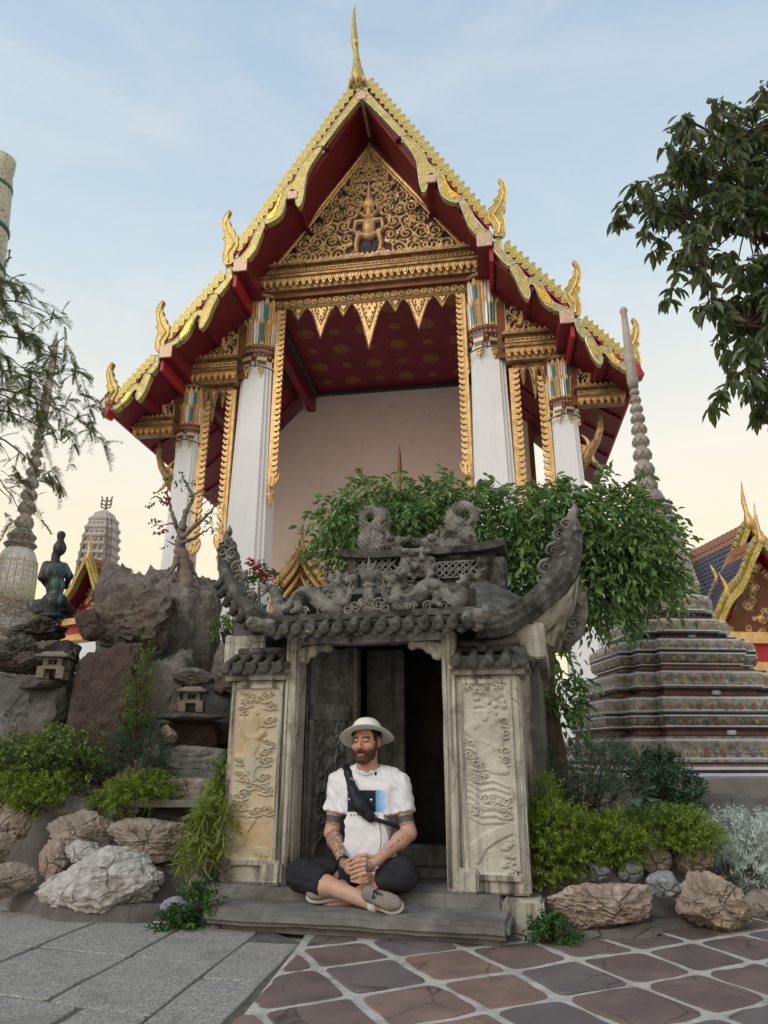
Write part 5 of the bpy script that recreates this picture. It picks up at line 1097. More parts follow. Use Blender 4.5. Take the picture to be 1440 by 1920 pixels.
rock('boulder', (176, 1082, 335, 1225), 5.75, M_['rock_rust'], 8, 'brown-grey bulging boulder leaning on the huge grey boulder', .6, 5, 9, .13, boxy=.8)
rock('boulder', (138, 1143, 200, 1204), 5.5, M_['rock_brown'], 12, 'small rounded brown boulder beside the bronze statue ledge', .8, 4, 10, .10)
rock('boulder', (122, 1198, 256, 1490), 5.5, M_['rock_brown'], 5, 'tall dark brown upright boulder with chalky streaks', .6, 6, 6, .06, boxy=.66)
rock('boulder', (240, 1215, 352, 1480), 5.75, M_['rock_grey'], 51, 'grey buttress of rock between the tall brown boulder and the stone shelves', .7, 5, 9, .12, boxy=.72)
rock('ledge_rock', (10, 1158, 140, 1210), 5.9, M_['lava'], 21, 'dark rough rock shelf under the bronze statue', .9, 5, 12, .16)
rock('ledge_rock', (60, 1196, 150, 1290), 5.9, M_['lava'], 54, 'black hollow rock behind the left lantern', .5, 5, 10, .12, boxy=.75)
rock('ledge_rock', (-30, 1190, 92, 1272), 5.6, M_['lava'], 22, 'reddish pitted rock left of the small lantern niche', .8, 5, 12, .18)
rock('ledge_rock', (-60, 1258, 150, 1470), 5.65, M_['bank'], 23, 'smooth grey cement rock face under the lantern ledge', .7, 5, 8, .09, boxy=.7)
rock('ledge_rock', (-40, 1330, 30, 1440), 5.2, M_['rock_grey'], 24, 'pale grey rock at the left edge above the green shrubs', .7, 5, 9, .10)
rock('stone_shelf', (36, 1270, 132, 1296), 5.45, M_['lava'], 25, 'flat dark stone shelf holding the left lantern', 1.0, 4, 8, .05, cat='shelf')
rock('stone_shelf', (283, 1332, 436, 1356), 5.35, M_['lava'], 26, 'flat stone shelf holding the right lantern', .8, 4, 8, .05, cat='shelf')
rock('stone_shelf', (312, 1252, 405, 1290), 5.5, M_['rock_grey'], 27, 'mushroom-shaped flat stone over the right lantern', .8, 4, 9, .10, cat='shelf')
rock('boulder', (385, 1205, 470, 1300), 5.9, M_['rock_grey'], 52, 'squared greenish-grey rock behind the left pier cap', .7, 5, 8, .08)
rock('step_rock', (316, 1350, 415, 1405), 5.5, M_['rock_brown'], 28, 'brown square stone block below the right lantern shelf', .8, 5, 7, .06, boxy=.68)
rock('step_rock', (394, 1352, 470, 1402), 5.6, M_['rock_brown'], 53, 'shadowed brown stone tucked against the left pier below the shelf', .8, 4, 7, .06, boxy=.68)
rock('step_rock', (275, 1398, 450, 1462), 5.35, M_['slab'], 29, 'long grey stone step with a rough underside beside the left pier', .6, 5, 8, .07, boxy=.68)
rock('step_rock', (262, 1455, 425, 1496), 5.2, M_['rock_mid'], 30, 'pale flat stone step just above the wooden plank', .7, 5, 8, .05, boxy=.68)
rock('rock', (293, 1358, 332, 1402), 5.2, M_['rock_tan'], 31, 'small pale knobbly stone under the right lantern shelf', .8, 4, 12, .14)
rock('rock', (232, 1420, 290, 1470), 5.1, M_['rock_mid'], 32, 'small mottled stone at the foot of the tall sapling', .8, 4, 12, .12)
b0, b1 = at(255, 1500, 5.0), at(396, 1508, 5.0); mb = MB(); mb.box((0, 0, 0), (.62, .30, .045)); mb.build('plank', M_['wood'], loc=tuple((b0 + b1) / 2), rot=(0, 0, R(-4)), bevel=.004, label='grey weathered wooden plank lying on the rockery steps', cat='plank')
FR = [((70, 1588, 335, 1712), 4.62, 'rock_white', 'largest white rock at the front of the left rockery', .55, 6, 12, .085), ((88, 1512, 222, 1598), 4.88, 'rock_mid', 'brown creased rock above the white rock', .6, 5, 12, .12), ((203, 1524, 372, 1618), 4.82, 'rock_mid', 'broad grey-tan rock beside the spiky grass, above the white rock', .6, 5, 12, .10),
      ((74, 1570, 132, 1652), 4.78, 'rock_tan', 'pinkish upright stone left of the white rock', .7, 5, 12, .12), ((112, 1575, 208, 1618), 4.80, 'rock_white', 'small white wedge stone between the brown and white rocks', .7, 4, 12, .12), ((-30, 1505, 62, 1585), 4.95, 'rock_tan', 'rusty tan rock at the left edge below the lime fern', .7, 5, 12, .12),
      ((-40, 1556, 32, 1628), 4.8, 'rock_mid', 'pale rock cut by the left edge under the rusty one', .7, 5, 12, .12), ((-40, 1618, 66, 1688), 4.66, 'rock_mid', 'low brown-grey rock at the left edge by the paving', .7, 5, 10, .10), ((100, 1494, 188, 1550), 5.05, 'rock_grey', 'grey rock below the gap between the two lime ferns', .7, 5, 10, .10),
      ((206, 1508, 238, 1536), 4.95, 'rock_blue', 'bluish cobble next to the lime fern below the plank', .8, 4, 10, .06), ((236, 1506, 264, 1532), 4.95, 'rock_blue', 'small grey-blue cobble closest to the plank', .8, 4, 10, .06), ((298, 1682, 376, 1730), 4.42, 'rock_blue', 'low slate-blue stone at the corner of the step slab', .7, 4, 9, .08),
      ((348, 1636, 384, 1684), 4.6, 'rock_tan', 'small round stone under the spiky grass', .8, 4, 10, .08), ((130, 1470, 200, 1512), 5.15, 'lava', 'dark porous stone behind the lime fern at left', .7, 4, 12, .14)]
for i, (bx_, Y, mt, lb, dp, sb, fc, rg_) in enumerate(FR): rock('rock', bx_, Y, M_[mt], 60 + i, lb, dp, sb, fc, rg_)
FRR = [((1026, 1652, 1266, 1738), 4.15, 'rock_tan', 'long flat tan rock right of the gate plinth', .45, 6, 13, .12), ((1264, 1636, 1412, 1750), 4.28, 'rock_tan', 'chunky creased rock at the right by the silver plant', .7, 6, 13, .13), ((1212, 1636, 1278, 1686), 4.32, 'rock_blue', 'smooth blue-grey stone between the two tan rocks', .8, 4, 9, .05),
       ((1196, 1580, 1262, 1640), 4.55, 'rock_tan', 'upright tan stone under the middle lime fern', .7, 5, 11, .10), ((1255, 1578, 1338, 1648), 4.58, 'rock_tan', 'rounded tan stone left of the silver plant', .7, 5, 11, .10), ((1098, 1612, 1146, 1655), 4.42, 'rock_blue', 'small grey-blue stone above the long flat rock', .7, 4, 10, .07), ((1156, 1610, 1206, 1652), 4.45, 'rock_blue', 'slate-coloured stone next to the upright tan one', .7, 4, 10, .07),
       ((1395, 1670, 1475, 1740), 4.6, 'rock_mid', 'grey rock at the right edge below the silver plant', .7, 5, 10, .10), ((1048, 1722, 1250, 1772), 4.20, 'bank', 'low cement-covered stone under the long flat rock', .5, 5, 8, .06)]
for i, (bx_, Y, mt, lb, dp, sb, fc, rg_) in enumerate(FRR): rock('rock', bx_, Y, M_[mt], 90 + i, lb, dp, sb, fc, rg_, group='stones right of the gate')
# ------------------------------------------------------------------ stone lanterns and bronze hermit
def lantern(px, py, Y, Hpx, label):
    c = at(px, py, Y); s = Hpx * mpp(px, py, Y); e = empty('stone_lantern', tuple(c), R(8), label=label, cat='lantern', group='small stone lanterns on the rockery')
    mb = MB(); w_ = s * .95
    for sx in (-1, 1):
        for sy in (-1, 1): mb.box((sx * w_ * .33, sy * w_ * .33, s * .17), (w_ * .27, w_ * .27, s * .34))
    mb.box((0, 0, s * .36), (w_ * .93, w_ * .93, s * .10)); mb.build('foot', MT['lantern'], e, bevel=s * .015)
    mb = MB()
    for sx in (-1, 1):
        for sy in (-1, 1): mb.box((sx * w_ * .24, sy * w_ * .24, s * .55), (w_ * .18, w_ * .18, s * .28))
    mb.box((0, 0, s * .44), (w_ * .62, w_ * .62, s * .07)); mb.box((0, 0, s * .68), (w_ * .62, w_ * .62, s * .07)); 
    for sx in (-1, 1): mb.box((sx * w_ * .0, 0, s * .56), (w_ * .08, w_ * .5, s * .2))
    mb.build('light_box', MT['lantern'], e, bevel=s * .01)
    mb = MB(); mb.box((0, 0, s * .77), (w_ * 1.12, w_ * 1.12, s * .10)); mb.box((0, 0, s * .87), (w_ * 1.0, w_ * 1.0, s * .12), taper=.6); mb.build('cap', MT['lantern'], e, bevel=s * .02)
lantern(99, 1274, 5.38, 54, 'small stone lantern in the dark niche left of the tall brown boulder')
lantern(359, 1336, 5.30, 50, 'small stone lantern under the mushroom-shaped stone beside the gate')
SY = 6.0; sk = mpp(90, 1090, SY); so_ = at(90, 1158, SY)
def sp(px, py, dy=0.): p = at(px, py, SY); return (p[0] - so_[0], dy, p[2] - so_[2])
st = empty('bronze_statue', tuple(so_), label='dark bronze seated hermit statue with green patina seen from behind', cat='statue')
u = sk
pr = [('e', sp(103, 1072), (22 * u, 15 * u, 22 * u), None, .02), ('e', sp(104, 1100), (17 * u, 13 * u, 22 * u), None, .02), ('e', sp(102, 1128), (24 * u, 18 * u, 18 * u), None, .02),
      ('c', sp(103, 1060), sp(105, 1040), 8 * u, 8 * u, .01), ('e', sp(112, 1028), (12 * u, 12 * u, 15 * u), None, .008), ('c', sp(113, 1018), sp(115, 1006), 7 * u, 5 * u, .006), ('c', sp(114, 1008), sp(115, 1003), 7 * u, 8 * u, .004),
      ('c', sp(88, 1060), sp(84, 1085, -.05), 9 * u, 8 * u, .012), ('c', sp(84, 1085, -.05), sp(90, 1105, .08), 7 * u, 6 * u, .01), ('c', sp(120, 1062), sp(126, 1078, .05), 8 * u, 7 * u, .012), ('c', sp(126, 1078, .05), sp(112, 1095, .12), 6 * u, 5 * u, .01),
      ('c', sp(100, 1132, .02), sp(56, 1132, .06), 14 * u, 10 * u, .02), ('c', sp(56, 1132, .06), sp(76, 1148, -.04), 9 * u, 7 * u, .015), ('c', sp(104, 1130), sp(122, 1142, .1), 15 * u, 10 * u, .02), ('c', sp(95, 1140), sp(98, 1158), 16 * u, 14 * u, .02)]
sdf_obj('body', pr, .011, MT['bronze'], st)
mb = MB(); mb.lathe([(22 * u, 0), (24 * u, 6 * u), (18 * u, 9 * u)], sp(97, 1160), 16); mb.build('base', MT['bronze'], st, smooth=True)
# ------------------------------------------------------------------ porcelain-covered chedis
FLC = [(.44, .32, .10), (.26, .07, .06), (.09, .11, .20), (.34, .19, .10), (.22, .10, .09), (.40, .33, .16)]
def flowers(mb, p0, p1, nrm_, n, s0, rg, ground_=True):
    p0, p1 = np.array(p0, float), np.array(p1, float); t = (p1 - p0) / np.linalg.norm(p1 - p0); nv = nrm(nrm_); up = np.cross(t, nv); up = up if up[2] > 0 else -up
    for k in range(n):
        c = p0 + (p1 - p0) * (k + .5) / n + nv * .012; col = FLC[rg.integers(6)]; s = s0 * rg.uniform(.8, 1.1)
        for a in range(6):
            an = a * math.pi / 3 + .3; d = t * math.cos(an) + up * math.sin(an); e = t * -math.sin(an) + up * math.cos(an)
            mb.add([c + d * s * .12, c + d * s * .3 + e * s * .16, c + d * s * .5, c + d * s * .3 - e * s * .16], [(0, 1, 2, 3)], col)
        mb.add([c + nv * .004 + (t * math.cos(q) + up * math.sin(q)) * s * .14 for q in np.arange(6) * 1.047], [tuple(range(6))], (.30, .10, .03))
        for sg in (-1, 1):
            c2 = c + t * sg * s * .62 + up * s * .12 * rg.choice([-1, 1])
            for q in (-1, 1): mb.add([c2, c2 + t * sg * s * .18 + up * q * s * .08, c2 + t * sg * s * .32 + up * q * s * .24, c2 + t * sg * s * .06 + up * q * s * .2], [(0, 1, 2, 3)], (.05, .12, .05))
porc = PM('porcelain_mosaic', [(.3, (.22, .20, .175)), (.55, (.34, .32, .28)), (.75, (.46, .44, .40))], 10, 6, .3, bump=.4, bscale=40, bdist=.012, cells=(28, .4, .3), spots=[((.22, .11, .06), 11., .55, .66, .75), ((.06, .10, .05), 15., .56, .64, .8), ((.05, .07, .16), 9., .60, .68, .8), ((.16, .15, .13), 3., .5, .75, .5)], spec=.5)
porcd = PM('porcelain_dark', [(.3, (.13, .11, .095)), (.7, (.27, .24, .20))], 14, 6, .4, bump=.4, bscale=40, cells=(30, .4, .5), spots=[((.35, .33, .30), 17., .54, .62, .8), ((.22, .06, .04), 12., .56, .64, .8), ((.04, .08, .05), 15., .55, .64, .8)])
terra = PM('terracotta_band', [(.3, (.19, .075, .035)), (.7, (.30, .12, .055))], 7, 6, .6, bump=.3, scl=(1, 1, .2), spots=[((.10, .05, .03), 6., .5, .7, .6)])
bluew = PM('blue_glaze', [(.3, (.018, .025, .06)), (.7, (.04, .05, .10))], 7, rough=.3, bump=.1); whitet = PM('white_glaze', [(.3, (.55, .56, .58)), (.7, (.68, .69, .71))], 7, rough=.35, bump=.2)
S2 = .20
q = [(1, -1 + 2 * S2), (1, 1 - 2 * S2), (1 - S2 * .8, 1 - 2 * S2), (1 - S2 * .8, 1 - S2 * .8), (1 - 2 * S2, 1 - S2 * .8), (1 - 2 * S2, 1)]; RED2 = []
for k in range(4):
    c, s = [(1, 0), (0, 1), (-1, 0), (0, -1)][k]; RED2 += [(x * c - y * s, x * s + y * c) for x, y in q]
def tierpart(e, name, prof, mat, fl=None, rg=None, edge=True):
    mb = MB(); mb.lathe(prof, sq=RED2); o = mb.build(name, mat, e, bevel=.008)
    if edge:
        ml = MB()
        for (r, z) in (prof[0], prof[-1]): ml.lathe([(r + .006, z - .012), (r + .012, z), (r + .006, z + .012)], sq=RED2, cap=False)
        ml.build('tile_edging', bluew, o)
        ml = MB(); (ra, za), (rb, zb2) = prof[0], prof[-1]
        for q in (.16, .84):
            z = za + (zb2 - za) * q; r = float(np.interp(z, [p_[1] for p_ in prof], [p_[0] for p_ in prof])); ml.lathe([(r, z - .010), (r + .010, z - .006), (r + .010, z + .006), (r, z + .010)], sq=RED2, cap=False)
        ml.build('white_edging', whitet, o)
    if fl:
        z, r, sz = fl; mf = MB(); rg = rg or np.random.default_rng(1)
        for ang in (-math.pi / 2, math.pi, 0.):
            c, s = math.cos(ang), math.sin(ang); w_ = (1 - 2 * S2) * r; nv = np.array([c, s, 0]); t = np.array([-s, c, 0]); n = max(3, int(2 * w_ / (sz * 1.75)))
            flowers(mf, nv * (r + .008) - t * w_ + np.array([0, 0, z]), nv * (r + .008) + t * w_ + np.array([0, 0, z]), nv, n, sz, rg)
            for sg in (-1, 1):
                w0, w1 = (1 - 2 * S2) * r, (1 - S2 * .8) * r; flowers(mf, nv * (w1 + .008) + t * sg * w0 + np.array([0, 0, z]), nv * (w1 + .008) + t * sg * w1 + np.array([0, 0, z]), nv, 1, sz * .9, rg)
        mf.build('flower_mosaic', MT['glazed'], o, kind='stuff')
    return o
def beads(e, z0, z1, r0, r1, n, mat):
    z = z0
    hs = np.geomspace(1, r1 / r0, n); hs = hs / hs.sum() * (z1 - z0)
    for k in range(n):
        r = r0 + (r1 - r0) * k / (n - 1); h_ = hs[k]; mb = MB(); C = lambda t: r * (.55 + .45 * math.sin(math.pi * min(1, t * 1.15) ** .8))
        mb.lathe([(r * .62, z), (r * .9, z + h_ * .15), (r, z + h_ * .38), (r * .92, z + h_ * .6), (r * .66, z + h_ * .82), (r * .5, z + h_ * .9), (r * .66, z + h_ * .99)], n=16); o = mb.build('spire_bead', mat, e, smooth=True)
        ml = MB()
        for a in range(8):
            an = a * math.pi / 4
            for sg in (-1, 1): ml.tube([(r * 1.0 * math.cos(an), r * 1.0 * math.sin(an), z + h_ * .12), (r * 1.03 * math.cos(an + sg * .39), r * 1.03 * math.sin(an + sg * .39), z + h_ * .42), (r * .8 * math.cos(an + sg * .1), r * .8 * math.sin(an + sg * .1), z + h_ * .74)], r * .035, 4)
        ml.build('petal_lines', porcd, o, kind='stuff'); z += h_
CY = 8.5; cpos = at(1263, 1300, CY); cpos[2] = 0
chd = empty('chedi', tuple(cpos), R(4), label='chedi with stepped flower-mosaic base and beaded spire right of the leafy tree', cat='chedi')
mb = MB(); mb.box((.25, .1, .34), (3.0, 2.7, .68)); mb.build('plinth', MT['cement'], chd, bevel=.02)
for z, w_, mt in ((.695, 2.72, whitet), (.725, 2.70, bluew), (.755, 2.68, whitet)): mb = MB(); mb.box((.12, .0, z), (w_, 2.45, .028)); mb.build('stripe_course', mt, chd)
rg = np.random.default_rng(4)
TI = [('tier_base', [(1.22, .77), (1.20, .80)], terra, None), ('mosaic_tier', [(1.20, .80), (1.20, .82), (1.16, .92), (1.18, 1.00), (1.10, 1.06)], porc, (.895, 1.172, .085)), ('terracotta_course', [(1.02, 1.06), (1.02, 1.13)], terra, None), ('mosaic_tier', [(1.05, 1.13), (1.09, 1.20), (1.10, 1.26), (1.02, 1.28)], porcd, (1.20, 1.088, .055)), ('mosaic_tier', [(1.10, 1.28), (1.10, 1.42), (1.02, 1.46)], porc, (1.345, 1.10, .08)), ('terracotta_course', [(.84, 1.46), (.84, 1.54)], terra, None), ('mosaic_tier', [(.88, 1.54), (.93, 1.58), (.93, 1.70), (.86, 1.74)], porc, (1.645, .93, .072)),
      ('terracotta_course', [(.76, 1.74), (.76, 1.79)], terra, None), ('mosaic_tier', [(.72, 1.79), (.79, 1.84), (.80, 1.93), (.74, 1.95)], porcd, (1.87, .792, .052)), ('mosaic_tier', [(.80, 1.95), (.80, 2.06), (.72, 2.10)], porc, (2.0, .80, .068)), ('terracotta_course', [(.50, 2.10), (.50, 2.18)], terra, None), ('mosaic_tier', [(.56, 2.18), (.60, 2.22), (.60, 2.32), (.52, 2.36)], porc, (2.27, .60, .065)), ('terracotta_course', [(.42, 2.36), (.42, 2.43)], terra, None), ('mosaic_tier', [(.46, 2.43), (.48, 2.50), (.48, 2.62), (.40, 2.68)], porc, (2.55, .48, .065)),
      ('bell', [(.40, 2.68), (.38, 2.9), (.33, 3.2), (.27, 3.5), (.22, 3.65)], porc, None), ('bell_crown', [(.26, 3.65), (.28, 3.72), (.22, 3.80), (.24, 3.9)], porcd, None)]
for nm_, pf, mt, fl in TI: tierpart(chd, nm_, pf, mt, fl, rg, edge=mt is not terra)
for k, (z, y) in enumerate(((2.14, -.50), (1.50, -.84), (1.095, -1.02))):
    mf = MB(); mf.lathe([(.02, -.02), (.05, 0), (.055, .012), (.03, .02)], (0, 0, 0), 10, rot=rotx(R(90))); mf.xf(off=(.05, y - .01, z)); mf.build('white_rosette', whitet, chd, smooth=True)
zb = at(1213, 925, CY)[2]; zm = at(1187, 728, CY)[2]; zt_ = at(1168, 578, CY)[2]
mb = MB(); mb.lathe([(.24, 3.9), (.17, zb)], n=16); mb.build('spire_neck', porc, chd, smooth=True)
beads(chd, zb, zm, .135, .065, 9, MT['spirewhite'])
mb = MB(); mb.lathe([(.062, zm), (.075, zm + .1), (.068, zm + .35), (.080, zm + .40), (.090, zm + .44), (.062, zm + .5), (.042, zt_ - .15), (.040, zt_ - .1), (.058, zt_ - .05), (.04, zt_), (.005, zt_ + .01)], n=16); mb.build('spire_tip', MT['spirewhite'], chd, smooth=True)
LY = 12.; lp = at(28, 1080, LY); kk = mpp(28, 1080, LY); zz = lambda y, x=40: at(x, y, LY)[2]
lp[2] = 0
chl = empty('chedi', tuple(lp), R(10), label='white chedi with ringed spire at the left edge behind the bronze statue', cat='chedi')
for nm_, pf, mt in (('mosaic_tier', [(.85, 0), (.85, zz(1190)), (.62, zz(1165)), (.60, zz(1148))], porcd), ('mosaic_tier', [(.50, zz(1148)), (.46, zz(1140)), (.46, zz(1132))], porcd)):
    mb = MB(); mb.lathe(pf, n=28); mb.build(nm_, mt, chl, smooth=False)
bw = PM('white_bell_glaze', [(.3, (.50, .49, .46)), (.7, (.64, .63, .60))], 9, 5, .35, bump=.3, cells=(22, .3, .2), spots=[((.36, .30, .12), 14., .58, .64, .7), ((.10, .13, .08), 13., .62, .68, .8)])
mb = MB(); mb.lathe([(.36, zz(1132)), (.355, zz(1090)), (.32, zz(1050)), (.26, zz(1035)), (.22, zz(1030))], n=28); bl = mb.build('bell', bw, chl, smooth=True)
mb = MB()
for k in range(20):
    a = 2 * math.pi * k / 20; mb.tube([(.362 * math.cos(a), .362 * math.sin(a), zz(1130)), (.352 * math.cos(a), .352 * math.sin(a), zz(1088)), (.325 * math.cos(a), .325 * math.sin(a), zz(1052))], .010, 4, col=(.42, .36, .10))
    for j in range(9): zq = zz(1128 - j * 9); mb.sphere((.362 * math.cos(a + .157) * (1 - j * .011), .362 * math.sin(a + .157) * (1 - j * .011), zq), .012, 5, 4, col=(.10, .16, .07) if j % 2 else (.40, .12, .08))
mb.build('flower_ribs', MT['glazed'], bl, kind='stuff')
mb = MB(); mb.lathe([(.22, zz(1030)), (.28, zz(1022)), (.21, zz(1015)), (.25, zz(1006)), (.19, zz(1000)), (.14, zz(992))], n=24); mb.build('collar', porcd, chl)
beads(chl, zz(992, 45), zz(800, 66), .155, .075, 10, MT['spirewhite'])
mb = MB(); mb.lathe([(.07, zz(800, 66)), (.09, zz(790, 66)), (.085, zz(740, 74)), (.06, zz(690, 80)), (.045, zz(640, 86)), (.005, zz(632, 86))], n=14); mb.build('spire_tip', MT['spirewhite'], chl, smooth=True)
# porcelain mast at the left edge
PY_ = 11.; pp = at(3, 300, PY_); k_ = mpp(0, 300, PY_)
cer = PM('cream_porcelain', [(.3, (.46, .44, .30)), (.7, (.58, .56, .42))], 3, 4, .35, bump=.2, spots=[((.03, .04, .05), 26., .56, .60, .95), ((.10, .22, .16), 18., .62, .66, .8)])
grn = PM('green_glaze', [(.3, (.02, .10, .07)), (.7, (.04, .16, .11))], 6, rough=.35)
mast = empty('porcelain_mast', (pp[0], PY_, 0), label='cream flower-painted porcelain mast with green rings at the left edge', cat='mast')
mb = MB(); mb.lathe([(.7, 0), (.50, pp[2] - 3.), (.30, pp[2] - .6), (.25, pp[2] - .3), (.27, pp[2] - .25), (.27, pp[2]), (.2, pp[2] + .05)], n=20); mb.build('shaft', cer, mast, smooth=True)
for y, r_ in ((352, .27), (428, .37), (500, .44)): z = at(0, y, PY_)[2]; mb = MB(); mb.lathe([(r_, z - .08), (r_ + .05, z - .05), (r_ + .05, z + .03), (r_, z + .07)], n=20); mb.build('ring', grn, mast, smooth=True)
# ------------------------------------------------------------------ background pavilions and prang
def gable_hall(name, label, apex, base_y, halfw, Yd, yaw, roofpx, cat='pavilion', dep=6., chofa=1.4, back=None, ornate=1.):
    """small gilt-gabled hall: apex px, eave height px, half width (m)"""
    A = at(*apex, Yd); F_ = Frame((A[0], Yd, 0), yaw); e = empty(name, tuple(F_.o), -yaw, label=label, cat=cat)
    za = A[2]; ze = at(apex[0], base_y, Yd)[2]; H_ = za - ze
    for sgn in (1, -1):
        up, lo = [], []
        for i in range(19):
            t = i / 18; x = halfw * t ** .9 * sgn; z = za - H_ * (t ** .78) + .0; wv = .07 * math.sin(t * 6.283 * 2.) * halfw * .5
            up.append((x + .02 * sgn, z + .10 * halfw * .5 + wv)); lo.append((x - .0 * sgn, z - .16 * halfw * .5 + wv))
        mb = MB(); mb.strip(up, lo, -.10, .05); bb = mb.build('bargeboard', MT['goldmos'], e)
        for i in range(1, 18):
            x, z = up[i]; mb = MB(); s = halfw * .13; mb.prism([(x - s * .3, z - s * .3), (x + s * .35, z - s * .3), (x + s * .4 * sgn, z + s * .5), (x - s * .1 * sgn, z + s * 1.15), (x - s * .35 * sgn, z + s * .4)], -.08, .03); mb.build('roof_fin', MT['goldmos'], bb)
        for t_, sc in ((1., 1.), (.62, .7)):
            x, z = up[int(18 * t_)]; s = halfw * .42 * sc; P = [(x + sgn * a * s, -.03, z + b * s) for a, b in ((-.1, -.2), (.12, .1), (.02, .4), (.16, .75), (.30, 1.1))]; mb = MB(); mb.tube(P, [s * .16, s * .17, s * .13, s * .09, s * .01], 7); mb.build('naga_finial', MT['gold'], e, smooth=True)
        mb = MB(); mb.strip([(x, z - .01) for x, z in lo], [(x, z - .12 * halfw * .5) for x, z in lo], .03, dep); mb.build('roof_underside', MT['red'], e)
        mt = MB(); nrow, ncol = 16, 40
        for i in range(nrow):
            t0, t1 = i / nrow, (i + 1) / nrow
            p0, p1 = [(halfw * t ** .9 * sgn, za - H_ * t ** .78 + .10 * halfw * .5) for t in (t0, t1)]
            for j in range(ncol):
                y0, y1 = .06 + (dep - .06) * j / ncol, .06 + (dep - .06) * (j + 1) / ncol; ed = i < 2 or i > nrow - 4 or j < 3
                c_ = (.36, .13, .045) if ed else (.035, .045, .085); dz = .02 * (1 - .5 * (j % 2))
                mt.add([(p0[0], y0, p0[1] + dz), (p0[0], y1, p0[1] + dz), (p1[0], y1, p1[1] + dz + .02), (p1[0], y0, p1[1] + dz + .02)], [(0, 1, 2, 3) if sgn < 0 else (3, 2, 1, 0)], c_)
        mt.build('tiled_roof', MT['rooftile'], e)
    h = HF(-halfw * .8, halfw * .8, ze, za - H_ * .2, halfw * .022); r_ = np.random.default_rng(8)
    for _ in range(70): h.spiral(r_.uniform(-halfw * .7, halfw * .7), r_.uniform(ze, za), halfw * r_.uniform(.05, .09), 1.6, .05, r_.choice([-1, 1]), r_.random())
    h.mask = np.abs(h.X) < halfw * ((za - H_ * .12 - h.Z) / H_) * .82
    mb = MB(); h.mesh(mb, .25, col=gild(.05, np.array([.20, .03, .03]) if ornate < 1 else np.array([.13, .05, .025]))); mb.build('pediment', MT['gilt_attr'], e, smooth=True)
    mb = MB(); mb.prism([(-halfw, ze), (halfw, ze), (0, za - .1)], .28, .4); mb.build('gable_wall', MT['redbright'], e)
    mb = MB(); mb.box((0, .2, ze - .08 * halfw), (halfw * 1.7, .3, .16 * halfw)); mb.build('gilt_beam', MT['gold'], e); mb = MB(); mb.box((0, .25, ze - .30 * halfw), (halfw * 1.62, .2, .28 * halfw)); mb.build('red_frieze', MT['redbright'], e)
    mb = MB(); mb.box((0, .2, ze - .50 * halfw), (halfw * 1.7, .3, .14 * halfw)); teeth_row(mb, -halfw * .8, halfw * .8, ze - .57 * halfw, .05, 22, halfw * .07, halfw * .10); mb.build('gilt_beam', MT['gold'], e)
    for sgn in (1, -1):
        mb = MB(); mb.box((sgn * halfw * .78, .3, (ze - .57 * halfw) / 2), (halfw * .16, halfw * .16, ze - .57 * halfw)); co = mb.build('column', MT['white'], e); mb = MB(); mb.box((sgn * halfw * .66, .25, (ze - .57 * halfw) * .62), (halfw * .06, .12, (ze - .57 * halfw) * .72)); mb.build('gilt_fringe', MT['gold'], co)
    mb = MB(); s = halfw * .5 * chofa; P = [(a * s, -.04, za + b * s) for a, b in ((0, -.15), (.02, .12), (.0, .4), (-.04, .75), (-.02, 1.1), (.02, 1.5))]; mb.tube(P, [s * .16, s * .15, s * .07, s * .075, s * .04, s * .005], 8); mb.build('ridge_finial', MT['gold'], e, smooth=True)
    return e, F_
gr, GR = gable_hall('golden_pavilion', 'rear golden gable with the taller finial at the right edge', (1402, 985), 1170, 1.55, 16.2, R(-6), None, dep=4., chofa=1.0)
gr, GR = gable_hall('golden_pavilion', 'front golden gable with red frieze and white columns at the right edge', (1424, 1015), 1185, 1.45, 14.8, R(-6), None, dep=1.2, chofa=.85)
gr2 = Frame(at(1300, 1100, 18.), R(0))
# main roof behind the right pavilion
e = empty('tiled_hall', tuple((*at(1310, 1100, 19.)[:2], 0)), R(-8), label='long tiled roof with white ridge behind the golden pavilion at right', cat='building')
z0, z1 = at(1310, 1150, 19.)[2], at(1310, 1036, 19.)[2]; mt = MB()
for i in range(14):
    for j in range(60):
        x0, x1 = -3.5 + j * .12, -3.5 + (j + 1) * .12; t0, t1 = i / 14, (i + 1) / 14; bl_ = 3 < i < 11 and (j < 58); mt.add([(x0, -1.6 + 1.6 * t0, z0 + (z1 - z0) * t0 + .03 * (1 - j % 2)), (x1, -1.6 + 1.6 * t0, z0 + (z1 - z0) * t0 + .03 * (1 - j % 2)), (x1, -1.6 + 1.6 * t1, z0 + (z1 - z0) * t1 + .03 * (j % 2)), (x0, -1.6 + 1.6 * t1, z0 + (z1 - z0) * t1 + .03 * (j % 2))], [(0, 1, 2, 3)], (.035, .045, .085) if bl_ else (.36, .13, .05))
mt.build('tiled_roof', MT['rooftile'], e); mb = MB(); mb.box((0, .1, z1 + .06), (7.4, .25, .16)); mb.build('ridge', MT['white'], e)
mb = MB(); mb.box((0, .9, z0 / 2), (7.0, 1.6, z0)); mb.build('wall', MT['white'], e)
mb = MB()
for t in range(12): mb.box((3.75 + .05 * t - .3, -.1 - t * .14, z1 - t * (z1 - z0) / 12 * 1.05), (.2, .2, .3))
mb.build('white_verge', MT['white'], e)
gl, GL = gable_hall('golden_shrine', 'small golden gable with red inside, left behind the rockery boulder', (168, 1050), 1155, .80, 14., R(30), None, dep=1.1, chofa=1.1, ornate=.5)
PRY = 24.; pr0 = at(178, 1100, PRY); pk = mpp(178, 1020, PRY)
prang = empty('prang', (pr0[0], PRY, 0), label='pale corncob-shaped prang tower with trident, far behind at left', cat='tower')
zq = lambda y: at(178, y, PRY)[2]
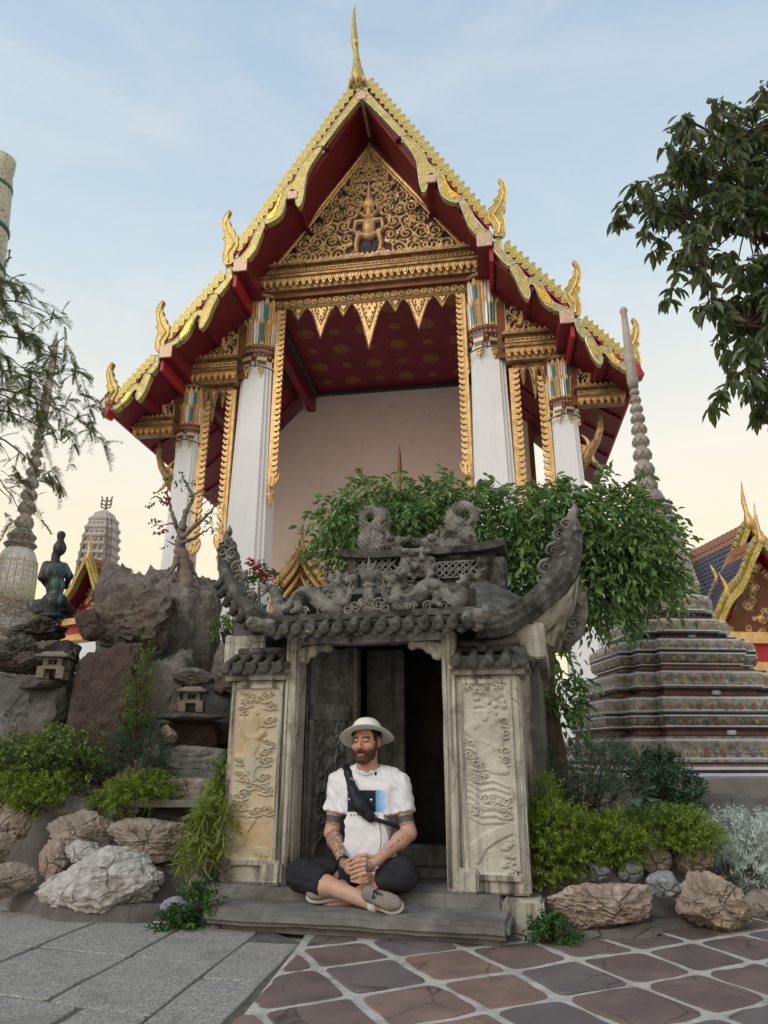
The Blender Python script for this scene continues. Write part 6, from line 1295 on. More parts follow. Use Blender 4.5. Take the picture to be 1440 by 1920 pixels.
prm = PM('prang_plaster', [(.3, (.34, .32, .30)), (.7, (.50, .47, .44))], 2.2, 6, .7, bump=.3, scl=(1, 1, 1))
S2_ = RED2
mb = MB(); mb.lathe([(34 * pk, 0), (34 * pk, zq(1085)), (31 * pk, zq(1075)), (29 * pk, zq(1050)), (27 * pk, zq(1010)), (24 * pk, zq(985)), (16 * pk, zq(965)), (6 * pk, zq(958))], sq=RED2); body = mb.build('tower', prm, prang)
for k in range(6):
    z = zq(1062 - 16 * k); r = (30, 29, 28, 27, 25, 21)[k] * pk; mb = MB(); mb.lathe([(r + .02, z), (r + .06, z + .05), (r + .06, z + .12), (r + .02, z + .17)], sq=RED2, cap=False); mb.build('cornice', prm, body)
    for a in range(-2, 3):
        mb = MB(); mb.box((a * r * .38, -r * 1.0, z - .28), (r * .16, .14, .42)); mb.build('niche', porcd, body)
mb = MB(); mb.tube([(0, 0, zq(958)), (0, 0, zq(932))], .04, 6)
for yy in (938, 945, 951):
    for a in (-1, 1): mb.tube([(0, 0, zq(yy + 3)), (a * 8 * pk, 0, zq(yy)), (a * 10 * pk, 0, zq(yy - 7))], .03, 5)
mb.build('trident', porcd, prang)
# white parapet glimpsed behind the left chedi
q0 = at(90, 1120, 20.); mb = MB(); mb.box((0, 0, .9), (9, .4, 1.8 + q0[2] - 2)); mb.build('white_wall', MT['white'], loc=(q0[0], 20., (q0[2] - 1.8) / 2 + .0), label='white wall with red coping far behind the bronze statue', cat='wall')
# ------------------------------------------------------------------ vegetation
def frames(D, roll):
    D = D / np.linalg.norm(D, axis=1)[:, None]; up = np.where(np.abs(D[:, 2:3]) > .95, np.array([[1., 0, 0]]), np.array([[0, 0, 1.]]))
    X = np.cross(D, up); X /= np.linalg.norm(X, axis=1)[:, None]; Z = np.cross(X, D); c, s = np.cos(roll)[:, None], np.sin(roll)[:, None]
    return X * c + Z * s, D, Z * c - X * s
LEAF_T = np.array([(0, 0, 0), (.5, .35, .10), (.42, .7, .06), (0, 1., -.10), (-.42, .7, .06), (-.5, .35, .10), (0, .5, -.03)])
LEAF_F = [(0, 1, 6), (1, 2, 6), (2, 3, 6), (3, 4, 6), (4, 5, 6), (5, 0, 6)]
NEED_T = np.array([(0, 0, 0), (.5, .4, .0), (0, 1., 0), (-.5, .4, 0)]); NEED_F = [(0, 1, 2, 3)]
def leaves(mb, P, D, L, W, roll=None, T=LEAF_T, F=LEAF_F, droop=0.):
    P = np.asarray(P, float); n = len(P); L = np.broadcast_to(L, n); W = np.broadcast_to(W, n); D = np.asarray(D, float) + np.array([0, 0, -droop])
    roll = RNG.uniform(-.6, .6, n) if roll is None else np.broadcast_to(roll, n)
    X, Yv, Z = frames(D, roll); k = len(T)
    V = P[:, None] + T[None, :, 0:1] * (X * W[:, None])[:, None] + T[None, :, 1:2] * (Yv * L[:, None])[:, None] + T[None, :, 2:3] * (Z * L[:, None])[:, None]
    idx = np.arange(n)[:, None] * k; V = V.reshape(-1, 3)
    mb.v.append(V); mb.c.append(np.ones_like(V)); b = mb.n; mb.n += len(V)
    for f in F: mb.f += [tuple(r) for r in (idx + np.array(f)[None] + b)]
def inell(n, c, r, rg, shell=.0):
    u = rg.normal(size=(n, 3)); u /= np.linalg.norm(u, axis=1)[:, None]; q = rg.uniform(shell, 1, n) ** (1 / 3.); return np.array(c) + u * q[:, None] * np.array(r), u
def crown_px(ells, Y, dY, n, rg, shell=.25):
    P, U = [], []; A = np.array([e[2] * e[3] for e in ells], float); A /= A.sum()
    for e, a in zip(ells, A):
        k = mpp(e[0], e[1], Y); dd = e[4] if len(e) > 4 else 0.; c = at(e[0], e[1], Y + dd); p, u = inell(max(3, int(n * a)), c, (e[2] * k, dY, e[3] * k), rg, shell); P.append(p); U.append(u)
    return np.vstack(P), np.vstack(U)
def twigs(mb, P, U, rg, nl, Lt, Ll, Wl, droop=.5, stem=None, spread=.9, T=LEAF_T, F=LEAF_F):
    """each twig carries nl leaves, alternate, along a drooping stem"""
    n = len(P); D = U + rg.normal(0, .45, U.shape); D[:, 2] += .1; D /= np.linalg.norm(D, axis=1)[:, None]
    AP, AD, AL = [], [], []
    for j in range(nl):
        t = (j + .6) / nl; Q = P + D * Lt * t + np.array([0, 0, -1.]) * droop * Lt * t * t
        side = rg.normal(0, 1, D.shape); side -= D * (side * D).sum(1)[:, None]; side /= np.linalg.norm(side, axis=1)[:, None]
        AP.append(Q); AD.append(D * .6 + side * spread + np.array([0, 0, -droop * (.4 + t)])); AL.append(np.full(n, 1 - .3 * abs(t - .45)) * rg.uniform(.7, 1.2, n))
    AP, AD, AL = np.vstack(AP), np.vstack(AD), np.concatenate(AL); leaves(mb, AP, AD, Ll * AL, Wl * AL, rg.uniform(-.9, .9, len(AP)), T, F)
def branch(mb, pts, r0, r1, n=7, wob=.0, rg=RNG):
    P = np.array(pts, float); m_ = max(8, len(P) * 5); t = np.linspace(0, len(P) - 1, m_); Q = np.column_stack([np.interp(t, range(len(P)), P[:, i]) for i in range(3)])
    for _ in range(3): Q[1:-1] = (Q[:-2] + 2 * Q[1:-1] + Q[2:]) / 4
    if wob: Q[1:-1] += rg.normal(0, wob, Q[1:-1].shape)
    mb.tube(Q, np.linspace(r0, r1, m_), n)
# fig tree behind the gate
rg = np.random.default_rng(101); FY = 6.55
tr = empty('fig_tree', tuple((*at(1040, 1380, FY)[:2], 0)), label='leafy green fig tree spreading behind the stone gate roof', cat='tree'); T0 = np.array(tr.location)
mb = MB(); root = np.array([*at(1042, 1400, FY)[:2], 0]); fork = at(1025, 1230, FY)
branch(mb, [root - T0, at(1035, 1380, FY) - T0, at(1022, 1300, FY) - T0, fork - T0], .11, .085, 9, .006)
for x, y, r in ((720, 1010, .05), (860, 985, .05), (1000, 980, .055), (1130, 1020, .06), (1200, 1080, .05), (1100, 1120, .04)): branch(mb, [fork - T0, (fork + at(x, y, FY)) / 2 + np.array([0, .1, .18]) - T0, at(x, y, FY) - T0], r, .012, 7, .006)
mb.build('trunk', MT['bark'], tr, smooth=True)
ells = [(672, 1002, 48, 44), (725, 985, 78, 58), (800, 985, 95, 66), (890, 985, 90, 58), (985, 985, 100, 70), (1080, 985, 100, 75), (1150, 1000, 88, 78), (1100, 1060, 100, 68), (1165, 1065, 66, 62), (1200, 1040, 34, 62), (960, 1060, 60, 60), (700, 1035, 45, 40), (1115, 1110, 50, 40), (790, 930, 55, 22), (680, 935, 45, 24)]
P, U = crown_px(ells, FY, .50, 2050, rg, .30); mb = MB()
twigs(mb, P - T0, U, rg, 9, .26, .088, .036, .75)
E2 = [(1000, 1040, 110, 60), (1130, 1050, 100, 75), (820, 1000, 120, 50)]
P, U = crown_px(E2, FY + .35, .4, 500, rg, 0.); twigs(mb, P - T0, U, rg, 8, .30, .11, .05, .6)
for x, y, n_ in ((630, 1000, 14), (622, 968, 8), (645, 940, 7), (625, 1035, 8), (1240, 980, 7), (1255, 1075, 9), (1225, 1100, 9), (1070, 1135, 12), (1100, 1145, 10), (1150, 1130, 8), (1050, 1215, 8), (690, 905, 9), (745, 910, 8), (840, 905, 8), (905, 918, 10), (1045, 910, 10), (1120, 905, 10), (1180, 918, 10), (1040, 1270, 12), (1055, 1330, 9), (1070, 1300, 7), (1035, 1330, 10)):
    c = at(x, y, FY - .1); q = c + rg.normal(0, .06, (n_, 3)); d = np.column_stack([np.full(n_, (x - 930) / 400.), rg.normal(0, .4, n_), np.full(n_, .15)]); twigs(mb, q - T0, d, rg, 8, .28, .10, .045, .8)
mb.build('crown', MT['ficus'], tr)
# broad-leaved tree reaching in from the right
rg = np.random.default_rng(102); BY = 5.6
tr = empty('overhanging_tree', (3.9, 6.2, 0), label='dark broad-leaved tree reaching into the sky from the right edge', cat='tree'); T0 = np.array(tr.location)
ELB = [(1395, 235, 55, 55), (1310, 265, 65, 50), (1255, 330, 65, 45), (1330, 335, 90, 60), (1415, 330, 60, 80), (1195, 385, 32, 28), (1265, 400, 48, 32), (1350, 430, 75, 50), (1425, 440, 55, 70), (1300, 500, 36, 42), (1370, 535, 62, 48), (1430, 540, 50, 60), (1325, 605, 22, 18), (1395, 605, 50, 30), (1405, 690, 45, 48), (1362, 722, 18, 22), (1440, 200, 32, 45), (1530, 330, 120, 200), (1540, 560, 120, 160), (1500, 720, 80, 60)]
P, U = crown_px(ELB, BY, .55, 620, rg, .2); mb = MB()
n = len(P); AP, AD, AL = [], [], []
for j in range(10):
    a = 2 * math.pi * j / 10 + rg.uniform(0, 6.3, n); sp_ = rg.uniform(.35, 1., n); AP.append(P + rg.normal(0, .02, P.shape)); AD.append(np.column_stack([np.cos(a) * sp_, np.sin(a) * sp_, -rg.uniform(.25, 1.3, n)])); AL.append(rg.uniform(.13, .21, n))
AP, AD, AL = np.vstack(AP), np.vstack(AD), np.concatenate(AL)
leaves(mb, AP - T0, AD, AL, AL * .30, rg.uniform(-.8, .8, len(AP))); mb.build('crown', MT['bigleaf'], tr)
mb = MB(); hub = at(1700, 560, 6.2); branch(mb, [np.zeros(3), np.array([.02, 0, 1.6]), hub - T0], .2, .14, 9, .01)
for tgt in ((1280, 330), (1200, 385), (1350, 260), (1400, 420), (1320, 500), (1400, 610), (1400, 690), (1430, 250), (1300, 400)):
    q = at(*tgt, BY); branch(mb, [hub - T0, (hub + q) / 2 + np.array([0, 0, .12]) - T0, q - T0], .05, .008, 6, .008)
for p in P[::3]:
    k = np.argmin([np.linalg.norm(p - at(x, y, BY)) for x, y in ((1280, 330), (1350, 260), (1400, 420), (1320, 500), (1400, 610), (1400, 690), (1300, 400))]); q = at(*((1280, 330), (1350, 260), (1400, 420), (1320, 500), (1400, 610), (1400, 690), (1300, 400))[k], BY); branch(mb, [q - T0, (p + q) / 2 - T0 + np.array([0, 0, .03]), p - T0], .010, .005, 5)
mb.build('trunk', MT['bark'], tr, smooth=True)
# feathery tamarind at the left edge
rg = np.random.default_rng(103); TY = 6.2
tr = empty('tamarind_tree', (-5.2, 6.6, 0), label='feathery tamarind branches hanging in from the left edge', cat='tree'); T0 = np.array(tr.location)
mb = MB(); mt = MB()
def spray(p0, d, L, rg, nl=26, ll=.036):
    d = nrm(d); P = []; q = np.array(p0, float); st = L / nl
    for i in range(nl): q = q + d * st; d = nrm(d + np.array([0, 0, -.05]) + rg.normal(0, .03, 3)); P.append(q.copy())
    P = np.array(P); mt.tube(P - T0, np.linspace(.0035, .0012, nl), 4); t = np.gradient(P, axis=0); t /= np.linalg.norm(t, axis=1)[:, None]; s = np.cross(t, rg.normal(0, .4, 3) + np.array([0, -1., .3])); s /= np.linalg.norm(s, axis=1)[:, None]
    for sg in (1, -1): leaves(mb, P - T0, s * sg + t * .7, ll, ll * .32, rg.uniform(-.4, .4, nl), NEED_T, NEED_F)
    return P
hub = at(-220, 700, TY)
limbs = [((-60, 560), (120, 600), 16), ((-60, 620), (150, 690), 22), ((-60, 690), (110, 740), 26), ((-60, 720), (170, 800), 22), ((-60, 760), (120, 830), 20), ((-60, 800), (90, 900), 16), ((-80, 830), (40, 960), 12), ((-60, 540), (60, 545), 14), ((-60, 660), (60, 700), 26), ((-80, 880), (20, 940), 10), ((-60, 590), (60, 640), 24), ((-60, 740), (50, 770), 24), ((-80, 480), (20, 520), 8)]
for a, b, n_ in limbs:
    A, B = at(*a, TY), at(*b, TY); mid = (A + B) / 2 + np.array([0, 0, .12]); branch(mt, [hub - T0, A - T0, mid - T0, B - T0], .02, .003, 5, .004)
    for k in range(int(n_ * .55)):
        t = rg.uniform(.0, 1.) ** .8; p = (A + (B - A) * t) + np.array([0, 0, .12 * 4 * t * (1 - t)]) + rg.normal(0, .05, 3); dirn = nrm(B - A) * rg.uniform(.3, 1) + np.array([rg.normal(0, .3), rg.normal(0, .5), rg.normal(-.15, .45)])
        Q = spray(p, dirn, rg.uniform(.22, .42), rg, 22)
        for u_ in range(3): i = rg.integers(3, 18); spray(Q[i], dirn + rg.normal(0, .6, 3), rg.uniform(.12, .24), rg, 14)
for a, b in (((120, 610), (125, 690)), ((150, 700), (190, 840)), ((60, 800), (145, 905)), ((150, 740), (205, 760)), ((70, 900), (120, 915)), ((10, 960), (25, 1000)), ((140, 800), (140, 880))):
    A, B = at(*a, TY), at(*b, TY); Q = spray(A, B - A + np.array([0, 0, .1]), np.linalg.norm(B - A), rg, 34, .04)
    for u_ in range(5): i = rg.integers(3, 30); spray(Q[i], (B - A) + rg.normal(0, .35, 3), rg.uniform(.12, .2), rg, 12)
mb.build('crown', MT['tamarind'], tr); branch(mt, [np.zeros(3), np.array([.3, 0, 1.5]), hub - T0], .16, .08, 8, .01); mt.build('trunk', MT['bark'], tr, smooth=True)
# bonsai on the boulder
rg = np.random.default_rng(104); NY = 6.2
base = at(345, 1056, NY); tr = empty('bonsai', tuple(base), label='gnarled bare bonsai with red blossoms on top of the huge boulder', cat='tree'); T0 = base
B_ = lambda x, y, d=0.: at(x, y, NY) - T0 + np.array([0, d, 0])
mb = MB(); branch(mb, [B_(348, 1115), B_(346, 1066), B_(335, 1030), B_(340, 1005), B_(342, 980)], .075, .03, 8, .012, rg)
for pts, r in (([(338, 1010), (325, 970), (312, 930), (318, 905)], .028), ([(340, 995), (350, 960), (362, 930), (350, 905), (340, 895)], .03), ([(342, 1012), (370, 985), (390, 955), (405, 940)], .026), ([(345, 1020), (375, 1010), (395, 985)], .022), ([(312, 945), (295, 930), (285, 940)], .012), ([(325, 975), (300, 985)], .012), ([(358, 935), (380, 925), (395, 930)], .013), ([(338, 1030), (310, 1010)], .015), ([(365, 990), (372, 960)], .012), ([(345, 1040), (372, 1092)], .04), ([(338, 1045), (318, 1090)], .04)): branch(mb, [B_(x, y, rg.normal(0, .05)) for x, y in pts], r, .003, 6, .006, rg)
mb.build('trunk', MT['barkpale'], tr, smooth=True)
mb = MB(); mf = MB()
for x, y, n_ in ((318, 905, 4), (340, 893, 6), (352, 900, 4), (405, 940, 5), (395, 985, 5), (285, 940, 3), (300, 985, 4), (395, 928, 4), (310, 1010, 3), (365, 955, 4), (400, 960, 5), (330, 985, 3), (410, 985, 3), (312, 928, 3)):
    p = B_(x, y) + rg.normal(0, .03, (n_, 3)); twigs(mb, p, rg.normal(0, 1, (n_, 3)), rg, 5, .08, .035, .02, .3)
for x, y in ((312, 932), (306, 990), (298, 1000), (308, 940)): p = B_(x, y) + rg.normal(0, .02, (5, 3)); twigs(mf, p, rg.normal(0, 1, (5, 3)), rg, 5, .03, .028, .024, .1)
mb.build('foliage', MT['weed'], tr); mf.build('blossom', MT['flower'], tr)
# flowering bush beside the left horn
base = at(485, 1110, 5.9); tr = empty('flowering_bush', tuple(base), label='small bush with pink flowers behind the left roof horn', cat='bush'); rg = np.random.default_rng(105)
mb = MB(); mf = MB(); P, U = inell(60, (0, 0, .05), (.16, .1, .16), rg); twigs(mb, P, U, rg, 6, .10, .05, .028, .3); mb.build('foliage', MT['weed'], tr)
for x, y in ((466, 1056), (484, 1060), (490, 1076), (510, 1080), (478, 1070)): p = at(x, y, 5.8) - base + rg.normal(0, .015, (6, 3)); twigs(mf, p, rg.normal(0, 1, (6, 3)), rg, 5, .03, .03, .026, .1)
mb = MB(); branch(mb, [np.array([0, 0, -.9]), np.array([.02, 0, -.3]), np.array([0, 0, .1])], .03, .01, 6); mb.build('stem', MT['bark'], tr); mf.build('flowers', MT['flower'], tr)
# low plants
def plant(name, label, ells, Y, dY, mat, n, rg, style, group=None, base=None, cat='plant'):
    P, U = crown_px(ells, Y, dY, n, rg, .35 if style != 'open' else .0); c = at(ells[0][0], ells[0][1] + ells[0][3], Y) if base is None else np.array(base); e = empty(name, tuple(c), label=label, cat=cat, group=group); mb = MB(); P = P - c
    U = U * .7 + np.array([0, -.25, .55])
    if style == 'fern': twigs(mb, P, U, rg, 24, .105, .028, .0075, .2, spread=1.3, T=NEED_T, F=NEED_F)
    elif style == 'juniper': twigs(mb, P, U, rg, 20, .10, .026, .006, .05, spread=1.1, T=NEED_T, F=NEED_F)
    elif style == 'silver': twigs(mb, P, U, rg, 20, .09, .034, .0055, .1, spread=1.2, T=NEED_T, F=NEED_F)
    elif style == 'grass': twigs(mb, P, U, rg, 14, .08, .11, .008, .55, spread=1.3, T=NEED_T, F=NEED_F)
    elif style == 'bush': twigs(mb, P, U, rg, 9, .10, .034, .017, .2)
    else: twigs(mb, P, U, rg, 7, .09, .045, .028, .3)
    mb.build('foliage', mat, e); ms = MB()
    for p in P[::max(1, len(P) // 30)]: branch(ms, [np.array([p[0] * .4, p[1] * .4 + .05, -.06]), p * .6, p], .006, .002, 4)
    ms.build('stems', MT['bark'], e); return e
rg = np.random.default_rng(106); GL_, GR_ = 'plants of the left rockery', 'plants right of the gate'
plant('lime_fern', 'bright lime fern clump at the left edge above the front rocks', [(30, 1485, 60, 28), (95, 1482, 42, 24), (60, 1505, 55, 14)], 5.0, .18, MT['lime'], 430, rg, 'fern', GL_)
plant('lime_fern', 'bright lime fern clump just left of the wooden plank', [(222, 1498, 42, 18), (268, 1482, 46, 22), (300, 1484, 26, 16)], 4.95, .16, MT['lime'], 400, rg, 'fern', GL_)
plant('lime_fern', 'strip of lime fern hugging the left pier edge', [(418, 1465, 14, 34), (410, 1505, 16, 30)], 4.72, .08, MT['lime'], 110, rg, 'fern', GL_)
plant('spiky_grass', 'pale spiky grass tuft leaning on the left pier', [(392, 1560, 38, 46), (402, 1520, 26, 26), (380, 1590, 32, 26)], 4.62, .10, MT['spiky'], 150, rg, 'grass', GL_)
plant('green_shrub', 'mid-green leafy shrub at the left edge below the cement rock face', [(50, 1415, 58, 28), (110, 1395, 42, 20), (20, 1428, 36, 22), (165, 1384, 20, 6)], 5.1, .2, MT['midbush'], 330, rg, 'bush', GL_)
plant('dark_shrub', 'dark needle shrub at the foot of the tall sapling', [(262, 1400, 42, 44), (240, 1420, 34, 34), (285, 1420, 26, 40)], 5.05, .12, MT['deepbush'], 260, rg, 'juniper', GL_)
sap = plant('sapling', 'tall thin juniper sapling in front of the brown boulder', [(272, 1230, 9, 26), (268, 1270, 16, 30), (262, 1310, 18, 40), (258, 1350, 16, 36), (278, 1250, 10, 18), (246, 1290, 10, 22), (252, 1370, 16, 24)], 5.1, .05, MT['midbush'], 190, rg, 'juniper', GL_, base=at(258, 1440, 5.1))
plant('weed_clump', 'little green weeds at the left corner of the step slab', [(345, 1728, 30, 10), (372, 1692, 22, 16), (330, 1735, 28, 8)], 4.32, .06, MT['weed'], 110, rg, 'bush', GL_)
plant('ground_cover', 'low tangled creeper between the lime fern and the rocks', [(150, 1440, 40, 25), (70, 1445, 60, 14)], 5.15, .12, MT['midbush'], 130, rg, 'bush', GL_)
plant('moss_tuft', 'tuft of grass under the left horn beside the huge boulder', [(425, 1180, 22, 14)], 5.95, .1, MT['midbush'], 70, rg, 'bush', GL_)
plant('lime_fern', 'tall hanging lime fern against the right pier', [(1030, 1570, 36, 52), (1045, 1535, 38, 30), (1018, 1620, 22, 46), (1072, 1605, 28, 38), (1028, 1490, 18, 20)], 4.42, .14, MT['lime'], 560, rg, 'fern', GR_)
plant('lime_fern', 'rounded lime fern in the middle of the right bed', [(1118, 1572, 30, 26), (1168, 1566, 34, 36), (1146, 1600, 34, 18)], 4.5, .14, MT['lime'], 460, rg, 'fern', GR_)
plant('lime_fern', 'yellowish lime fern beside the silver plant', [(1242, 1560, 40, 30), (1288, 1562, 38, 34), (1322, 1572, 18, 22)], 4.6, .15, MT['lime'], 480, rg, 'fern', GR_)
plant('juniper', 'grey-green needle juniper behind the lime ferns', [(1090, 1450, 70, 48), (1160, 1455, 52, 46), (1070, 1480, 45, 34), (1130, 1420, 50, 24)], 5.0, .22, MT['darkbush'], 620, rg, 'juniper', GR_)
plant('round_bush', 'dense dark green rounded bush in front of the cement plinth', [(1250, 1470, 50, 46), (1225, 1450, 40, 34), (1275, 1500, 30, 30)], 5.2, .2, MT['deepbush'], 420, rg, 'bush', GR_)
plant('silver_plant', 'silvery white feathery plant at the right edge', [(1390, 1580, 66, 44), (1360, 1555, 40, 24), (1430, 1630, 50, 44), (1385, 1625, 40, 30), (1470, 1590, 60, 60)], 4.75, .22, MT['silverleaf'], 520, rg, 'silver', GR_)
plant('weed_clump', 'small green weed at the foot of the gate plinth block', [(1035, 1752, 26, 14), (1022, 1745, 14, 12)], 4.0, .05, MT['weed'], 60, rg, 'bush', GR_)
e = empty('round_leaf_plant', tuple(at(1200, 1530, 4.5)), label='few round grey-green leaves above the middle lime fern', cat='plant', group=GR_); c = np.array(e.location); mb = MB()
pts = np.array([at(x, y, 4.42) for x, y in ((1182, 1498), (1205, 1490), (1225, 1510), (1195, 1515), (1210, 1480), (1232, 1498), (1172, 1512))]) - c
leaves(mb, pts, np.column_stack([rg.normal(0, .6, 7), np.full(7, -.6), rg.uniform(-.5, .3, 7)]), .085, .085, rg.uniform(-.3, .3, 7)); mb.build('foliage', MT['darkbush'], e)
ms = MB()
for p in pts: branch(ms, [np.array([0, .03, -.12]), p * .6, p], .004, .002, 4)
ms.build('stems', MT['weed'], e)
# ------------------------------------------------------------------ the man sitting on the step
PB = np.array([*GF.px(690, 1650, .42)[:1], .42, .17])
pw = GF.o + GF.a * PB[0] + GF.n * PB[1] + np.array([0, 0, PB[2]])
man = empty('person', tuple(pw), -GYAW, label='bearded man in white T-shirt and wide-brimmed hat sitting cross-legged on the step', cat='person')
def J(px, py, d): a, z = GF.px(px, py, d); return np.array([a - PB[0], d - PB[1], z - PB[2]])
SKIN = np.array([.50, .295, .215]); SKINR = np.array([.50, .235, .165])
skin = PM('skin', [(.3, (.94, .94, .94)), (.7, (1.05, 1.05, 1.05))], 30, 4, .5, bump=.12, bscale=180, bdist=.002, attr='MULTIPLY', spec=.35)
nt = skin.node_tree; bs = nt.nodes['Principled BSDF']; bs.inputs['Subsurface Weight'].default_value = .08; bs.inputs['Subsurface Radius'].default_value = (.02, .008, .004); bs.inputs['Subsurface Scale'].default_value = .5
cotton = PM('white_cotton', [(.3, (.98, .98, .98)), (.7, (1.02, 1.02, 1.02))], 12, 4, .85, bump=.10, bscale=220, bdist=.002, attr='MULTIPLY', spec=.15, sheen=.2)
shortm = PM('dark_shorts', [(.3, (.019, .019, .024)), (.7, (.029, .029, .035))], 9, 5, .85, bump=.2, bscale=200, bdist=.002, spec=.15)
blackn = PM('black_nylon', [(.3, (.007, .008, .012)), (.7, (.014, .015, .021))], 20, 5, .55, bump=.2, bscale=150, bdist=.003)
shoem = PM('grey_canvas', [(.3, (.17, .15, .13)), (.7, (.24, .22, .19))], 30, 5, .85, bump=.25, bscale=200, bdist=.003); solem = PM('shoe_sole', [(.3, (.40, .38, .34)), (.7, (.50, .48, .44))], 20, 5, .7, bump=.1); hatm = PM('hat_cloth', [(.3, (.95, .95, .95)), (.7, (1.05, 1.05, 1.05))], 14, 5, .85, bump=.15, bscale=180, bdist=.002, attr='MULTIPLY', spec=.2)
beardm = PM('beard_hair', [(.3, (.035, .016, .008)), (.5, (.085, .038, .017)), (.75, (.15, .070, .032))], 90, 6, .6, bump=.9, bscale=220, bdist=.006, scl=(1, 1, .35)); hairm = PM('brown_hair', [(.3, (.02, .011, .007)), (.7, (.045, .024, .014))], 60, 6, .55, bump=.6, bscale=200)
# skeleton
HC = J(687, 1394, .415); hy = R(-9)
hf = np.array([math.sin(hy), -math.cos(hy), 0.]); hr = np.array([math.cos(hy), math.sin(hy), 0.])       # face forward, viewer-right
tl = R(4); hu = np.array([0, 0, 1.]) * math.cos(tl) + hr * math.sin(-tl * .4); hu /= np.linalg.norm(hu); hf = nrm(hf + np.array([0, 0, .03])); hr = np.cross(hu, -hf); hr = nrm(hr); hf = nrm(np.cross(hu, hr)) * 1.0
if hf[1] > 0: hf = -hf
HS = 1.0
def Hd(r, f, u): return HC + (hr * r + hf * f + hu * u) * HS
HR = np.column_stack([hr, hf, hu])
nk = J(690, 1446, .45); chest = J(692, 1500, .455); belly = J(690, 1575, .44); pel = J(690, 1630, .44)
shL, shR = J(636, 1468, .47), J(748, 1470, .47); elL, elR = J(622, 1562, .43), J(766, 1562, .43); wrL, wrR = J(645, 1618, .235), J(708, 1612, .225)
hipL, hipR = J(655, 1640, .43), J(725, 1640, .43); knL, knR = J(566, 1640, .27), J(752, 1642, .27)
ankL = J(702, 1696, .135); ankR = J(640, 1692, .275)
E_ = lambda c, r, k=.012, rot=HR: ('e', tuple(c), tuple(np.array(r) * HS), rot, k)
C_ = lambda a, b, r0, r1, k=.012: ('c', tuple(a), tuple(b), r0, r1, k)
head = [E_(Hd(0, -.012, .025), (.076, .096, .094)), E_(Hd(0, .020, -.045), (.060, .066, .074), .03), E_(Hd(0, .060, -.096), (.030, .024, .022), .02), C_(Hd(0, .084, .026), Hd(0, .112, -.020), .009, .0145, .010), E_(Hd(.013, .101, -.026), (.010, .011, .008), .006), E_(Hd(-.013, .101, -.026), (.010, .011, .008), .006),
        C_(Hd(-.036, .078, .036), Hd(.036, .078, .036), .012, .012, .012), ('s:e', tuple(Hd(.031, .101, .015)), (.019, .016, .012), HR, .012), ('s:e', tuple(Hd(-.031, .101, .015)), (.019, .016, .012), HR, .012), E_(Hd(.031, .076, .013), (.017, .014, .012), .004), E_(Hd(-.031, .076, .013), (.017, .014, .012), .004),
        E_(Hd(.042, .058, -.018), (.026, .026, .022), .015), E_(Hd(-.042, .058, -.018), (.026, .026, .022), .015), C_(Hd(-.019, .088, -.057), Hd(.019, .088, -.057), .0075, .0075, .006), C_(Hd(-.015, .086, -.067), Hd(.015, .086, -.067), .0085, .0085, .006),
        E_(Hd(.079, -.008, .004), (.011, .022, .033), .008), E_(Hd(-.079, -.008, .004), (.011, .022, .033), .008), ('s:e', tuple(Hd(.091, .0, .006)), (.006, .012, .018), HR, .006)]
torso = [C_(Hd(0, -.025, -.07), nk, .056, .060, .02), C_(nk, J(650, 1460, .475), .055, .048, .02), C_(nk, J(734, 1460, .475), .055, .048, .02), ('b', tuple((chest + belly) / 2 + np.array([0, .01, 0])), (.06, .02, .12), None, .05, .02), ('e', tuple(pel), (.16, .115, .09), None, .04)]
arms = [C_(shL, elL, .054, .043, .012), C_(elL, wrL, .043, .027, .015), C_(shR, elR, .054, .044, .012), C_(elR, wrR, .045, .028, .02), E_((shL + elL) / 2 + np.array([-.004, -.01, 0]), (.048, .048, .07), .012, None), E_((shR + elR) / 2 + np.array([.004, -.01, 0]), (.048, .048, .07), .012, None), E_(elL + (wrL - elL) * .28, (.043, .043, .043), .03, None), E_(elR + (wrR - elR) * .28, (.044, .044, .044), .03, None)]
# clasped hands
paL, paR = J(657, 1628, .205), J(693, 1622, .195)
hands = [C_(wrL, paL, .025, .024, .012), ('e', tuple(paL), (.034, .020, .034), None, .012), C_(wrR, paR, .026, .024, .012), ('e', tuple(paR), (.036, .020, .036), None, .012)]
for i in range(4):                                                       # viewer-right hand laid over the other, fingers reaching left
    a, b, c = J(686, 1613 + 8.0 * i, .172 - .004 * i), J(668, 1612 + 9.2 * i + 3, .150), J(654 + 1.6 * i, 1617 + 8.6 * i + 4, .168); rr = (.0098, .0100, .0096, .0086)[i]
    hands += [C_(a, b, rr * 1.08, rr, .003), C_(b, c, rr, rr * .82, .003)]
for i in range(4):                                                       # viewer-left fingers coming between and under
    a, b, c = J(660, 1632 + 6.4 * i, .180), J(676, 1638 + 5.6 * i, .158), J(689, 1634 + 6.4 * i, .178); rr = (.0095, .0098, .0092, .0082)[i]
    hands += [C_(a, b, rr * 1.05, rr, .0025), C_(b, c, rr, rr * .8, .0025)]
hands += [C_(J(700, 1608, .20), J(684, 1603, .168), .012, .0105, .006), C_(J(684, 1603, .168), J(668, 1605, .160), .0105, .0085, .004), C_(J(650, 1618, .205), J(660, 1609, .172), .012, .0105, .006), C_(J(660, 1609, .172), J(675, 1609, .160), .0105, .008, .004)]
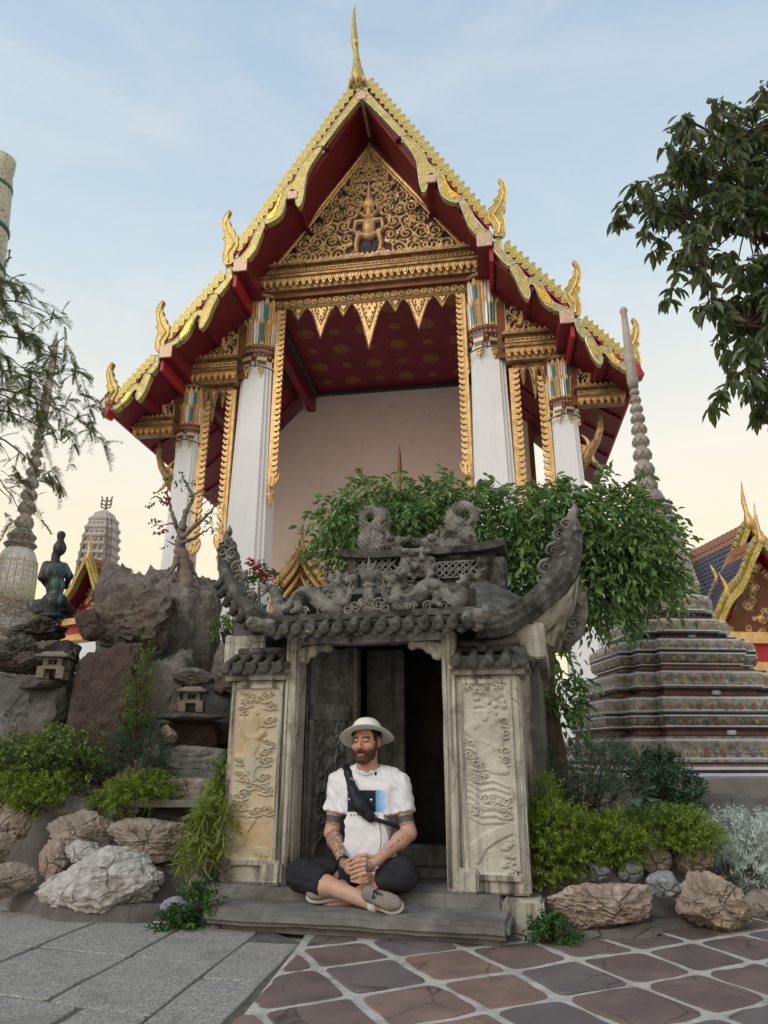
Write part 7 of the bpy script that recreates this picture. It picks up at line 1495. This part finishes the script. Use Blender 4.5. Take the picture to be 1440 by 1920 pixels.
legs = [C_(hipL, knL, .085, .060, .03), C_(hipR, knR, .085, .060, .03), C_(knL, ankL, .056, .033, .02), E_(knL + (ankL - knL) * .33 + np.array([0, -.01, -.01]), (.062, .056, .052), .03, None), C_(knR, ankR, .056, .033, .02), E_(knR + (ankR - knR) * .33 + np.array([0, -.005, -.005]), (.062, .056, .052), .03, None), C_(ankL, J(728, 1702, .10), .030, .024, .01), C_(ankR, J(612, 1700, .24), .030, .024, .01)]
armdirs = [(shL, elL), (shR, elR), (elL, wrL), (elR, wrR)]
def segt(P, a, b): ab = b - a; t = ((P - a) @ ab) / (ab @ ab); d = np.linalg.norm(P - a - np.clip(t, 0, 1)[:, None] * ab, axis=1); return t, d
def skincol(V):
    n = len(V); Cc = np.tile(SKIN, (n, 1)); q = V - HC; r, f, u = q @ hr, q @ hf, q @ hu; isf = (np.linalg.norm(q, axis=1) < .15)
    red = isf & (f > .02); Cc[red] = SKIN * .55 + SKINR * .45
    nose = isf & (np.abs(r) < .02) & (f > .09) & (u > -.04); Cc[nose] = SKINR * 1.05
    ch = isf & (np.hypot(np.abs(r) - .042, u + .015) < .022) & (f > .03); Cc[ch] = SKINR
    ear = isf & (np.abs(r) > .076); Cc[ear] = SKINR * .95
    eb = isf & (np.abs(u - .036 + .25 * np.abs(np.abs(r) - .03)) < .0052) & (np.abs(r) > .011) & (np.abs(r) < .050) & (f > .055); Cc[eb] = (.10, .05, .028)
    el = isf & (np.abs(u - .0085 - 1.2 * (np.abs(r) - .031) ** 2 * 8) < .0030) & (np.abs(r) > .015) & (np.abs(r) < .047) & (f > .06); Cc[el] = (.10, .05, .035)
    lip = isf & (np.abs(u + .061) < .010) & (np.abs(r) < .022) & (f > .085); Cc[lip] = (.40, .17, .13)
    lp = isf & (np.abs(u + .0615) < .002) & (np.abs(r) < .02) & (f > .08); Cc[lp] = (.14, .05, .04)
    ink = np.array([.075, .075, .08])
    for a, b in armdirs[:2]:
        t, d = segt(V, a, b); m = (d < .07) & (t > .66) & (t < .80); Cc[m] = ink * 1.2; m2 = (d < .07) & (t > .825) & (t < .842); Cc[m2] = ink * 1.3
    t, d = segt(V, elL, wrL); nz = fbm(V * 60, 3, True); m = (d < .06) & (t > .1) & (t < 1.05) & (nz > .62) & (V[:, 1] < elL[1] + .02); Cc[m] = Cc[m] * .35 + ink * .5
    t, d = segt(V, elR, wrR); e1 = np.cross(wrR - elR, np.array([0, -1., 0])); e1 = e1 / np.linalg.norm(e1); w_ = (V - elR) @ e1; m = (d < .06) & (t > .28) & (t < .75) & (np.abs(w_) < .008) & (np.sin(t * 190) + np.sin(t * 77 + 1) > .1); Cc[m] = Cc[m] * .3 + ink * .6
    m = (np.linalg.norm(V - paR - np.array([.004, -.02, -.008]), axis=1) < .030) & (np.sin(V[:, 0] * 420) * np.sin(V[:, 2] * 400 + V[:, 0] * 150) > -.15) & (V[:, 1] < paR[1] + .0); Cc[m] = ink * 1.1
    for k in range(4):
        p = wrL + (paL - wrL) * (.15 + .22 * k); m = (np.abs((V - p) @ nrm(paL - wrL)) < .0026) & (np.linalg.norm(V - p, axis=1) < .032) & (V[:, 1] < p[1]); Cc[m] = ink
    leg = V[:, 2] < .02; Cc[leg] = np.array([.47, .29, .22]); m = leg & (fbm(V * 130, 2) > .55); Cc[m] *= .8
    return Cc
body = sdf_obj('body', head + torso + arms + hands + legs, .0046, skin, man, color=skincol)
# beard and hair
brd = [E_(Hd(0, .026, -.055), (.068, .066, .056), .01), E_(Hd(0, .064, -.094), (.038, .032, .026), .022), C_(Hd(.071, .020, -.03), Hd(.074, .010, .035), .013, .010, .012), C_(Hd(-.071, .020, -.03), Hd(-.074, .010, .035), .013, .010, .012),
       ('s:e', tuple(Hd(0, .085, .006)), (.060, .075, .040), HR, .012), C_(Hd(-.030, .084, -.056), Hd(-.004, .104, -.042), .009, .009, .008), C_(Hd(.030, .084, -.056), Hd(.004, .104, -.042), .009, .009, .008), ('s:e', tuple(Hd(0, .104, -.0615)), (.019, .03, .0075), HR, .003)]
sdf_obj('beard', brd, .0042, beardm, man, disp=lambda P: fbm(P * 110, 3) * .0026 + fbm(P * 38, 2) * .0022)
sdf_obj('hair', [E_(Hd(0, -.020, .035), (.082, .098, .092), .005), ('s:e', tuple(Hd(0, .115, .02)), (.12, .085, .14), HR, .01), ('s:b', tuple(Hd(0, .02, -.07)), (.12, .12, .055), HR, .0, .01)], .0055, hairm, man, disp=lambda P: fbm(P * 90, 3) * .002)
# T-shirt with dark and blue print
def shcol(V):
    Cc = np.tile(np.array([.70, .71, .755]), (len(V), 1)); a0, z1 = J(651, 1481, .345)[[0, 2]]; a1, z0 = J(722, 1524, .345)[[0, 2]]; am = J(703, 1500, .345)[0]; fr = V[:, 1] < chest[1] + .01
    m = fr & (V[:, 0] > a0) & (V[:, 0] < a1) & (V[:, 2] > z0) & (V[:, 2] < z1); Cc[m] = (.018, .024, .032)
    m2 = m & (V[:, 0] > am); t = ((V[m2, 0] - am) / (a1 - am))[:, None]; nz = fbm(V[m2] * np.array([160, 1, 20]), 2)[:, None] * .06; Cc[m2] = np.array([.10, .34, .72]) * (1 - t) + np.array([.42, .60, .85]) * t + nz
    zt0, zt1 = J(660, 1530, .345)[2], J(660, 1527, .345)[2]; m = fr & (V[:, 2] > zt0) & (V[:, 2] < zt1) & (V[:, 0] > a0 + .01) & (V[:, 0] < am + .02) & (np.sin(V[:, 0] * 900) > -.2); Cc[m] = (.10, .11, .13)
    return Cc
def fold(P):
    return .0065 * np.sin(P[:, 2] * 75 + 6 * fbm(P * 7, 2)) * np.clip(.16 - P[:, 2], 0, .15) / .12 + fbm(P * np.array([16, 9, 8]), 3) * .0045 + .0035 * fbm(np.stack([(P[:, 0] + P[:, 2] * .8) * 34, P[:, 1] * 6, (P[:, 2] - P[:, 0]) * 7], -1), 2, True) + .003 * np.sin((P[:, 0] * 1.3 + P[:, 2]) * 60 + 4 * fbm(P * 9, 2)) * np.clip((np.abs(P[:, 0]) - .10) / .08, 0, 1)
slL, slR = shL + (elL - shL) * .60, shR + (elR - shR) * .60
shirt = [C_(nk + np.array([0, .0, -.010]), J(650, 1459, .475), .070, .066, .03), C_(nk + np.array([0, .0, -.010]), J(734, 1459, .475), .070, .066, .03), ('b', tuple(chest + np.array([0, .005, -.01])), (.105, .038, .075), None, .068, .05), ('b', tuple((belly + pel) / 2 + np.array([0, .005, .03])), (.098, .048, .12), None, .066, .05),
         C_(shL, slL, .072, .070, .03), C_(shR, slR, .072, .071, .03)]
# flat sleeve ends, neckline and hem
for s_, e_ in ((shL, slL), (shR, slR)):
    dv = nrm(e_ - s_); z = dv; x = nrm(np.cross(z, np.array([0, 1., 0]))); y = np.cross(z, x); shirt.append(('s:b', tuple(e_ + dv * .075), (.10, .10, .075), np.column_stack([x, y, z]), .0, .006))
nz_ = nrm(nk - Hd(0, -.02, -.07)); NC = J(690, 1432, .432); shirt.append(('s:e', tuple(NC), (.069, .070, .066), None, .006)); shirt.append(('s:b', tuple(pel + np.array([0, 0, -.125])), (.3, .3, .09), None, .0, .01))
sh = sdf_obj('shirt', shirt, .0052, cotton, man, disp=fold, color=shcol)
mb = MB(); cc_ = NC; nn = 30; ring = []
for i in range(nn + 1): t = 2 * math.pi * i / nn; ring.append(cc_ + np.array([.0655 * math.cos(t), .060 * math.sin(t) - .004, -.026 + .024 * math.sin(t) - .010 * max(0, -math.sin(t)) ** 2]))
mb.tube(ring, .0065, 6, col=(.68, .69, .735), cap=False); mb.build('neckband', cotton, sh, smooth=True)
# shorts
sho = [('e', tuple(pel + np.array([0, .01, -.02])), (.175, .135, .095), None, .03), C_(hipL, knL + (knL - hipL) * .05, .098, .084, .03), C_(hipR, knR + (knR - hipR) * .05, .098, .084, .03), C_(knL, knL + (ankL - knL) * .30, .080, .074, .03), C_(knR, knR + (ankR - knR) * .30, .080, .074, .03), ('e', tuple((hipL + knL) / 2 + np.array([0, 0, -.03])), (.12, .08, .07), None, .03), ('e', tuple((hipR + knR) / 2 + np.array([0, 0, -.03])), (.10, .08, .07), None, .03)]
for k_, a_ in ((knL, ankL), (knR, ankR)):
    dv = nrm(a_ - k_); x = nrm(np.cross(dv, np.array([0, 1., 0]))); y = np.cross(dv, x); e_ = k_ + (a_ - k_) * .33; sho.append(('s:b', tuple(e_ + dv * .08), (.10, .10, .08), np.column_stack([x, y, dv]), .0, .006))
sdf_obj('shorts', sho, .0065, shortm, man, disp=lambda P: fbm(P * np.array([9, 9, 20]), 3) * .007 + .0025 * np.sin(P[:, 2] * 110 + P[:, 0] * 30 + 5 * fbm(P * 8, 2)))
# shoes
def shoe(heel, toe, upv, tilt, nm_):
    f = nrm(toe - heel); u = nrm(upv - f * (upv @ f)); s = np.cross(f, u); M3 = np.column_stack([s, f, u]); L_ = np.linalg.norm(toe - heel); pt = lambda a, b, c: heel + s * a + f * b * L_ + u * c
    up_ = [('e', tuple(pt(0, .22, .035)), (.036, .07, .040), M3, .02), ('e', tuple(pt(0, .55, .028)), (.042, .085, .032), M3, .02), ('e', tuple(pt(0, .80, .018)), (.043, .062, .026), M3, .02), ('e', tuple(pt(0, .10, .045)), (.034, .036, .036), M3, .02)]
    o = sdf_obj('shoe', up_, .005, shoem, man, disp=lambda P: fbm(P * 70, 2) * .0015)
    so_ = [('e', tuple(pt(0, .15, -.008)), (.037, .052, .016), M3, .02), ('e', tuple(pt(0, .5, -.010)), (.040, .10, .014), M3, .02), ('e', tuple(pt(0, .80, -.008)), (.046, .066, .016), M3, .02)]
    sdf_obj('sole', so_, .005, solem, o); ml = MB()
    for k in range(5):
        t = .34 + .075 * k; w_ = .028; q = [pt(-w_, t, .058 - .004 * k), pt(0, t + .03, .078 - .006 * k), pt(w_, t, .058 - .004 * k)]; ml.tube(q, .0042, 5); q = [pt(-w_, t + .05, .056 - .005 * k), pt(0, t, .079 - .006 * k), pt(w_, t + .05, .056 - .005 * k)]; ml.tube(q, .0042, 5)
    ml.build('laces', blackn, o); return o
SZ = .112 - PB[2]
h1 = J(692, 1702, .150); h1[2] = SZ + .050; t1 = h1 + nrm([1., -.42, -.10]) * .192
shoe(h1, t1, np.array([.15, -.72, .62]), 0, 'shoe')
h2 = J(648, 1700, .265); h2[2] = SZ + .050; t2 = h2 + nrm([-1., -.28, -.06]) * .195; shoe(h2, t2, np.array([-.25, -.62, .72]), 0, 'shoe')
mb = MB(); dv = nrm(t1 - h1); a_ = ankL - nrm(ankL - knL) * .005; mb.tube([a_ - nrm(ankL - knL) * .018, a_ + nrm(ankL - knL) * .03], [.0375, .039], 14); mb.build('sock', PM('white_sock', [(.3, (.55, .56, .58)), (.7, (.62, .63, .65))], 20, rough=.9), man, smooth=True)
# wristbands, hat, cord, microphone
for k in range(2):
    p = elL + (wrL - elL) * (.93 + .05 * k); d = nrm(wrL - elL); x = nrm(np.cross(d, [0, 0, 1.])); y = np.cross(d, x); mb = MB(); mb.tube([p + (x * math.cos(t) + y * math.sin(t)) * .0315 for t in np.linspace(0, 6.283, 20)], .0035, 5, cap=False); mb.build('wristband', blackn, man, smooth=True)
tb, tr_ = R(15), R(9)                                                    # hat tipped back and to one side
ku = nrm(hu - hf * math.sin(tb) * 1.0 + hr * math.sin(tr_) * .8); kf = nrm(hf - ku * (hf @ ku)); kr = nrm(hr - ku * (hr @ ku) - kf * (hr @ kf)); K0 = Hd(0, -.008, .058)
def Kp(r, f, u): return K0 + kr * r + kf * f + ku * u
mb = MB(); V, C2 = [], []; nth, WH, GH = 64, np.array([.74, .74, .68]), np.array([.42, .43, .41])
rings = [(.004, .092, 0), (.035, .089, 0), (.060, .079, 0), (.080, .060, 0), (.091, .036, 0), (.095, .014, 0), (.098, .0, 0), (.105, -.002, 1), (.125, -.004, 1), (.145, -.008, 1), (.163, -.013, 1), (.1655, -.0155, 1), (.163, -.017, 1), (.12, -.009, 1), (.094, -.006, 1)]
for rad, z, br_ in rings:
    for i in range(nth):
        t = 2 * math.pi * i / nth; c, s = math.cos(t), math.sin(t); el_ = 1.0 + .10 * abs(s); wv = br_ * ((rad - .097) / .07) * (.016 * s - .022 * (c > 0) * c - .010 * abs(c) * (c < 0) + .006 * math.sin(3 * t + 1)); V.append(Kp(rad * c, rad * s * el_, z + wv))
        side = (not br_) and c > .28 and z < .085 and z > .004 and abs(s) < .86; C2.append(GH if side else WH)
F = [(i * nth + k, i * nth + (k + 1) % nth, (i + 1) * nth + (k + 1) % nth, (i + 1) * nth + k) for i in range(len(rings) - 1) for k in range(nth)] + [tuple(range(nth))]
mb.add(V, F, np.array(C2)); hat = mb.build('hat', hatm, man, smooth=True)
mb = MB(); P0 = Hd(.080, .015, .0); pts = [P0, P0 + np.array([.022, -.02, -.06]), P0 + np.array([.042, -.035, -.125]), P0 + np.array([.03, -.075, -.165]), J(706, 1450, .335)]; branch(mb, pts, .0022, .0016, 5); mb.build('chin_cord', PM('tan_cord', [(.3, (.30, .25, .16)), (.7, (.36, .30, .2))], 9, rough=.8), hat, smooth=True)
mb = MB(); mb.tube([J(705, 1447, .332), J(704, 1454, .328)], [.007, .006], 8); mb.build('microphone', blackn, man, smooth=True)
mb = MB(); branch(mb, [J(706, 1530, .325), J(714, 1555, .315), J(715, 1580, .315), J(711, 1598, .315)], .0022, .0022, 5); mb.build('cable', blackn, man, smooth=True)
# black sling bag across the chest
bagc = J(680, 1510, .31); bag = empty('sling_bag', tuple(pw), -GYAW, label='black sling bag strapped across the chest of the seated man', cat='bag')
sdf_obj('pouch', [C_(J(660, 1478, .345), J(676, 1510, .320), .030, .042, .02), C_(J(676, 1510, .320), J(694, 1532, .322), .042, .030, .02)], .0052, blackn, bag, disp=lambda P: fbm(P * 40, 3) * .003)
mb = MB(); pts = [J(652, 1447, .52), J(650, 1441, .47), J(652, 1446, .42), J(655, 1458, .375), J(660, 1476, .335)]; branch(mb, pts, .028, .028, 10); 
for v in mb.v: pass
sdf_obj('strap', [C_(J(648, 1444, .50), J(650, 1440, .46), .024, .024, .01), C_(J(650, 1440, .46), J(653, 1450, .405), .024, .025, .01), C_(J(653, 1450, .405), J(660, 1476, .352), .025, .027, .01)], .005, blackn, bag)
mb = MB(); branch(mb, [J(698, 1534, .318), J(720, 1541, .325), J(740, 1548, .36), J(748, 1552, .42)], .0115, .0115, 8); mb.build('lower_strap', blackn, bag, smooth=True)
mb = MB(); mb.box(tuple(J(662, 1462, .338)), (.040, .004, .010), rot=roty(R(28))); mb.build('buckle', shoem, bag)
for x, y in ((655, 1499), (696, 1500)):
    mb = MB(); mb.sphere(tuple(J(x, y, .318 if x < 660 else .292)), (.0075, .004, .0075), 10, 8); mb.build('stud', MT['silver'], bag, smooth=True)
# a passer-by far behind at the right edge
b0 = at(1439, 1318, 11.); pe = empty('person', (b0[0], 11., 0), R(20), label='dark-haired passer-by in a dark top half cut off by the right edge', cat='person')
hz = b0[2]; pr = [('e', (0, 0, hz), (.075, .09, .115), None, .01), ('c', (0, .0, hz - .10), (0, 0, hz - .19), .05, .055, .02), ('e', (0, 0, hz - .38), (.17, .11, .22), None, .04), ('e', (0, 0, hz - .66), (.15, .11, .16), None, .04), ('c', (-.18, 0, hz - .26), (-.22, .02, hz - .55), .05, .04, .02), ('c', (-.22, .02, hz - .55), (-.20, -.08, hz - .80), .04, .03, .02), ('c', (.18, 0, hz - .26), (.22, .02, hz - .55), .05, .04, .02), ('c', (.22, .02, hz - .55), (.20, -.08, hz - .80), .04, .03, .02), ('c', (-.08, 0, hz - .75), (-.09, 0, .08), .08, .05, .02), ('c', (.08, 0, hz - .75), (.09, 0, .08), .08, .05, .02), ('c', (-.09, .03, .05), (-.09, -.14, .04), .045, .035, .02), ('c', (.09, .03, .05), (.09, -.14, .04), .045, .035, .02), ('c', (0, -.08, hz + .01), (0, -.105, hz - .03), .012, .015, .008)]
def pcol(V): Cc = np.tile(np.array([.42, .25, .18]), (len(V), 1)); m = (V[:, 2] < hz - .16) & (V[:, 2] > hz - .85); Cc[m] = (.05, .035, .04); Cc[V[:, 2] <= hz - .75] = (.03, .035, .06); return Cc
sdf_obj('body', pr, .016, skin, pe, color=pcol); sdf_obj('hair', [('e', (0, .02, hz + .035), (.085, .095, .095), None, .01), ('s:e', (0, -.12, hz - .03), (.1, .09, .09), None, .01)], .012, hairm, pe)
